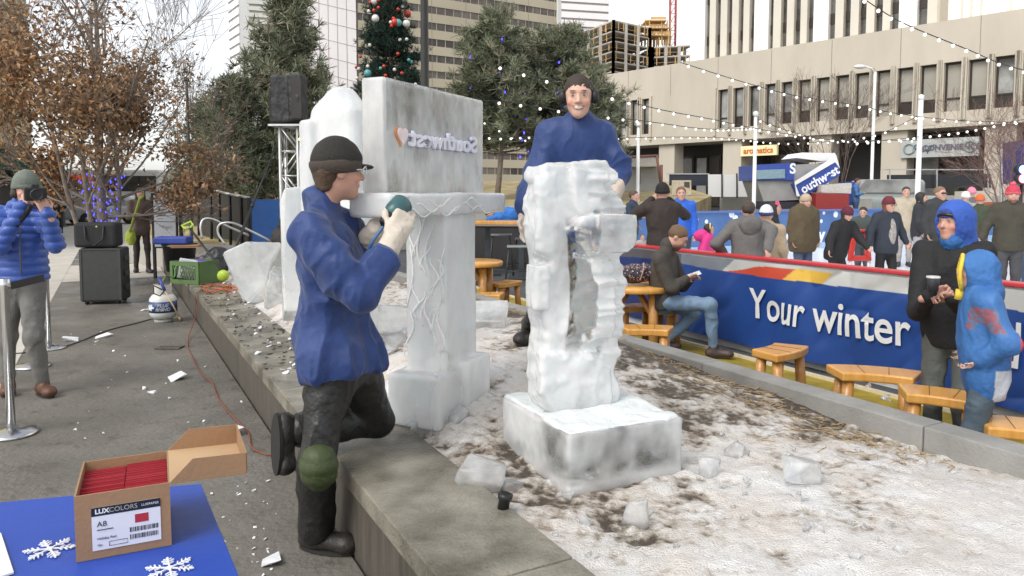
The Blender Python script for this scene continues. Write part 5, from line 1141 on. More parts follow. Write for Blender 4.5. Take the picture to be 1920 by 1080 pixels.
# waist band and rib cuffs
mb = MB(); U_ = (J['neck'] - J['pel']).normalized(); pb = J['pel'] - U_ * .045
mb.tube([pb + fr[0] * .178 * math.cos(g * .2618) + fr[1] * .132 * math.sin(g * .2618) + U_ * .004 * math.sin(g * 2.1) for g in range(25)], .016, 8); part_at(mb, ko).build('waistband', NYLON, kn)
# the rotary tool held in both gloves
tl = empty('rotary_tool', D(738, 400, 3.20), 'teal and black rotary carving tool with a blue hose held in white gloves', 'tool'); to_ = tl.location
dr = (D(744, 398, 3.25) - D(712, 432, 3.17)).normalized(); Mx = dr.to_track_quat('Z', 'Y').to_matrix()
mb = MB(); mb.lathe([(.025, -.03), (.042, -.015), (.048, .01), (.048, .07), (.036, .082), (0, .085)], (0, 0, 0), 18, Mx); mb.build('motor_body', mat('teal_tool', (.04, .11, .115), .35, var=.1), tl)
mb = MB(); mb.lathe([(.012, -.08), (.024, -.07), (.034, -.03), (.03, -.02)], (0, 0, 0), 16, Mx); mb.build('collar', cm((.012, .012, .012), .4), tl)
a_ = D(700, 450, 3.12) - to_; MB().tube([Mx @ Vector((0, 0, -.055)), a_ * .5, a_, a_ + Vector((-.05, .02, -.10))], .007, 8).build('hose', mat('blue_hose', (.03, .12, .30), .4), tl)
MB().lathe([(.004, .06), (.006, .10), (.003, .12)], (0, 0, 0), 8, Mx).build('bit', mat('steel', (.5, .5, .5), .3, metal=1), tl)

# ---- the standing carver
J = dict(k=1.03, base=Vector((.40, 4.55, .50)))
J['head'] = D(1085, 182, 4.35); J['neck'] = D(1087, 226, 4.43); J['chest'] = D(1088, 290, 4.46); J['pel'] = D(1084, 408, 4.60)
J['hf'] = Vector((-.10, -.97, -.16)).normalized(); J['hu'] = (Vector((0, 0, 1)) - J['hf'] * J['hf'].z).normalized()
J['shL'] = D(1134, 250, 4.44); J['shR'] = D(1040, 250, 4.44); J['elL'] = D(1161, 325, 4.42); J['elR'] = D(1010, 325, 4.42); J['haL'] = D(1140, 392, 4.22); J['haR'] = D(984, 415, 4.24)
J['hipL'] = D(1110, 418, 4.6); J['hipR'] = D(1060, 418, 4.6); J['knL'] = Vector((.50, 4.52, .98)); J['knR'] = Vector((.24, 4.86, .93)); J['anL'] = Vector((.46, 4.62, bed_z(.46, 4.62) + .10)); a_ = D(990, 632, 5.12); J['anR'] = Vector((a_.x, a_.y, bed_z(a_.x, a_.y) + .10)); J['toeL'] = Vector((.25, -.95, 0)).normalized(); J['toeR'] = Vector((-.35, -.93, 0)).normalized()
J['hdR'] = Vector((-.05, -.15, -1)); J['hdL'] = Vector((-.15, -.25, -.9)); J['curl'] = .6
look = dict(skin=(.62, .38, .285), jm=NYLON, jdisp=fold(.027, 4.6, 40, .32), bulk=1.06, sleeve=1.15, slr=.05, sl=.05, hem=-.08, pm=BLKP, shoe=(.02, .018, .016), gloves=(.60, .50, .42), gcuff=.12, gk=1.15, hair=(.034, .022, .015), hl=.072, hu=1.3, hthin=.003, colh=.0, smile=True, brow=(.14, .085, .055))
st, at, fr = make_person('smiling man in a blue pullover with ear muffs standing behind the rough ice carving', J, look, .0066)
mb = MB()
for q in (-1, 1):
    s_ = J['hf'].cross(J['hu']) * -1; mb.lathe([(0, -.02), (.036, -.016), (.043, .0), (.037, .018), (0, .024)], at(.088 * q, -.008, .002), 16, (s_ * q).to_track_quat('Z', 'Y').to_matrix())
mb.tube([at(.088, -.01, -.01), at(.085, -.07, -.03), at(.05, -.11, -.035), at(0, -.122, -.035), at(-.05, -.11, -.035), at(-.085, -.07, -.03), at(-.088, -.01, -.01)], .006, 6)
part_at(mb, st.location).build('ear_muffs', cm((.015, .015, .016), .5), st)
mb = MB(); nb_ = J['neck'] + Vector((0, -.012, .012)); mb.tube([nb_ + Vector((.085 * math.cos(g * .2618), .075 * math.sin(g * .2618), .030 * math.sin(g * .2618) - (.035 if 15 < g < 21 else 0))) for g in range(25)], .013, 8); part_at(mb, st.location).build('collar', NYLON, st)
V, Q = Solid().ell(J['neck'] + Vector((0, -.052, -.020)), (.040, .03, .028), None).mesh(.008); npmesh('undershirt', V, Q, cm((.03, .03, .032)), st, st.location)

# ---- photographer at the left edge
J = dict(k=1.0, base=Vector((-3.62, 5.64, 0))); Y = 5.64
J['head'] = D(50, 358, Y); J['neck'] = D(36, 400, Y); J['chest'] = D(36, 450, Y); J['pel'] = D(40, 520, Y); J['hf'] = Vector((.60, -.80, -.04)).normalized(); J['hu'] = Vector((0, 0, 1)); J['hu'] = (J['hu'] - J['hf'] * J['hf'].z).normalized()
J['shL'] = D(80, 404, Y + .05); J['shR'] = D(-4, 404, Y - .05); J['elL'] = D(104, 458, Y - .12); J['haL'] = D(86, 388, Y - .28); J['elR'] = D(-2, 462, Y - .25); J['haR'] = D(50, 374, Y - .22)
J['hipL'] = D(60, 540, Y + .02); J['hipR'] = D(20, 540, Y - .02); J['knL'] = D(62, 630, Y - .06); J['knR'] = D(14, 632, Y); J['anL'] = Vector((-3.60, Y, .10)); J['anR'] = Vector((-3.90, Y + .05, .10)); J['toeL'] = Vector((.75, -.66, 0)); J['toeR'] = Vector((.5, -.86, 0))
J['hdL'] = Vector((-.35, -.1, .9)); J['hdR'] = Vector((.45, -.1, .8)); J['hnL'] = Vector((-.6, .6, 0)); J['hnR'] = Vector((.3, .8, 0)); J['curl'] = 1.1
PUFF = mat('blue_puffer', (.030, .085, .36), .38, var=.12, scale=8, bump=.25, bscale=50, sheen=.2)
look = dict(skin=(.55, .32, .24), jm=PUFF, jdisp=puff(.062, .016), bulk=1.06, hem=-.02, pants=(.155, .15, .14), tb=.98, shoe=(.10, .042, .022), hair=(.04, .026, .018), long=.02, hat='beanie', hatc=(.155, .18, .15), colh=.05)
ph, at, fr = make_person('photographer in a blue puffer jacket and grey green beanie raising a camera', J, look, .008)
mb = MB(); zt_ = D(40, 405, Y - .135); zb_ = D(40, 515, Y - .15); mb.tube([zt_, zt_.lerp(zb_, .5) + Vector((0, -.018, 0)), zb_], .006, 6); part_at(mb, ph.location).build('zipper', cm((.10, .10, .11), .4), ph)
cmr = empty('camera', D(66, 364, Y - .25), 'black camera with a long lens held to the photographer face', 'camera'); f_ = J['hf']; Mx = f_.to_track_quat('Z', 'Y').to_matrix()
mb = MB(); mb.box((0, 0, 0), (.14, .095, .06), Mx); mb.box(f_ * -.005 + Vector((0, 0, .055)), (.05, .035, .05), Mx); mb.build('camera_body', cm((.012, .012, .013), .45), cmr, bevel=.008)
MB().lathe([(.036, .02), (.038, .06), (.034, .08), (.040, .085), (.041, .13), (.036, .132), (.030, .12)], (0, 0, 0), 20, Mx).build('lens', cm((.015, .015, .017), .3), cmr)
sp = empty('camera_strap', D(0, 450, Y - .2), 'wide black camera strap across the blue puffer jacket', 'strap'); mb = MB(); P = [D(58, 385, Y - .235), D(48, 402, Y - .24), D(22, 432, Y - .245), D(-6, 462, Y - .25), D(-16, 480, Y - .14)]
for a, b in zip(P, P[1:]): mb.tube([a - sp.location, b - sp.location], .02, 6)
mb.build('webbing', cm((.014, .014, .015)), sp)

# ---- man with blue hood and child by the banner
J = stand(1792, 383, 4.85, -.24, -42, 'hold', 'hold', .02, .04, 0, -66); J['curl'] = 1.1
J['neck'] = J['neck'] + Vector((.02, 0, -.01)); J['haR'] = D(1750, 548, 4.56); J['elR'] = D(1720, 585, 4.82); J['elL'] = D(1826, 595, 4.72); J['haL'] = D(1778, 552, 4.52); J['hdR'] = Vector((.5, -.3, .3)); J['hdL'] = Vector((-.8, -.1, .2))
look = dict(skin=(.55, .30, .225), jacket=(.014, .014, .015), bulk=1.03, hem=-.14, pants=(.105, .115, .105), shoe=(.03, .03, .03), hat='hood', hatc=(.035, .10, .42), scarf=(.03, .13, .36))
hm, at, fr = make_person('man in a black jacket with a bright blue hood holding a cup', J, look, .009)
S = Solid(); f, u = J['hf'], J['hu']; s = f.cross(u) * -1; HA = np.array([npv(s), npv(f), npv(u)]); S.ell(at(0, -.004, .040), (.086 * J['k'], .106 * J['k'], .096 * J['k']), HA).plane(u, u.dot(at(0, 0, .032))); V, Q = S.mesh(.008); npmesh('headband', V, Q, cm((.035, .055, .20)), hm, hm.location)
mb = MB(); P = [at(.080 * math.sin(g), .096 * math.cos(g), .056 + .005 * math.cos(3 * g)) for g in np.linspace(-1.3, 1.3, 12)]
mb.tube(P, .012, 8); part_at(mb, hm.location).build('sunglasses', cm((.02, .018, .02), .2), hm)
cp = empty('cup', D(1750, 520, 4.50), 'white rimmed dark travel cup in the hands of the man with the blue hood', 'cup'); mb = MB(); mb.lathe([(.030, -.09), (.036, 0), (.034, .004), (.030, -.005)], (0, 0, 0), 18); mb.build('body', cm((.05, .05, .055), .4), cp); mb = MB(); mb.lathe([(.0375, -.006), (.040, .0), (.0375, .008), (.033, .004)], (0, 0, 0), 18); mb.build('rim', cm((.6, .6, .58), .3), cp)
J = stand(1850, 478, 4.02, -.13, -112, 'pocket', 'pocket', .06, .06, 0, -118)
SK = Vector((0, 0, 0)); o_ = J['pel'].copy(); fx = (J['shL'] - J['shR']).normalized()
def kidcol(V):
    c = np.tile((.045, .155, .40), (len(V), 1)); z = V[:, 2]; back = (V - npv(o_)) @ npv(Vector((.93, -.35, 0)))
    c[(back > .10) & (z > o_.z + .02) & (z < J['neck'].z - .02)] = (.62, .07, .06); c[(back > .02) & (z < o_.z + .02)] = (.55, .57, .62)
    fr_ = (V - npv(o_)) @ npv(Vector((-.9, -.4, 0))); m = (fr_ > .15) & (z > J['chest'].z - .05) & (z < J['chest'].z + .07); n = vnoise(V, 60, 3)
    c[m] = np.where(n[m][:, None] > .5, (.13, .15, .24), (.26, .09, .12)); return c
look = dict(skin=(.58, .36, .28), jm=mat('kid_jacket', (1, 1, 1), .6, var=.10, scale=14, attr='Col', bump=.3, bscale=40), jcol=kidcol, jdisp=fold(.012, 7, 3), bulk=1.22, hem=-.20, pants=(.07, .10, .125), tb=1.12, cuff=.07, hat='hood', hatc=(.045, .155, .40))
kd, at, fr = make_person('child in a blue and red winter jacket with the hood up facing the banner', J, look, .009)
mb = MB(); mb.tube([at(.085 * math.cos(g), .105 - .02 * abs(math.sin(g)), -.005 + .125 * math.sin(g)) for g in np.linspace(-1.8, 5, 22)], .014 * J['k'], 8); mb.tube([at(0, .09, -.13), at(0, .10, -.20)], .024, 8); part_at(mb, kd.location).build('hood_trim', cm((.72, .52, .06)), kd)

# ---- seated man with a phone
Y = 7.6; J = dict(k=1.0, base=Vector((1.66, 7.6, -.13)))
J['pel'] = D(1247, 560, Y); J['chest'] = D(1243, 508, Y); J['neck'] = D(1250, 466, Y - .02); J['head'] = D(1270, 446, Y - .06); J['hf'] = Vector((.80, -.25, -.62)).normalized(); J['hu'] = Vector((.45, -.1, .8)); J['hu'] = (J['hu'] - J['hf'] * J['hu'].dot(J['hf'])).normalized()
J['shR'] = D(1237, 486, Y - .19); J['shL'] = D(1258, 484, Y + .17); J['elR'] = D(1258, 540, Y - .24); J['haR'] = D(1294, 520, Y - .14); J['elL'] = D(1280, 535, Y + .16); J['haL'] = D(1300, 522, Y + .02)
J['hipR'] = D(1252, 566, Y - .10); J['hipL'] = D(1258, 566, Y + .10); J['knR'] = D(1332, 572, Y - .18); J['anR'] = D(1338, 652, Y - .14); J['knL'] = D(1300, 590, Y + .14); J['anL'] = D(1246, 640, Y + .1); J['toeR'] = Vector((.95, -.3, 0)); J['toeL'] = Vector((.9, .2, 0))
look = dict(skin=(.54, .31, .23), jacket=(.055, .048, .040), bulk=1.08, hem=-.09, pants=(.16, .24, .34), shoe=(.06, .04, .035), hair=(.14, .085, .045), beard=(.12, .07, .045), colh=.04)
se, at, fr = make_person('bearded man in a dark jacket seated on a log stool with his phone', J, look, .010)
phn = empty('phone', D(1301, 515, Y - .1), 'pale phone held by the seated bearded man', 'phone'); mb = MB(); mb.box((0, 0, 0), (.14, .07, .010), Matrix.Rotation(-.35, 3, 'Y') @ Matrix.Rotation(.4, 3, 'X')); mb.build('case', cm((.6, .6, .62), .3), phn, bevel=.003)

# ---- everyone else
def crowd(label, px, ytop, Y, yaw, look, aL='down', aR='down', gz=-.10, h=None, jm=None, **kw):
    J = stand(px, ytop, Y, gz, yaw, aL, aR, **kw)
    if jm: jm(J)
    lk = dict(skin=(.54, .32, .245), shoe=(.03, .028, .028)); lk.update(look)
    return make_person(label, J, lk, h or (.0125 if Y < 11 else .0165 if Y < 16 else .021)) + (J,)
DK = (.035, .030, .026)
w1 = crowd('woman in a brown patterned jacket carrying a bright green bag on the sidewalk', 262, 352, 14.3, 35, dict(jacket=(.12, .085, .075), pants=(.045, .035, .032), hair=DK, long=.16, tb=.9, shoe=(.03, .02, .03), hem=-.16), 'hold', 'hold', gz=0, stride=.13)
b_ = empty('handbag', D(245, 445, 14.05), 'bright green shoulder bag hanging at the woman in the brown jacket', 'bag'); S = Solid().ell(b_.location, (.10, .07, .15)); V, Q = S.mesh(.015, fold(.01, 10)); GRN = cm((.34, .42, .05)); npmesh('pouch', V, Q, GRN, b_, b_.location)
MB().tube([D(243, 435, 14.0) - b_.location, D(262, 372, 13.98) - b_.location, D(268, 368, 14.2) - b_.location], .022, 6).build('strap', GRN, b_)
crowd('dark figure walking on the street in front of the white bus', 108, 352, 30, 20, dict(jacket=(.02, .02, .02), pants=(.02, .02, .022), hair=DK), gz=-.1, stride=.1)
crowd('photographing man in a brown jacket and black beanie seen from behind the rail', 1243, 346, 9.9, 178, dict(jacket=(.030, .021, .017), pants=(.03, .03, .035), hat='beanie', hatc=(.010, .009, .009), bulk=1.18), 'camera', 'camera')
crowd('man in a bright blue jacket facing us behind the photographing man', 1277, 350, 12.5, -8, dict(jacket=(.025, .12, .55), pants=(.05, .06, .09), hair=(.16, .09, .05), bulk=1.1))
crowd('man in a dark navy coat turned away at the left end of the rink', 1186, 357, 14.5, 60, dict(jacket=(.028, .045, .075), pants=(.09, .13, .20), hair=(.10, .06, .04), hem=-.2), 'pocket', 'hold')
crowd('small child with a pale patterned top low beside the navy coat', 1203, 440, 14.2, 30, dict(jacket=(.42, .34, .33), pants=(.2, .2, .24), hair=(.16, .1, .05)))
pk = crowd('girl in a bright pink hooded coat with a yellow headband', 1326, 420, 11.0, 78, dict(jacket=(.62, .035, .22), pants=(.05, .05, .06), hair=(.035, .022, .018), long=.05, bulk=1.25, hem=-.2), 'pocket', 'pocket')
mb = MB(); at = pk[1]; mb.tube([at(.098 * math.cos(g), .02, .035 + .098 * math.sin(g)) for g in np.linspace(-.2, 3.34, 12)], .011, 6); part_at(mb, pk[0].location).build('headband', cm((.70, .52, .12)), pk[0])
S = Solid(); J = pk[3]; S.ell(J['neck'] - J['hf'] * .08, (.12, .10, .09)); V, Q = S.mesh(.014, fold(.012, 12)); npmesh('hood', V, Q, cloth((.62, .035, .22)), pk[0], pk[0].location)
def rail_hand(J): J['elR'] = D(1446, 432, 8.1); J['haR'] = D(1438, 474, 7.72); J['hdR'] = Vector((-.1, -.6, -.5))
hd = crowd('man in a grey hooded sweatshirt leaning on the rail with his back to us', 1404, 377, 8.2, 165, dict(jacket=(.125, .12, .115), pants=(.06, .06, .07), hair=(.060, .042, .030), bulk=1.18), 'elbowout', 'rail', h=.0105, lean=.08, jm=rail_hand)
S = Solid(); J = hd[3]; S.ell(J['neck'] - Vector((0, .09, .02)) + Vector((0, 0, 0)), (.13, .07, .10)).ell(J['neck'] + Vector((0, -.12, -.06)), (.10, .05, .10)); V, Q = S.mesh(.012, fold(.01, 9)); npmesh('hood', V, Q, cloth((.125, .12, .115)), hd[0], hd[0].location)
crowd('person in a tan coat half hidden behind the grey hooded man', 1437, 388, 8.6, 160, dict(jacket=(.36, .27, .18), pants=(.10, .10, .11), hat='beanie', hatc=(.70, .70, .72), bandc=(.03, .05, .14), bulk=1.12, hem=-.2), 'down', 'down')
dkh = crowd('child in a black jacket with a pink flower in dark hair', 1449, 377, 11.3, 60, dict(jacket=(.022, .024, .034), pants=(.03, .03, .04), hair=(.022, .018, .018), long=.12, gloves=(.50, .03, .12)), hyaw=75)
at = dkh[1]; mb = MB()
for g in range(5): mb.ball(at(-.08, .03 + .022 * math.cos(g * 1.257), .09 + .022 * math.sin(g * 1.257)), .018, 6, 4)
part_at(mb, dkh[0].location).build('flower', cm((.75, .10, .25)), dkh[0])
crowd('skater in an olive brown parka with a cream hood and scarf', 1508, 366, 12.0, 12, dict(jacket=(.095, .070, .036), pants=(.075, .10, .17), hat='beanie', hatc=(.46, .36, .25), scarf=(.26, .21, .18), bulk=1.5, hem=-.18, hair=(.45, .35, .22), long=.10), 'down', 'down', lean=.04, dx=0)
crowd('skater in a black jacket and maroon beanie bending to a red skating aid', 1577, 386, 10.9, 22, dict(jacket=(.013, .013, .014), pants=(.012, .012, .014), hat='beanie', hatc=(.10, .012, .03), hair=(.03, .02, .016), long=.10, bulk=1.22, hem=-.14), 'reach', 'out', lean=.35, tilt=.35)
crowd('skater in a grey green jacket behind the red skating aid', 1620, 386, 13.4, -30, dict(jacket=(.055, .070, .065), pants=(.05, .05, .06), hair=DK, bulk=1.25), 'hold', 'hold', lean=.3, tilt=.2)
lh = crowd('young skater with long auburn hair and a maroon cap in an open navy jacket', 1664, 371, 11.0, 14, dict(jacket=(.022, .028, .042), pants=(.010, .010, .012), hat='beanie', hatc=(.14, .02, .03), hair=(.15, .045, .028), long=.26, bulk=1.15), 'out', 'out', stride=.10)
J = lh[3]; S = Solid().ell(J['chest'].lerp(J['pel'], .35) + J['hf'] * .10, (.075, .05, .22)); V, Q = S.mesh(.014); npmesh('shirt', V, Q, cm((.16, .15, .15), var=.8, scale=22, col2=(.42, .38, .34)), lh[0], lh[0].location)
mb = MB(); at = lh[1]
for q in (-1, 1): mb.tube([at(.033 * q + .022 * math.cos(g), .106, .014 + .018 * math.sin(g)) for g in np.linspace(0, 6.28, 9)], .004, 4)
part_at(mb, lh[0].location).build('glasses', cm((.02, .02, .02)), lh[0])
crowd('man in a pale tan coat standing far across the rink', 1699, 350, 16.5, -20, dict(jacket=(.42, .36, .27), pants=(.30, .28, .27), hair=(.05, .035, .03), hem=-.3), 'pocket', 'down')
crowd('skater in a dark jacket and pale grey trousers beyond the auburn haired skater', 1724, 360, 14.0, 70, dict(jacket=(.028, .030, .036), pants=(.36, .34, .36), hair=(.03, .024, .024), long=.1, hem=-.16), 'hold', 'down', stride=.08)
bs = crowd('man in a dark overcoat with a white shirt and sunglasses on the ice', 1760, 350, 12.6, 15, dict(jacket=(.034, .036, .038), pants=(.03, .03, .034), hair=(.20, .13, .08), bulk=1.25, hem=-.22), 'down', 'down')
J = bs[3]; at = bs[1]; S = Solid().ell(J['chest'].lerp(J['pel'], .2) + J['hf'] * .095, (.05, .05, .26)); V, Q = S.mesh(.014); sh = npmesh('shirt', V, Q, cm((.66, .66, .68)), bs[0], bs[0].location)
S = Solid().ell(J['chest'].lerp(J['pel'], .2) + J['hf'] * .135, (.018, .02, .22)); V, Q = S.mesh(.012); npmesh('tie', V, Q, cm((.40, .34, .22)), sh, (0, 0, 0)); bpy.data.objects[-1] if False else None
mb = MB(); mb.tube([at(-.062, .085, .016), at(-.03, .106, .016), at(.03, .106, .016), at(.062, .085, .016)], .011, 6); part_at(mb, bs[0].location).build('sunglasses', cm((.01, .01, .01), .2), bs[0])
crowd('person in a white knit hat near the far boards', 1812, 361, 16, 170, dict(jacket=(.30, .28, .26), pants=(.1, .1, .12), hat='beanie', hatc=(.70, .70, .68)))
crowd('person in a pink hat near the far boards', 1823, 353, 17, 165, dict(jacket=(.12, .11, .12), pants=(.1, .1, .12), hat='beanie', hatc=(.70, .22, .30)))
crowd('skater in an orange hat and dark green jacket', 1838, 366, 14.5, 150, dict(jacket=(.040, .055, .030), pants=(.05, .06, .08), hat='beanie', hatc=(.62, .14, .05)), 'out', 'out')
rh = crowd('skater with a red bobble hat and olive sleeves', 1898, 350, 10.6, -25, dict(jacket=(.050, .045, .032), pants=(.05, .05, .055), hat='beanie', hatc=(.50, .045, .08), bandc=(.55, .10, .12), pom=(.60, .10, .14), bulk=1.2, beard=(.16, .09, .06)), 'out', 'out', lean=.1)
crowd('skater in a neon green vest and jeans at the right edge', 1934, 356, 11.2, 40, dict(jacket=(.30, .62, .05), pants=(.07, .12, .20), hair=DK, bulk=1.15), 'down', 'reach')
crowd('man in a blue plaid shirt standing on the ice machine', 1606, 334, 26, 60, dict(jm=mat('plaid', (.03, .09, .24), .8, scale=60, col2=(.10, .24, .48), thr=(.45, .55)), pants=(.06, .10, .20), hair=(.06, .03, .03)), 'hold', 'hold', gz=.33)
# figure resting on the high table
t_ = empty('person', Vector((px2x(945, 17), 17, -.13)), 'person in a bright blue jacket slumped over the far high table', 'person'); c0 = D(945, 402, 17)
S = Solid().ell(c0 + Vector((.05, 0, -.05)), (.34, .22, .22)).cone(c0 + Vector((-.1, -.1, -.05)), c0 + Vector((-.35, -.2, -.12)), .09, .07).cone(c0 + Vector((.1, 0, -.1)), c0 + Vector((.15, 0, -.5)), .2, .18); V, Q = S.mesh(.02, fold(.015, 6)); npmesh('jacket', V, Q, cloth((.03, .16, .50)), t_, t_.location)
S = Solid().ell(c0 + Vector((-.30, -.08, .0)), (.10, .11, .10)).cone(c0 + Vector((-.3, 0, 0)), c0, .06, .08).cone(c0, c0 + Vector((.12, 0, -.9)), .12, .1); V, Q = S.mesh(.02); npmesh('body', V, Q, M_skin, t_, t_.location, True, np.tile(np.array(SKIN), (len(V), 1)))
S = Solid().ell(c0 + Vector((-.32, -.07, .03)), (.115, .12, .10)).plane((.0, .3, .95), .95 * c0.z + .3 * c0.y - .04); V, Q = S.mesh(.02); npmesh('hair', V, Q, cloth(DK), t_, t_.location)
S = Solid()
for q in (-.09, .09): S.cone(c0 + Vector((.15 + q, 0, -.45)), Vector((c0.x + .2 + q, 17, -.1)), .09, .06)
V, Q = S.mesh(.022); npmesh('trousers', V, Q, cloth((.06, .08, .12)), t_, t_.location)
# ================================================================== STREET AND STAGE THINGS
BLK = cm((.014, .014, .015), .55); STEEL = mat('polished_steel', (.62, .62, .62), .22, var=.08, metal=1.0); ALU = mat('dull_aluminium', (.55, .55, .54), .4, var=.12, metal=.8)
def thing(name, label, loc, cat, group=None, rz=0.0): return empty(name, Vector(loc), label, cat, group, rz)
# road cases
p = D(197, 500, 10.4); c = thing('road_case', 'tall black wheeled road case standing on the pavement', (p.x, 10.4, 0), 'case', rz=.2)
mb = MB(); mb.box((0, 0, .41), (.54, .40, .74)); mb.build('shell', cm((.035, .037, .034), .5, bscale=60), c, bevel=.03)
MB().box((-.245, -.203, .41), (.03, .012, .70)).box((.245, -.203, .41), (.03, .012, .70)).box((0, -.203, .765), (.46, .012, .02)).build('edge_trim', cm((.045, .045, .045), .4), c)
for q in (-.2, .2):
    for y_ in (-.14, .14): MB().lathe([(.035, -.02), (.04, 0), (.035, .02)], (q, y_, .04), 12, Matrix.Rotation(R(90), 3, 'Y')).build('wheel', BLK, c)
for z in (.22, .42, .62): MB().box((.285, 0, z), (.03, .16, .07)).build('latch', cm((.05, .05, .05), .4), c, bevel=.01)
c = thing('equipment_bag', 'black padded equipment bag on top of the road case', (p.x - .06, 10.38, .785), 'bag', rz=.2)
MB().box((0, 0, .175), (.54, .34, .34)).build('shell', cm((.018, .018, .019), .8, bscale=60), c, bevel=.04)
MB().tube([(-.12, -.18, .30), (-.11, -.20, .12), (0, -.21, .03), (.11, -.20, .12), (.12, -.18, .30)], .012, 6).build('handle', BLK, c); MB().ball((.03, -.172, .29), (.014, .008, .014), 8, 6).build('badge', cm((.55, .42, .10), .3), c)
# stage truss with covered speaker
Y = 12.2; x0, x1 = px2x(533, Y), px2x(566, Y); zt_ = D(533, 238, Y).z
t = thing('stage_truss', 'silver lighting truss tower under the covered loudspeaker', ((x0 + x1) / 2, Y, -.13), 'truss'); dx = (x1 - x0) / 2; h_ = zt_ + .13
for sx in (-1, 1):
    for y_ in (-.15, .15): MB().tube([(sx * dx, y_, 0), (sx * dx, y_, h_)], .028, 8).build('post', ALU, t)
mb = MB(); n = 7
for i in range(n):
    a, b = h_ * i / n, h_ * (i + 1) / n
    for y_ in (-.15, .15): mb.tube([(-dx if i % 2 else dx, y_, a), (dx if i % 2 else -dx, y_, b)], .014, 6); mb.tube([(-dx, y_, b - .01), (dx, y_, b - .01)], .014, 6)
    for sx in (-1, 1): mb.tube([(sx * dx, -.15 if i % 2 else .15, a), (sx * dx, .15 if i % 2 else -.15, b)], .012, 6)
mb.build('brace', ALU, t); MB().box((0, 0, .02), (.7, .6, .04)).build('base_plate', ALU, t); MB().box((.0, 0, h_ + .015), (.62, .42, .03)).build('top_plate', ALU, t)
q = thing('loudspeaker', 'loudspeaker under a wrinkled black cover on top of the silver truss', (px2x(546, Y), Y, zt_ + .03), 'loudspeaker')
V, Q = Solid().box((.0, 0, .40), (.25, .20, .38), None, .04).box((-.20, .0, .32), (.075, .16, .26), None, .05, .05).box((.17, -.05, .42), (.11, .19, .37), None, .03, .03).mesh(.014, lambda V: .016 * (np.abs(fbm(V * [1, 1, .35], 7, 3, 5)) * 2 - .5) + .010 * fbm(V, 12, 2, 2)); npmesh('cover', V, Q, cm((.022, .022, .023), .55, bump=.5, bscale=20), q)
MB().box((.19, -.245, .40), (.16, .006, .62)).build('side_seam', cm((.035, .03, .03), .7), q)
lm = thing('stage_light', 'small yellow glowing stage light clamped to the truss', D(572, 262, Y - .25), 'stage light')
MB().lathe([(.09, .10), (.10, 0), (.10, -.06), (.04, -.12)], (0, 0, 0), 14, Matrix.Rotation(R(80), 3, 'X')).build('housing', BLK, lm)
mb = MB()
for i in range(7): g = i * 1.047; r_ = .055 if i < 6 else 0; mb.ball((r_ * math.cos(g), -.10, r_ * math.sin(g)), .024, 8, 6)
mb.build('lens', mat('yellow_lamp', (.9, .75, .2), .3, var=0, emit=(1, .75, .15), estr=2.5), lm)
pl = thing('stand_pole', 'long thin black stand leg leaning beside the tool crate', D(428, 498, 9.9), 'pole'); a_ = D(520, 268, 11.9) - pl.location; mb = MB(); mb.tube([(0, 0, 0), a_ * .45], .020, 8); mb.tube([a_ * .45, a_], .014, 8); mb.build('tube', BLK, pl); MB().ball((0, 0, 0), .028, 8, 6).build('rubber_foot', BLK, pl); MB().lathe([(.026, -.05), (.026, .05)], a_ * .45, 10, a_.to_track_quat('Z', 'Y').to_matrix()).build('clamp', BLK, pl)
gear = thing('gear_bag', 'crumpled black gear bag at the foot of the truss', D(524, 465, 11.2) - Vector((0, 0, .02)), 'bag'); V, Q = Solid().ell((0, 0, .15), (.13, .12, .17)).ell((.05, 0, .34), (.06, .08, .14)).ell((-.10, 0, .08), (.08, .1, .09)).mesh(.014, fold(.02, 9)); npmesh('bag', V, Q, cm((.03, .026, .024), .7), gear)
# blue panel, fence, raised bed, notice board, sheds
def quadbox(mb, a, b, z0, z1, th):
    a, b = Vector((a[0], a[1], 0)), Vector((b[0], b[1], 0)); d = (b - a).normalized(); n = Vector((-d.y, d.x, 0)) * th; Z = lambda p, z: p + Vector((0, 0, z)); return mb.hexa([Z(a, z0), Z(b, z0), Z(b + n, z0), Z(a + n, z0)], [Z(a, z1), Z(b, z1), Z(b + n, z1), Z(a + n, z1)])
def XY(px, Y): return (px2x(px, Y), Y)
bp_ = thing('barrier_panel', 'plain blue barrier panel behind the truss', (*XY(500, 13), -.13), 'barrier'); mb = MB(); quadbox(mb, XY(471, 13), XY(600, 13.4), -.13, D(471, 374, 13).z, .05); part_at(mb, bp_.location).build('board', mat('blue_panel', (.022, .105, .34), .5, var=.08), bp_)
mb = MB(); quadbox(mb, XY(469, 12.98), XY(471, 12.98), -.13, D(471, 371, 13).z, .06); part_at(mb, bp_.location).build('edge_post', BLK, bp_)
fn_ = thing('mesh_fence', 'black mesh fence panels running back from the blue panel', (*XY(470, 13.3), .3), 'fence'); ends = [(468, 13.2, 374, 458), (453, 13.7, 371, 455), (432, 14.6, 367, 450), (412, 15.4, 362, 447), (396, 16.1, 358, 444), (372, 17.2, 353, 440)]
for (p0, y0, t0, b0_), (p1, y1, t1, b1_) in zip(ends, ends[1:]):
    mb = MB(); A, B = D(p0, t0, y0), D(p1, t1, y1); za, zb = D(p0, b0_, y0).z, D(p1, b1_, y1).z; mb.prism([A, B, Vector((B.x, B.y, zb)), Vector((A.x, A.y, za))], (0, .03, 0)); part_at(mb, fn_.location).build('mesh_panel', mat('black_mesh', (.022, .022, .02), .7, scale=260, col2=(.075, .07, .06), thr=(.45, .55)), fn_)
    mb = MB(); mb.tube([A + Vector((0, -.03, .03)), B + Vector((0, -.03, .03))], .025, 6); part_at(mb, fn_.location).build('top_rail', ALU, fn_)
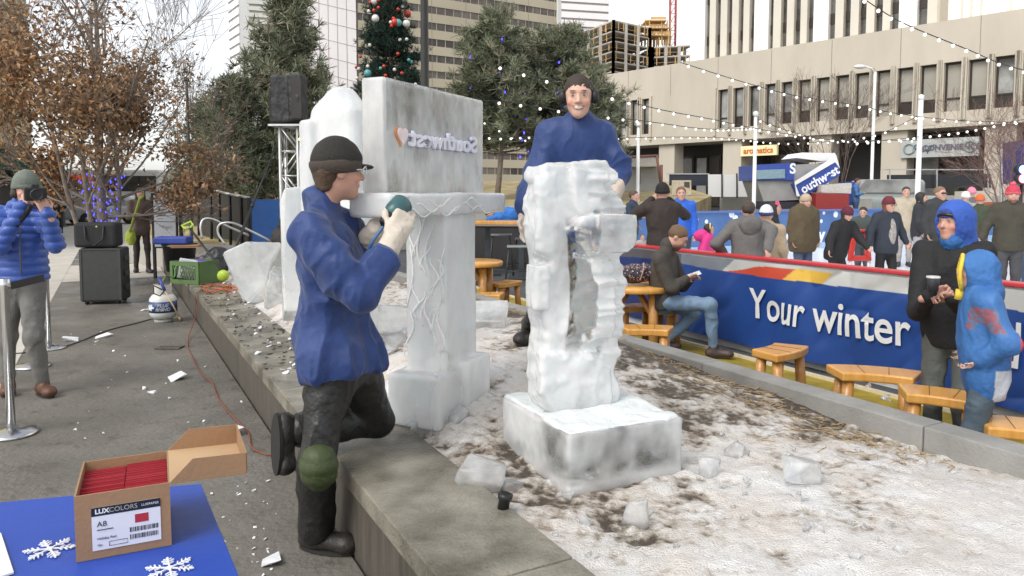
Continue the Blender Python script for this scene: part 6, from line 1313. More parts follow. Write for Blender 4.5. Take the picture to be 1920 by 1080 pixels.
for p0, y0, t0, b0_ in ends: mb = MB(); A = D(p0, t0, y0); mb.tube([Vector((A.x, y0 - .05, .0)), A + Vector((0, -.05, .03))], .03, 6); part_at(mb, fn_.location).build('post', BLK, fn_)
mb = MB(); quadbox(mb, XY(232, 16.4), XY(470, 13.1), -.13, .52, .35); tag(mb.build('low_wall', M_wallc, bevel=.02), 'low pale concrete wall below the black mesh fence', 'wall')
sheet('planted_bed', [Vector((*XY(255, 16.3), .50)), Vector((*XY(470, 13.4), .50)), Vector((*XY(470, 19), .62)), Vector((*XY(255, 22), .62))], M_lawn)
nb = thing('notice_board', 'white notice sheet in a black frame on two thin posts', (*XY(311, 13.4), 0), 'sign'); Y = 13.4
for px in (286, 337): a = D(px, 362, Y); MB().box((a.x - nb.location.x, 0, a.z / 2), (.045, .045, a.z)).build('post', BLK, nb)
a, b = D(290, 366, Y), D(333, 462, Y); mb = MB(); cx, cz = (a.x + b.x) / 2 - nb.location.x, (a.z + b.z) / 2; w_, h_ = b.x - a.x, a.z - b.z
mb.box((cx, -.03, cz), (w_ + .06, .03, h_ + .06)); fr_ = mb.build('frame', BLK, nb); MB().box((cx, -.05, cz), (w_, .012, h_)).build('sheet', cm((.70, .72, .76), .5, var=.05), fr_)
mb = MB(); r6 = random.Random(3)
for i in range(7): L_ = w_ * r6.uniform(.3, .42); mb.box((cx - w_ * .42 + L_ / 2 + .02, -.058, cz + h_ * (.40 - .06 * i)), (L_, .002, .012))
mb.build('printed_lines', cm((.25, .28, .36)), fr_)
sh = thing('shed', 'low shed with a grey shingle roof behind the black fence', (*XY(400, 25), 0), 'shed'); Y = 25; mb = MB(); quadbox(mb, XY(352, Y), XY(446, Y), -.13, D(400, 350, Y).z, 3); part_at(mb, sh.location).build('wall', mat('tan_boards', (.20, .165, .13), .8, stretch=(1, 1, 12), scale=1.5), sh)
a, b = D(350, 350, Y - .25), D(448, 350, Y - .25); z1 = D(400, 318, Y + 1.5).z; mb = MB(); mb.prism([a, b, Vector((b.x - .15, Y + 1.5, z1)), Vector((a.x + .15, Y + 1.5, z1))], (0, .08, .08)); part_at(mb, sh.location).build('roof', mat('grey_shingles', (.17, .19, .20), .8, stretch=(1, 1, 6), scale=3, var=.25), sh)
tf = thing('wooden_frame', 'tan timber frame with wire panels right of the shed', (*XY(490, 22), 0), 'fence'); Y = 22; mb = MB()
for px in (445, 468, 494, 520, 546): mb.box((px2x(px, Y) - tf.location.x, 0, 1.0), (.09, .09, 2.3))
part_at(mb, (0, 0, 0)).build('post', mat('tan_timber', (.36, .26, .17), .8), tf)
mb = MB()
for py, L in ((322, 1), (340, 1), (358, 1)): a, b = D(442, py + 6, Y), D(548, py - 6, Y); mb.tube([a - tf.location, b - tf.location], .05, 5)
mb.build('beam', mat('tan_timber', (.34, .25, .17), .8), tf); mb = MB(); quadbox(mb, XY(445, 22.2), XY(546, 22.2), .2, D(500, 345, 22).z, .05); part_at(mb, tf.location).build('infill_panel', mat('pinkish_board', (.40, .27, .19), .8), tf)
wallthing('retaining_wall', 'brown concrete retaining wall under the timber frame', [((px2x(490, 21), 21, .55), (2.6, .4, 1.35), 0)], mat('brown_concrete', (.24, .205, .17), .85, var=.1))
# clutter on the planter cap
def onY(px, py, Y, z): p = D(px, py, Y); return (p.x, Y, z)
c = thing('milk_crate', 'green plastic milk crate full of tools on the stone cap', onY(366, 530, 9.75, .365), 'crate', rz=-.35); W, Dp, Hc = .46, .36, .29; GR = mat('green_plastic', (.075, .145, .040), .5, var=.1); mb = MB()
for y_ in (-Dp / 2, Dp / 2):
    for z in (.02, Hc - .035): mb.box((0, y_, z + .008), (W, .02, .055))
    for x_ in (-W / 2 + .02, W / 2 - .02): mb.box((x_, y_ * .999, Hc / 2), (.045, .021, Hc - .1))
    for i in range(9): x_ = -W / 2 + .05 + i * .045; mb.tube([(x_, y_, .05), (x_ + .09 if x_ < .12 else x_, y_, Hc - .06)], .006, 4); mb.tube([(x_ + .06 if x_ < .14 else x_, y_, .05), (x_, y_, Hc - .06)], .006, 4)
for x_ in (-W / 2, W / 2): mb.box((x_, 0, Hc / 2), (.018, Dp - .025, Hc))
mb.box((0, 0, .01), (W - .03, Dp - .03, .012)); mb.build('basket', GR, c)
for lab, col, pos, dim, rz in (('white and purple boxed sheet sticking out of the green crate', (.62, .60, .66), (-.02, .0, .26), (.34, .10, .07), .4), ('purple tool pack in the green crate', (.12, .08, .28), (.08, .05, .24), (.20, .10, .10), -.3), ('grey plastic wrapped pack inside the green crate', (.36, .36, .35), (.0, -.05, .13), (.30, .18, .16), .1)):
    o = MB().box((0, 0, 0), dim, Matrix.Rotation(.2, 3, 'Y')).build('tool_pack', cm(col, .5), None, bevel=.01); o.location = c.matrix_basis @ Vector(pos); o.location = Vector(c.location) + Matrix.Rotation(-.35, 3, 'Z') @ Vector(pos); o.rotation_euler = (0, 0, rz); tag(o, lab, 'pack')
b = thing('storage_bin', 'black plastic bin behind the green crate', onY(338, 505, 11.2, .365), 'bin'); MB().lathe([(.19, 0), (.24, .38), (.255, .385), (.255, .41), (.235, .41), (.185, .02)], n=24).build('tub', cm((.018, .018, .020), .5), b)
b = thing('tray', 'blue plastic tray lying on the black bin', onY(326, 462, 11.1, .78), 'tray', rz=.1); V, Q = Solid().box((0, 0, .055), (.24, .16, .055), None, .02).box((0, 0, .11), (.21, .13, .05), None, .02, .01, True).mesh(.01); npmesh('tray', V, Q, cm((.03, .06, .30), .45), b)
b = thing('cardboard', 'folded brown cardboard under the blue tray', onY(340, 466, 11.0, .765), 'cardboard', rz=.2); MB().box((.06, -.05, 0), (.42, .3, .012)).box((.10, -.08, -.018), (.40, .3, .012)).build('sheet', cm((.30, .17, .09)), b)
b = thing('rubbish_bag', 'crumpled black plastic bag behind the shovel', onY(392, 485, 10.6, .36), 'bag'); V, Q = Solid().ell((0, 0, .14), (.28, .2, .16)).ell((.12, 0, .26), (.15, .14, .16)).ell((-.2, 0, .10), (.15, .13, .10)).mesh(.014, lambda V: .05 * (np.abs(fbm(V, 6, 3, 8)) - .3) + .02 * fbm(V, 15, 2, 3)); npmesh('bag', V, Q, cm((.03, .03, .031), .35), b)
h_ = thing('sled_handles', 'pair of silver tube handles of a cart on the planter', D(422, 460, 10.9), 'cart'); mb = MB()
mb.tube(crom([D(*q) for q in ((379, 448, 10.9), (376, 425, 10.9), (382, 411, 10.95), (400, 411, 11.0), (428, 425, 11.1), (466, 441, 11.4))], 5), .016, 8); mb.tube(crom([D(*q) for q in ((422, 458, 10.7), (409, 438, 10.7), (412, 421, 10.7), (436, 418, 10.75), (470, 433, 10.9), (510, 453, 11.1))], 5), .016, 8); part_at(mb, h_.location).build('tube_handle', ALU, h_)
MB().box((.1, .3, -.06), (.7, .5, .05)).build('cart_bed', cm((.2, .2, .2)), h_)
s = thing('snow_shovel', 'black shafted shovel with a lime green grip leaning over the crate', D(420, 512, 9.5), 'shovel'); LIME = cm((.36, .50, .04), .45); a = D(356, 428, 10.2) - s.location; MB().tube([(0, 0, 0), a], .015, 8).build('shaft', BLK, s)
dr = a.normalized(); sx = Vector((1, 0, 0)); sx = (sx - dr * sx.dot(dr)).normalized(); MB().tube([a, a + dr * .04 - sx * .06, a + dr * .12 - sx * .065, a + dr * .13 + sx * .065, a + dr * .04 + sx * .06, a], .016, 8).build('grip', LIME, s)
V, Q = Solid().ell((.0, -.03, -.03), (.075, .06, .075)).mesh(.01); npmesh('blade', V, Q, LIME, s)
pn = thing('metal_pan', 'shallow metal pan on the planter behind the ice boulders', onY(510, 478, 9.6, .40), 'pan'); MB().lathe([(.20, 0), (.26, .06), (.27, .06), (.21, -.01)], n=24).build('pan', ALU, pn)
tb_ = thing('tennis_ball', 'yellow green ball resting on the metal pan', onY(515, 465, 9.5, .47), 'ball'); MB().ball((0, 0, .02), .035, 12, 8).build('ball', cm((.55, .62, .10)), tb_)
g = thing('gas_bottle', 'white gas bottle with a blue label beside the stone wall', (G(307, 603).x, G(307, 603).y, 0), 'gas bottle', rz=.15); MB().lathe([(.10, 0), (.105, .03), (.10, .035)], n=24).build('foot_ring', cm((.5, .5, .48)), g)
MB().lathe([(.0, .03), (.08, .032), (.135, .06), (.152, .10), (.155, .14), (.155, .24), (.150, .28), (.12, .325), (.06, .35), (0, .355)], n=32).build('tank', mat('gas_white', (.62, .61, .57), .4, var=.08, scale=6), g)
MB().lathe([(.1565, .125), (.1565, .255)], n=32).build('label_band', cm((.025, .06, .17), .4), g); mb = MB()
for k in range(32):
    a0_, a1_ = 2 * math.pi * k / 32, 2 * math.pi * (k + 1) / 32
    if 4 <= k <= 11: continue
    mb.hexa([(.10 * math.cos(q) * f, .10 * math.sin(q) * f, .335) for q, f in ((a0_, 1), (a1_, 1), (a1_, .95), (a0_, .95))], [(.10 * math.cos(q) * f, .10 * math.sin(q) * f, .45) for q, f in ((a0_, 1), (a1_, 1), (a1_, .95), (a0_, .95))])
mb.build('collar', cm((.55, .54, .50)), g); MB().lathe([(.03, .34), (.03, .39), (.02, .42), (.03, .43), (.03, .445)], n=12).build('valve', cm((.30, .25, .14), .3), g)
for body, z, sz in (('BLUE', .212, .055), ('RHINO', .165, .052)):
    me = textmesh(body, sz, cm((.75, .76, .78), bump=0), ext=.001, bold=.002, shear=.2)
    for v in me.vertices: an = -1.45 + (v.co.x + .02) / .158; v.co = Vector((.159 * math.cos(an), .159 * math.sin(an), z + v.co.y))
    link('lettering', me, None, g)
mb = MB(); mb.prism([(.1595 * math.cos(-2.3 + x / .158), .1595 * math.sin(-2.3 + x / .158), .19 + z) for x, z in ((-.05, -.03), (-.055, .02), (-.03, .035), (.0, .03), (.03, .04), (.035, .01), (.06, .0), (.05, -.015), (.02, -.015), (.02, -.04), (0, -.04), (-.01, -.02), (-.03, -.04))], (-.0012, -.001, 0)); mb.build('animal_mark', cm((.6, .62, .66), bump=0), g)
th = thing('gas_torch', 'brass torch with a blue grip hanging on the gas bottle', D(303, 525, 8.7), 'torch'); a, b, e = [D(*q) - th.location for q in ((298, 520, 8.72), (309, 545, 8.66), (336, 594, 8.64))]; MB().tube([a, b], .018, 8).build('grip', cm((.03, .05, .25), .4), th); MB().tube([b, e], .009, 8).build('tube', cm((.45, .32, .16), .35), th); MB().tube([e, e + (e - b).normalized() * .06], .02, 8).build('burner', cm((.16, .11, .07), .4), th)
MB().tube([b, b + Vector((-.05, -.02, -.06)), b + Vector((-.12, -.02, -.03)), b + Vector((-.13, 0, .06)), b + Vector((-.08, .1, .0))], .008, 6).build('hose', BLK, th)
cd_ = thing('extension_cord', 'orange extension cord running off the cap and along the foot of the wall', PL(6.2, -.02, .36), 'cord'); pts = [PL(5.6, .25, .375), PL(6.5, .35, .375), PL(7.0, .15, .38), PL(6.3, .05, .375), PL(6.1, -.02, .35), PL(6.0, -.03, .15)] + [G(x, y, .012) for x, y in ((352, 640), (362, 672), (378, 700), (398, 718), (408, 745), (425, 768), (448, 792), (466, 812), (472, 838), (500, 852), (520, 850))]
mb = MB(); mb.tube(crom(pts, 6), .0048, 6); part_at(mb, cd_.location).build('cable', mat('orange_cord', (.24, .065, .028), .6, var=.15), cd_)
cd_ = thing('cable_coil', 'tangled orange and green cable on the cap in front of the green crate', PL(6.6, .2, .37), 'cable'); mb = MB(); r6 = random.Random(9)
mb.tube(crom([PL(6.4 + .5 * math.sin(i * 2.2), .28 + .2 * math.cos(i * 1.7), .372 + .01 * (i % 3)) for i in range(16)], 6), .006, 5); part_at(mb, cd_.location).build('orange_cable', mat('orange_cord', (.42, .12, .05), .6), cd_)
mb = MB(); mb.tube(crom([D(*q) for q in ((300, 545, 9.0), (310, 518, 9.3), (326, 520, 9.5), (330, 500, 9.6), (345, 488, 9.7))], 6), .007, 5); part_at(mb, cd_.location).build('green_cable', cm((.14, .24, .10)), cd_)
gr = thing('drain_grate', 'small slotted drain grate in the dark pavement', (*G(318, 652, .004).xy, .004), 'drain', rz=-.0); mb = MB(); mb.box((0, 0, .001), (.24, .13, .006)); mb.build('recess', cm((.02, .02, .018)), gr); mb = MB()
for i in range(9): mb.box((-.11 + i * .0275, 0, .008), (.012, .13, .006))
mb.box((0, .06, .0085), (.25, .014, .008)); mb.box((0, -.06, .0085), (.25, .014, .008)); mb.build('bars', cm((.16, .14, .11), .6), gr)
cb_ = tag(MB().tube(crom([G(x, y, .008) for x, y in ((-30, 665), (40, 662), (110, 652), (150, 640), (200, 620), (255, 606), (320, 588))], 6), .006, 5).build('cable', BLK), 'thin black cable lying across the dark pavement', 'cable')
# stanchions
def stanchion(label, px, py, post=True):
    p = G(px, py); t = thing('stanchion', label, (p.x, p.y, 0), 'stanchion', 'steel crowd stanchions at the left'); MB().lathe([(.15, 0), (.152, .012), (.145, .022), (.06, .032), (.032, .045)], n=36).build('base', STEEL, t); MB().lathe([(.025, .045), (.025, .93), (.033, .935), (.033, 1.0), (.02, 1.005)], n=20).build('post', STEEL, t); return t
s1 = stanchion('polished steel stanchion nearest the camera at the left edge', 22, 815); stanchion('steel stanchion with its base behind the photographer shoe', 60, 688); stanchion('farther steel stanchion behind the photographer', 92, 654)
bl = thing('queue_belt', 'black belt stretched from the nearest stanchion past the photographer', s1.location + Vector((0, 0, .95)), 'belt'); a = D(82, 521, 5.25) - bl.location; mb = MB(); mb.hexa([(0, .01, -.025), a + Vector((0, 0, -.025)), a + Vector((0, .004, -.025)), (0, .014, -.025)], [(0, .01, .025), a + Vector((0, 0, .025)), a + Vector((0, .004, .025)), (0, .014, .025)]); mb.build('webbing', BLK, bl)
# bus and car
bu = thing('city_bus', 'white city bus with dark windows on the street at the left', (px2x(160, 46), 46, -.13), 'bus', rz=R(4)); MB().box((0, 1.25, 1.75), (9.0, 2.5, 2.6)).build('body', cm((.72, .71, .68), .4, var=.04), bu, bevel=.12)
MB().box((0, -.012, 2.2), (8.6, .02, .95)).build('window_band', M_glass, bu); MB().box((0, -.015, .95), (8.9, .02, .12)).build('stripe', cm((.45, .08, .06)), bu)
for x in (-3.2, .0, 3.0):
    w_ = MB().lathe([(.25, -.1), (.48, -.1), (.5, 0), (.48, .12), (.25, .12)], (x, .02, .5), 20, Matrix.Rotation(R(90), 3, 'X')).build('wheel', BLK, bu); MB().lathe([(0, .10), (.20, .13), (.26, .11)], (x, .02, .5), 16, Matrix.Rotation(R(90), 3, 'X')).build('rim', ALU, w_)
for x in (-2.2, -1.0, .9, 2.1, 3.3): MB().box((x, -.02, 2.2), (.07, .03, .95)).build('window_post', BLK, bu)
MB().box((-.1, -.03, 2.55), (1.3, .02, .3)).build('route_sign', mat('red_led', (.5, .06, .03), .4, emit=(1, .12, .04), estr=.15), bu)
def car(label, X, Y, rz, col, gz=-.13, s=1.0, tall=1.0):
    t = thing('parked_car', label, (X, Y, gz), 'car', rz=rz); m_ = cm(col, .25, bump=0, var=.05, coat=.6); S = Solid().box((0, 0, .62 * tall), (2.2 * s, .88, .34), None, .16).box((.1, 0, 1.12 * tall), (1.35 * s, .74, .36), None, .22, .12); V, Q = S.mesh(.05, sm=2); npmesh('body', V, Q, m_, t)
    for q in (-1, 1): MB().prism([(-1.12 * s, q * .80, .98 * tall), (1.30 * s, q * .80, .98 * tall), (1.05 * s, q * .735, 1.38 * tall), (-.75 * s, q * .735, 1.38 * tall)], (0, q * .01, 0)).build('window', M_glassl, t)
    for x in (-1.35, 1.35):
        for q in (-1, 1): w_ = MB().lathe([(.2, -.1), (.31, -.1), (.33, 0), (.31, .1), (.2, .1)], (x * s, q * .82, .33), 18, Matrix.Rotation(R(90), 3, 'X')).build('wheel', BLK, t); MB().lathe([(0, -.02), (.2, 0), (0, .02)], (x * s, q * .91, .33), 12, Matrix.Rotation(R(90), 3, 'X')).build('rim', ALU, w_)
    for q in (-.6, .6): MB().ball((-2.18 * s, q, .72), (.05, .16, .10), 10, 6).build('headlight', cm((.7, .7, .7), .2), t)
    return t
car('silver car partly hidden behind the trunk lights at the left', px2x(205, 40), 40, .1, (.55, .56, .57)); car('small dark scooter coloured car beside the street post', px2x(128, 38), 38, .4, (.30, .31, .32), s=.7)
car('grey van parked beyond the far rink boards', px2x(1655, 31), 31, -.35, (.26, .29, .28), tall=1.30, gz=.25)
# ---- far side of the rink
zm = thing('ice_resurfacer', 'blue ice resurfacing machine with a tilted white lettered tank', (px2x(1490, 26), 26, -.1), 'ice resurfacer'); Y = 26; MBL = cm((.035, .075, .34), .4, bump=.05); GRY = mat('machine_grey', (.33, .32, .30), .5, var=.15, scale=2); zo = zm.location
def face(name, pts, Yf, m_, th=.12, par=None): mb = MB(); mb.prism([D(a, b, Yf) for a, b in pts], (0, th, 0)); return part_at(mb, zo).build(name, m_, par or zm)
face('lower_body', [(1418, 338), (1500, 338), (1500, 378), (1432, 378)], 26, GRY, 1.6); face('front_panel', [(1416, 309), (1490, 305), (1488, 338), (1416, 338)], 25.9, MBL, 1.9); face('windscreen', [(1419, 319), (1472, 317), (1472, 334), (1419, 336)], 25.85, cm((.22, .33, .38), .15, bump=0), .04)
face('tank_side', [(1490, 345), (1566, 303), (1574, 318), (1574, 330), (1520, 362), (1500, 368)], 25.6, MBL, 1.4); face('tank_lip', [(1490, 341), (1568, 291), (1575, 316), (1566, 304), (1492, 347), (1500, 368), (1494, 368)], 25.55, M_white, .04); face('tank_top', [(1492, 296), (1505, 286), (1566, 287), (1570, 300), (1540, 302)], 25.9, M_white, 1.4); face('grey_bed', [(1487, 309), (1548, 306), (1492, 343), (1487, 338)], 25.95, GRY, .8)
def ztext(body, p0, p1, size_px, off):
    a, b = D(*p0, off), D(*p1, off); me = textmesh(body, 1, cm((.82, .83, .85), bump=0), ext=0, bold=.03); x0, x1 = min(v.co.x for v in me.vertices), max(v.co.x for v in me.vertices); d = b - a; n = Vector((-d.z, 0, d.x)).normalized(); hh = size_px / FPX * off
    for v in me.vertices: q = (v.co.x - x0) / (x1 - x0); v.co = a + d * q + n * v.co.y * hh - zo
    link('lettering', me, None, zm)
ztext('outhwest', (1503, 357), (1572, 317), 23, 25.45); ztext('S', (1481, 317), (1492, 317), 26, 25.5)
for x in (1442, 1545): MB().lathe([(.2, -.15), (.42, -.15), (.42, .15), (.2, .15)], (px2x(x, 25.7) - zo.x, -.3, .42), 18, Matrix.Rotation(R(90), 3, 'X')).build('wheel', BLK, zm)
face('chassis', [(1425, 378), (1560, 372), (1560, 392), (1425, 392)], 26, cm((.03, .03, .04)), 1.5)
rt = thing('red_tank', 'dull red equipment box with a white lid beside the ice machine', (px2x(1565, 25.2), 25.2, -.1), 'equipment box'); zo = rt.location; zm_ = zm; zm = rt
face('box', [(1530, 362), (1592, 364), (1592, 402), (1530, 402)], 25.2, cm((.30, .035, .03), .5), 1.0); face('lid', [(1540, 347), (1596, 343), (1596, 363), (1540, 361)], 25.25, cm((.55, .52, .47), .5), .9)
vd = thing('blue_bin', 'tall blue cabinet behind the red equipment box', (px2x(1592, 26.4), 26.4, -.1), 'cabinet'); zo = vd.location; zm = vd; face('cabinet', [(1585, 341), (1605, 341), (1605, 385), (1585, 385)], 26.4, cm((.05, .10, .40)), .6); face('notice', [(1588, 344), (1597, 344), (1597, 352), (1588, 352)], 26.38, cm((.7, .7, .72)), .018)
ks = thing('stage_kiosk', 'grey roller door kiosk with a pale canopy behind the carver', (px2x(1208, 30), 30, -.1), 'kiosk'); zo = ks.location; zm = ks; Y = 30
face('wall', [(1172, 313), (1234, 313), (1240, 366), (1172, 366)], 30, mat('ribbed_grey', (.40, .40, .38), .6, stretch=(1, 1, 14), scale=2), 2.5); face('canopy', [(1170, 296), (1230, 293), (1236, 312), (1170, 313)], 29.4, cm((.44, .41, .37)), 3.2); face('door_seam', [(1199, 316), (1201, 316), (1201, 345), (1199, 345)], 29.97, cm((.2, .2, .2)), .02); mb = MB(); a, b = D(1231, 290, 29.4), D(1240, 350, 29.4); mb.tube([a, b], .05, 6); mb.tube([D(1240, 309, 29.4), D(1240, 352, 29.4)], .06, 6); mb.tube([D(1170, 295, 29.4), D(1230, 292, 29.4)], .05, 6); part_at(mb, zo).build('frame', mat('rusty_frame', (.22, .10, .07), .6), ks)
for i, (a, b) in enumerate(((1328, 1353), (1356, 1381), (1384, 1411))):
    wp = thing('white_barrier', ['white barrier panel, left of three before the shop', 'white barrier panel, middle of three before the shop', 'white barrier panel, right of three beside the white pole'][i], (px2x((a + b) / 2, 29.2), 29.2, 0), 'barrier', 'white barrier panels'); zo = wp.location; zm = wp; face('sheet', [(a, 327), (b, 327), (b, 369), (a, 369)], 29.2, M_white, .05); face('post', [(b, 325), (b + 2, 325), (b + 2, 371), (b, 371)], 29.15, BLK, .06)
dp = thing('dark_railing', 'dark glazed railing along the raised walk of the shop building', (px2x(1300, 31.5), 31.5, 0), 'railing'); zo = dp.location; zm = dp; face('panel', [(1255, 327), (1326, 327), (1326, 348), (1255, 348)], 31.5, cm((.03, .035, .05), .3), .05); face('rail', [(1250, 325), (1330, 325), (1330, 327), (1250, 327)], 31.45, ALU, .06)
dp = thing('dark_railing', 'long thin railing before the convenience shop', (px2x(1760, 33), 33, 0), 'railing'); zo = dp.location; zm = dp; face('rail', [(1655, 317), (1880, 317), (1880, 319), (1655, 319)], 33, ALU, .06); face('panel', [(1664, 328), (1858, 326), (1858, 352), (1664, 354)], 33.1, cm((.02, .02, .022), .3), .05)
for px in (1668, 1756, 1852): face('post', [(px, 317), (px + 2, 317), (px + 2, 372), (px, 372)], 32.9, ALU, .05)
wallthing('low_wall', 'pale stepped ramp wall in front of the convenience shop', [((px2x(1760, 31), 31.0, .45), (7.2, .5, 1.9), 0)], M_wallc)
ps = thing('poster', 'cream poster board with a dark picture behind the blue jacketed man', (px2x(1278, 27), 27, -.1), 'poster'); zo = ps.location; zm = ps; face('board', [(1260, 338), (1296, 338), (1296, 366), (1260, 366)], 27, cm((.55, .48, .36)), .05); face('picture', [(1283, 341), (1293, 341), (1293, 352), (1283, 350)], 26.98, cm((.08, .07, .06)), .018); face('leg', [(1262, 366), (1264, 366), (1264, 395), (1262, 395)], 27.02, BLK, .04); face('leg', [(1292, 366), (1294, 366), (1294, 395), (1292, 395)], 27.02, BLK, .04)
ub = thing('utility_cart', 'pale cream cart with a red edge beyond the far boards', (px2x(1840, 26), 26, -.1), 'cart'); zo = ub.location; zm = ub; face('body', [(1826, 359), (1859, 358), (1861, 386), (1826, 388)], 27.5, cm((.60, .56, .46)), 1.2); face('edge', [(1827, 380), (1880, 378), (1880, 384), (1827, 386)], 27.4, cm((.45, .14, .08)), .08)
ls = thing('stage_light', 'bright blue and red stage lights on a stand at the right edge', (px2x(1912, 13), 13, -.1), 'stage light'); zo = ls.location; MB().tube([(0, 0, 0), (0, 0, 2.1)], .025, 8).build('stand', BLK, ls)
for py, colr, e in ((318, (.10, .18, 1), 'blue_lamp'), (335, (1, .12, .20), 'red_lamp')):
    a = D(1912, py, 12.9) - zo; MB().lathe([(.10, .09), (.105, 0), (.06, -.1)], a, 16, Matrix.Rotation(R(90), 3, 'X')).build('housing', BLK, ls); MB().ball(a + Vector((0, -.09, 0)), (.075, .03, .075), 14, 8).build('lens', mat(e, colr, .3, var=0, emit=colr, estr=5), ls)
nv_ = thing('banner_flag', 'dark blue panel behind the stage lights at the right edge', (px2x(1905, 27), 27, -.1), 'panel'); zo = nv_.location; zm = nv_; face('cloth', [(1880, 268), (1925, 262), (1925, 345), (1880, 345)], 27, cm((.03, .028, .12)), .05); face('post', [(1876, 262), (1880, 262), (1880, 392), (1876, 392)], 27, ALU, .06)
# ---- patio: log tables, stools, high tables
WOOD = mat('varnished_log', (.46, .20, .042), .35, scale=3, col2=(.62, .31, .08), stretch=(1, 1, 6), bump=.1, coat=.3); WTOP = mat('varnished_top', (.60, .28, .055), .33, scale=2.5, col2=(.74, .39, .10), stretch=(7, 1, 1), bump=.08, coat=.35)
def log_stool(label, px, py, rz, Yo=None, Ln=.30, grp='curved log stools'):
    p = G(px, py, .31); t = thing('log_stool', label, (p.x, p.y, -.13), 'stool', grp, rz); Rr = .75; N_ = 10; mb = MB()
    a = [Vector(((Rr + .135) * math.sin(q), Rr - (Rr + .135) * math.cos(q), 0)) for q in np.linspace(-Ln, Ln, N_)]; b = [Vector(((Rr - .135) * math.sin(q), Rr - (Rr - .135) * math.cos(q), 0)) for q in np.linspace(Ln, -Ln, N_)]
    mb.prism([v + Vector((0, 0, .385)) for v in a + b], (0, 0, .062)); mb.build('seat', WTOP, t, bevel=.012); mb = MB()
    for q in (-Ln * .33, Ln * .33): u_, v_ = Vector(((Rr + .125) * math.sin(q), Rr - (Rr + .125) * math.cos(q), .4478)), Vector(((Rr - .125) * math.sin(q), Rr - (Rr - .125) * math.cos(q), .4478)); mb.tube([u_, v_], .0022, 4)
    mb.build('plank_groove', cm((.14, .06, .02)), t)
    for q in (-Ln * .72, Ln * .72):
        for r_ in (-.075, .075): rr_ = Rr + r_; MB().tube([(rr_ * math.sin(q) * 1.10, Rr - (rr_ + r_ * .4) * math.cos(q), 0), (rr_ * math.sin(q), Rr - rr_ * math.cos(q), .39)], [.042, .038], 12).build('leg', WOOD, t)
    return t
RZp = math.atan2(-.472, .8816) + math.pi / 2
log_stool('log stool in front of the left end of the banner lettering', 1466, 655, .75); log_stool('long log stool in front of the word winter', 1640, 695, -.35 + math.pi, Ln=.36); log_stool('log stool at the feet of the man with the blue hood', 1768, 737, -.6 + math.pi); log_stool('log stool at the right edge past the child', 1925, 797, -.5 + math.pi)
log_stool('log stool in front of the log table with the floral bag', 1212, 614, -.1 + math.pi); log_stool('log stool under the seated man', 1250, 576, 1.2, grp='curved log stools'); log_stool('log stool mostly hidden behind the log table with the floral bag', 1196, 573, .3)
log_stool('log stool nearest the carved pedestal by the far log table', 908, 551, .1 + math.pi); log_stool('log stool right of the far log table', 948, 529, .9); log_stool('log stool behind the carved pedestal left of the far log table', 868, 524, 2.2)
def log_table(label, px, py, Y):
    p = D(px, py, Y); t = thing('log_table', label, (p.x, Y, -.13), 'table', 'round log tables'); h_ = p.z + .13; MB().lathe([(.0, h_ - .06), (.41, h_ - .06), (.42, h_ - .05), (.42, h_ - .01), (.41, h_), (0, h_)], n=40).build('tabletop', WTOP, t)
    for k in range(4):
        g_ = .6 + k * math.pi / 2; v = Vector((math.cos(g_), math.sin(g_), 0)); MB().tube([v * .30, v * .28 + Vector((0, 0, h_ - .06))], [.05, .046], 12).build('leg', WOOD, t); MB().tube([v * .28 + Vector((0, 0, h_ - .32)), v * .06 + Vector((0, 0, h_ - .07))], .026, 8).build('brace', WOOD, t)
    return t
log_table('round log table with a floral bag beside the rough ice carving', 1188, 532, 7.75); log_table('far round log table behind the carved ice pedestal', 884, 489, 9.9)
fb_ = thing('floral_bag', 'dark floral patterned bag lying on the round log table', D(1192, 528, 7.6), 'bag'); FLR = mat('floral_print', (.02, .018, .028), .8, scale=55, col2=(.62, .42, .40), thr=(.55, .66), detail=2)
V, Q = Solid().ell((-.02, 0, .085), (.20, .14, .095)).ell((.10, .02, .09), (.10, .12, .09)).mesh(.010, fold(.012, 9)); npmesh('pouch', V, Q, FLR, fb_); MB().tube([(.12, -.06, .15), (.20, -.1, .10), (.25, -.12, -.08), (.27, -.12, -.25)], [.022, .024, .022, .02], 8).build('strap', FLR, fb_); MB().tube([(.02, -.14, .03), (.06, -.13, .16), (.08, 0, .19), (.07, .1, .14)], .008, 6).build('piping', cm((.40, .28, .26)), fb_)
def high_table(label, px, Y, w_, rz):
    p = D(px, 417, Y); t = thing('high_table', label, (p.x, Y, -.13), 'table', 'high bar tables', rz); MB().box((0, 0, p.z + .13), (w_, .62, .07)).build('tabletop', WTOP, t, bevel=.01); MB().box((.1, 0, .5), (.10, .10, p.z + .02)).build('post', cm((.05, .06, .065), .5), t); MB().box((.1, 0, .02), (.5, .5, .03)).build('foot', cm((.05, .06, .065), .5), t)
high_table('high table with a pale wooden top behind the carved pedestal', 905, 15.2, 1.25, .05); high_table('nearer high table with an orange wooden top left of the carver', 968, 14.4, 1.05, -.08)
def bar_stool(label, px, py, Y):
    p = D(px, py, Y); t = thing('bar_stool', label, (p.x, Y, -.13), 'stool', 'metal bar stools'); h_ = p.z + .13; MB().box((0, 0, h_), (.42, .36, .03)).build('seat', cm((.26, .28, .28), .4), t, bevel=.01); MT = cm((.04, .042, .045), .4)
    for sx in (-1, 1):
        for sy in (-1, 1): MB().tube([(sx * .24, sy * .2, 0), (sx * .17, sy * .14, h_)], .014, 6).build('leg', MT, t)
    MB().tube([(-.22, -.18, .25), (.22, -.18, .25), (.22, .18, .25), (-.22, .18, .25), (-.22, -.18, .25)], .011, 6).build('foot_ring', MT, t)
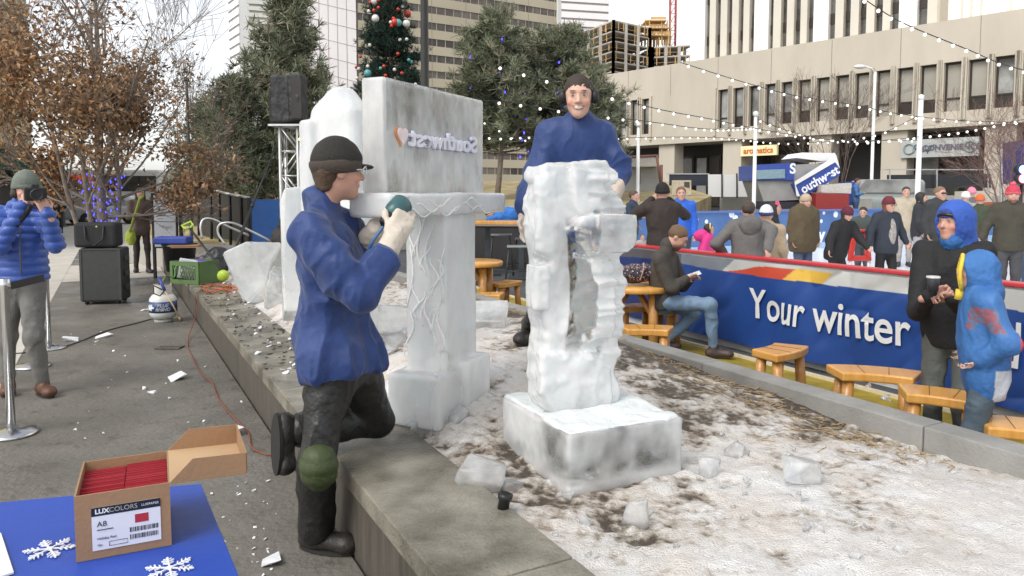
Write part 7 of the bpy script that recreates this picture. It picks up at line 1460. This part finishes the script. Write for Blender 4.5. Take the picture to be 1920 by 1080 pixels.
bar_stool('metal bar stool with a pale seat under the nearer high table', 972, 462, 13.6); bar_stool('slim metal bar stool in the shade between the high tables', 940, 440, 15.0); bar_stool('bar stool behind the carver hip at the nearer high table', 985, 448, 14.8)
db = thing('dark_barrier', 'dark grey cloth barrier across the back of the patio', (*XY(930, 16.4), -.13), 'barrier'); mb = MB(); quadbox(mb, XY(780, 16.6), XY(1085, 16.2), -.13, .80, .05); part_at(mb, db.location).build('cloth', mat('charcoal_cloth', (.045, .042, .042), .9, var=.2, scale=2), db); mb = MB(); quadbox(mb, XY(780, 16.57), XY(1085, 16.17), .80, .84, .08); part_at(mb, db.location).build('rail', cm((.25, .24, .23)), db)
sk = thing('skating_aid', 'red plastic skating aid frame on the ice', (*XY(1614, 11.6), -.1), 'skating aid', rz=.12); RED = mat('red_plastic', (.62, .045, .035), .4, var=.06); zt_ = D(1614, 430, 11.6).z + .1; mb = MB(); H_ = zt_; z0_ = D(1614, 489, 11.6).z + .1
out = [(-.19, z0_), (.19, z0_), (.135, H_), (-.145, H_)]; inn = [(-.11, z0_ + .08), (.10, z0_ + .08), (.055, H_ - .10), (-.07, H_ - .10)]
for i in range(4): a, b, c, d = out[i], out[(i + 1) % 4], inn[(i + 1) % 4], inn[i]; mb.prism([(q[0], -.03, q[1]) for q in (a, b, c, d)], (0, .06, 0))
mb.build('panel', RED, sk, bevel=.01); [MB().tube([(q, -.0, z0_ + .01), (q * 1.15, .02, 0)], .022, 8).build('leg', cm((.78, .78, .78), .4), sk) for q in (-.15, .15)]; MB().box((.0, .28, .02), (.36, .6, .04)).build('runner', cm((.78, .78, .78), .4), sk); MB().tube([(-.04, -.035, H_ - .05), (.08, -.035, H_ - .05)], .018, 6).build('handle_slot', cm((.05, .01, .01)), sk)
pg = onbed(939, 945) if 'onbed' in globals() else G(939, 945, .36)
lt = thing('path_light', 'short black path light sticking out of the soil by the cap', G(940, 948, .37) - Vector((0, 0, .05)), 'path light', rz=.3); MB().lathe([(.022, 0), (.022, .07), (.027, .075), (.029, .095), (.024, .097), (.018, .088), (0, .086)], (0, 0, 0), 20, Matrix.Rotation(.18, 3, 'Y')).build('body', cm((.012, .012, .012), .35), lt)
# ================================================================== TABLE WITH BOX IN THE FOREGROUND
ZT = .74
A_ = G(375, 908, ZT); B2 = G(445, 1080, ZT); C2 = G(0, 943, ZT); dR = (B2 - A_).normalized(); dL = (C2 - A_).normalized()
cor = [A_, A_ + dL * 1.5, A_ + dL * 1.5 + dR * .76, A_ + dR * .76]
tbl = empty('folding_table', ((cor[0] + cor[2]) / 2).xy.to_3d(), 'folding table under a bright blue cover in the near left corner', 'table'); mb = MB(); mb.prism([c - Vector((0, 0, .035)) for c in cor], (0, 0, .030)); part_at(mb, tbl.location).build('tabletop', cm((.35, .34, .32)), tbl)
for c in cor: q = c.lerp((cor[0] + cor[2]) / 2, .15); mb = MB(); mb.tube([Vector((q.x, q.y, 0)), Vector((q.x, q.y, ZT - .036))], .014, 8); part_at(mb, tbl.location).build('leg', cm((.2, .2, .2), .4), tbl)
clo = empty('tablecloth', tbl.location + Vector((0, 0, ZT)), 'smooth bright blue table cover with white snowflakes lying on it', 'tablecloth'); BLUEC = mat('blue_cover', (.022, .072, .40), .42, var=.06, scale=3, bump=.35, bscale=5)
mb = MB(); cen_ = (cor[0] + cor[2]) / 2; ex = [cen_ + (c - cen_) * 1.004 for c in cor]; mb.prism([c - Vector((0, 0, .004)) for c in ex], (0, 0, .006)); part_at(mb, clo.location).build('cover', BLUEC, clo, bevel=.003); mb = MB()
for i in range(4):
    a, b = ex[i], ex[(i + 1) % 4]; d = (b - a).normalized(); nn = d.cross(Vector((0, 0, 1))); nn = nn if nn.dot(a - cen_) > 0 else -nn; mb.prism([a + nn * .001 - Vector((0, 0, .005)), b + nn * .001 - Vector((0, 0, .005)), b - nn * .03 - Vector((0, 0, .09)), a - nn * .03 - Vector((0, 0, .09))], -nn * .002)
part_at(mb, clo.location).build('hem', BLUEC, clo)
# cardboard box of red envelopes
KRAFT = mat('kraft_card', (.33, .195, .105), .8, var=.06, scale=6, bump=.1, bscale=90); KIN = mat('kraft_inside', (.50, .34, .19), .8, var=.05, scale=6)
bl0, br0 = G(143, 1055, ZT + .003), G(322, 1022, ZT + .003); ftl, ftr = D(127, 936, bl0.y), D(309, 906, br0.y); hB = (ftl.z + ftr.z) / 2 - ZT; frx = (br0 - bl0); Wb = frx.length; frx.normalize(); dpt = Vector((-frx.y, frx.x, 0)); Db = .235; box = empty('cardboard_box', bl0, 'open brown cardboard box packed with red envelopes on the blue table', 'box'); th = .004
def Bp(a, b, z): return bl0 + frx * a + dpt * b + Vector((0, 0, z))
def bwall(mb, a0, a1, b0, b1, z0, z1): mb.hexa([Bp(a0, b0, z0), Bp(a1, b0, z0), Bp(a1, b1, z0), Bp(a0, b1, z0)], [Bp(a0, b0, z1), Bp(a1, b0, z1), Bp(a1, b1, z1), Bp(a0, b1, z1)])
for (a0, a1, b0, b1) in ((0, Wb, 0, th), (0, Wb, Db - th, Db), (0, th, th, Db - th), (Wb - th, Wb, th, Db - th)): mb = MB(); bwall(mb, a0, a1, b0, b1, 0, hB); part_at(mb, box.location).build('side_panel', KRAFT, box)
mb = MB(); bwall(mb, th, Wb - th, th, Db - th, 0, th); part_at(mb, box.location).build('bottom_panel', KRAFT, box)
# lid folded out to the right: tray with slanted cheeks
lid_h0, lid_h1 = Bp(Wb, .0, hB), Bp(Wb, Db, hB); e1, e0 = D(468, 900, lid_h0.y + .05), D(462, 858, lid_h1.y + .02); LW = .165; lv = (frx * .98 + Vector((0, 0, -.03))).normalized(); up_ = Vector((0, 0, 1)); mb = MB()
f0, f1 = lid_h0 + lv * LW, lid_h1 + lv * LW; mb.prism([lid_h0, f0, f1, lid_h1], (0, 0, -.003)); ld = part_at(mb, box.location).build('lid', KIN, box)
for a, b, s in ((lid_h0, f0, -1), (lid_h1, f1, 1)): mb = MB(); mb.prism([a, b, b + up_ * .050, a + (b - a) * .30 + up_ * .050], dpt * .003 * s); part_at(mb, box.location).build('lid_cheek', KRAFT, ld)
mb = MB(); mb.prism([f0, f1, f1 + up_ * .050, f0 + up_ * .050], lv * .003); part_at(mb, box.location).build('lid_end', KRAFT, ld)
RED_E = mat('red_envelope', (.40, .026, .040), .6, var=.1, scale=30); nE = 44
e_root = Bp(Wb / 2, Db / 2, .01)
for row in range(2):
    for i in range(nE):
        b_ = th + .006 + (Db - 2 * th - .012) * (i + .5) / nE; a0 = th + .001 + row * (Wb / 2 - th); a1 = a0 + Wb / 2 - th - .002; hh = hB - .022 + .004 * math.sin(i * 1.9 + row) + (.003 if i % 7 == 0 else 0); mb = MB(); o0 = Bp((a0 + a1) / 2, b_, .006)
        mb.hexa([Bp(a0, b_ - .0013, .006), Bp(a1, b_ - .0013, .006), Bp(a1, b_ + .0013, .006), Bp(a0, b_ + .0013, .006)], [Bp(a0, b_ - .001 + .004, hh), Bp(a1, b_ - .001 + .004, hh), Bp(a1, b_ + .001 + .004, hh), Bp(a0, b_ + .001 + .004, hh)])
        o = part_at(mb, o0).build('envelope', RED_E); o.location = o0; tag(o, 'red paper envelope filed upright in the open cardboard box', 'envelope', 'red envelopes in the box')
lb_root = box; WP = mat('label_paper', (.74, .74, .78), .4, var=.02); mb = MB(); n_ = -dpt
def Lp(u, v, o=.001): return Bp(Wb * .17 + Wb * .72 * u, 0, hB * .13 + hB * .66 * v) + n_ * o
mb.prism([Lp(0, 0), Lp(1, 0), Lp(1, 1), Lp(0, 1)], n_ * .0006); lab = part_at(mb, box.location).build('label', WP, box); mb = MB(); mb.prism([Lp(0, .80, .0018), Lp(1, .80, .0018), Lp(1, 1, .0018), Lp(0, 1, .0018)], n_ * .0004); part_at(mb, box.location).build('header_strip', cm((.012, .014, .03), .4, bump=0), lab)
mb = MB(); mb.prism([Lp(.62, .50, .0018), Lp(.82, .50, .0018), Lp(.82, .70, .0018), Lp(.62, .70, .0018)], n_ * .0004); part_at(mb, box.location).build('colour_patch', RED_E, lab); mb = MB(); r7 = random.Random(6)
for v0 in (.30, .13):
    u = .54
    while u < .96: w_ = r7.choice([.006, .010, .016]); mb.prism([Lp(u, v0, .0018), Lp(u + w_, v0, .0018), Lp(u + w_, v0 + .11, .0018), Lp(u, v0 + .11, .0018)], n_ * .0003); u += w_ + r7.choice([.007, .012])
part_at(mb, box.location).build('barcode', cm((.02, .02, .025), bump=0), lab)
def ltext(body, u, v, size, m_, bold=0.0): me = textmesh(body, size, m_, ext=.0002, bold=bold, align='LEFT'); place_text(me, 'lettering', lab, Lp(u, v, .0026), frx, UP, box.location)
INK = cm((.05, .05, .08), bump=0); ltext('LUX', .05, .90, .0145, cm((.8, .8, .8), bump=0), .0005); ltext('COLORS', .25, .90, .0145, cm((.42, .42, .36), bump=0)); ltext('LUXPAPER', .72, .90, .0075, cm((.7, .7, .7), bump=0)); ltext('A8', .07, .60, .017, INK); ltext('Holiday Red', .07, .27, .0075, INK); ltext('Qty', .07, .12, .006, INK)
mb = MB(); mb.tube([Lp(u, v, .002) for u, v in ((.24, .07), (.50, .07), (.50, .17), (.24, .17), (.24, .07))], .0006, 4); mb.tube([Lp(.07, .47, .002), Lp(.30, .47, .002)], .0012, 4); part_at(mb, box.location).build('printed_box', INK, lab)
# paper snowflakes and card
def flake(label, px, py, r_, rz):
    p = G(px, py, ZT + .005); t = empty('snowflake', p, label, 'snowflake', None, rz); mb = MB()
    def bar(a, b, w_): a, b = Vector(a), Vector(b); d = (b - a).normalized(); n = Vector((-d.y, d.x, 0)) * w_; mb.prism([a + n, a - n, b - n, b + n], (0, 0, .0025))
    for k in range(6):
        g = k * math.pi / 3; u, v = Vector((math.cos(g), math.sin(g), .0002 * k)), Vector((-math.sin(g), math.cos(g), 0)); bar((0, 0, .0002 * k), u * r_, r_ * .035)
        for f_, L in ((.38, .26), (.58, .30), (.78, .20)):
            for s_ in (-1, 1): bar(u * r_ * f_, u * r_ * (f_ + L * .62) + v * s_ * r_ * L * .8, r_ * .028); 
        mb.prism([u * r_ * 1.05, u * r_ * .95 + v * r_ * .06, u * r_ * .86, u * r_ * .95 - v * r_ * .06], (0, 0, .003))
    mb.prism([(r_ * .16 * math.cos(q * 1.047), r_ * .16 * math.sin(q * 1.047), 0) for q in range(6)], (0, 0, .0035)); mb.build('paper', mat('glitter_white', (.80, .82, .86), .4, var=.12, scale=90), t)
flake('white paper snowflake left of the cardboard box', 93, 1030, .052, .25); flake('white paper snowflake in front of the cardboard box', 318, 1066, .050, .0)
cdp = G(6, 1050, ZT + .004); o = MB().prism([G(-60, 1000, ZT + .004), G(2, 1002, ZT + .004), G(26, 1076, ZT + .004), G(-50, 1100, ZT + .004)], (0, 0, .004)).build('card', mat('white_card', (.78, .78, .78), .5, var=.03)); tag(o, 'white card at the left edge of the blue table', 'card')
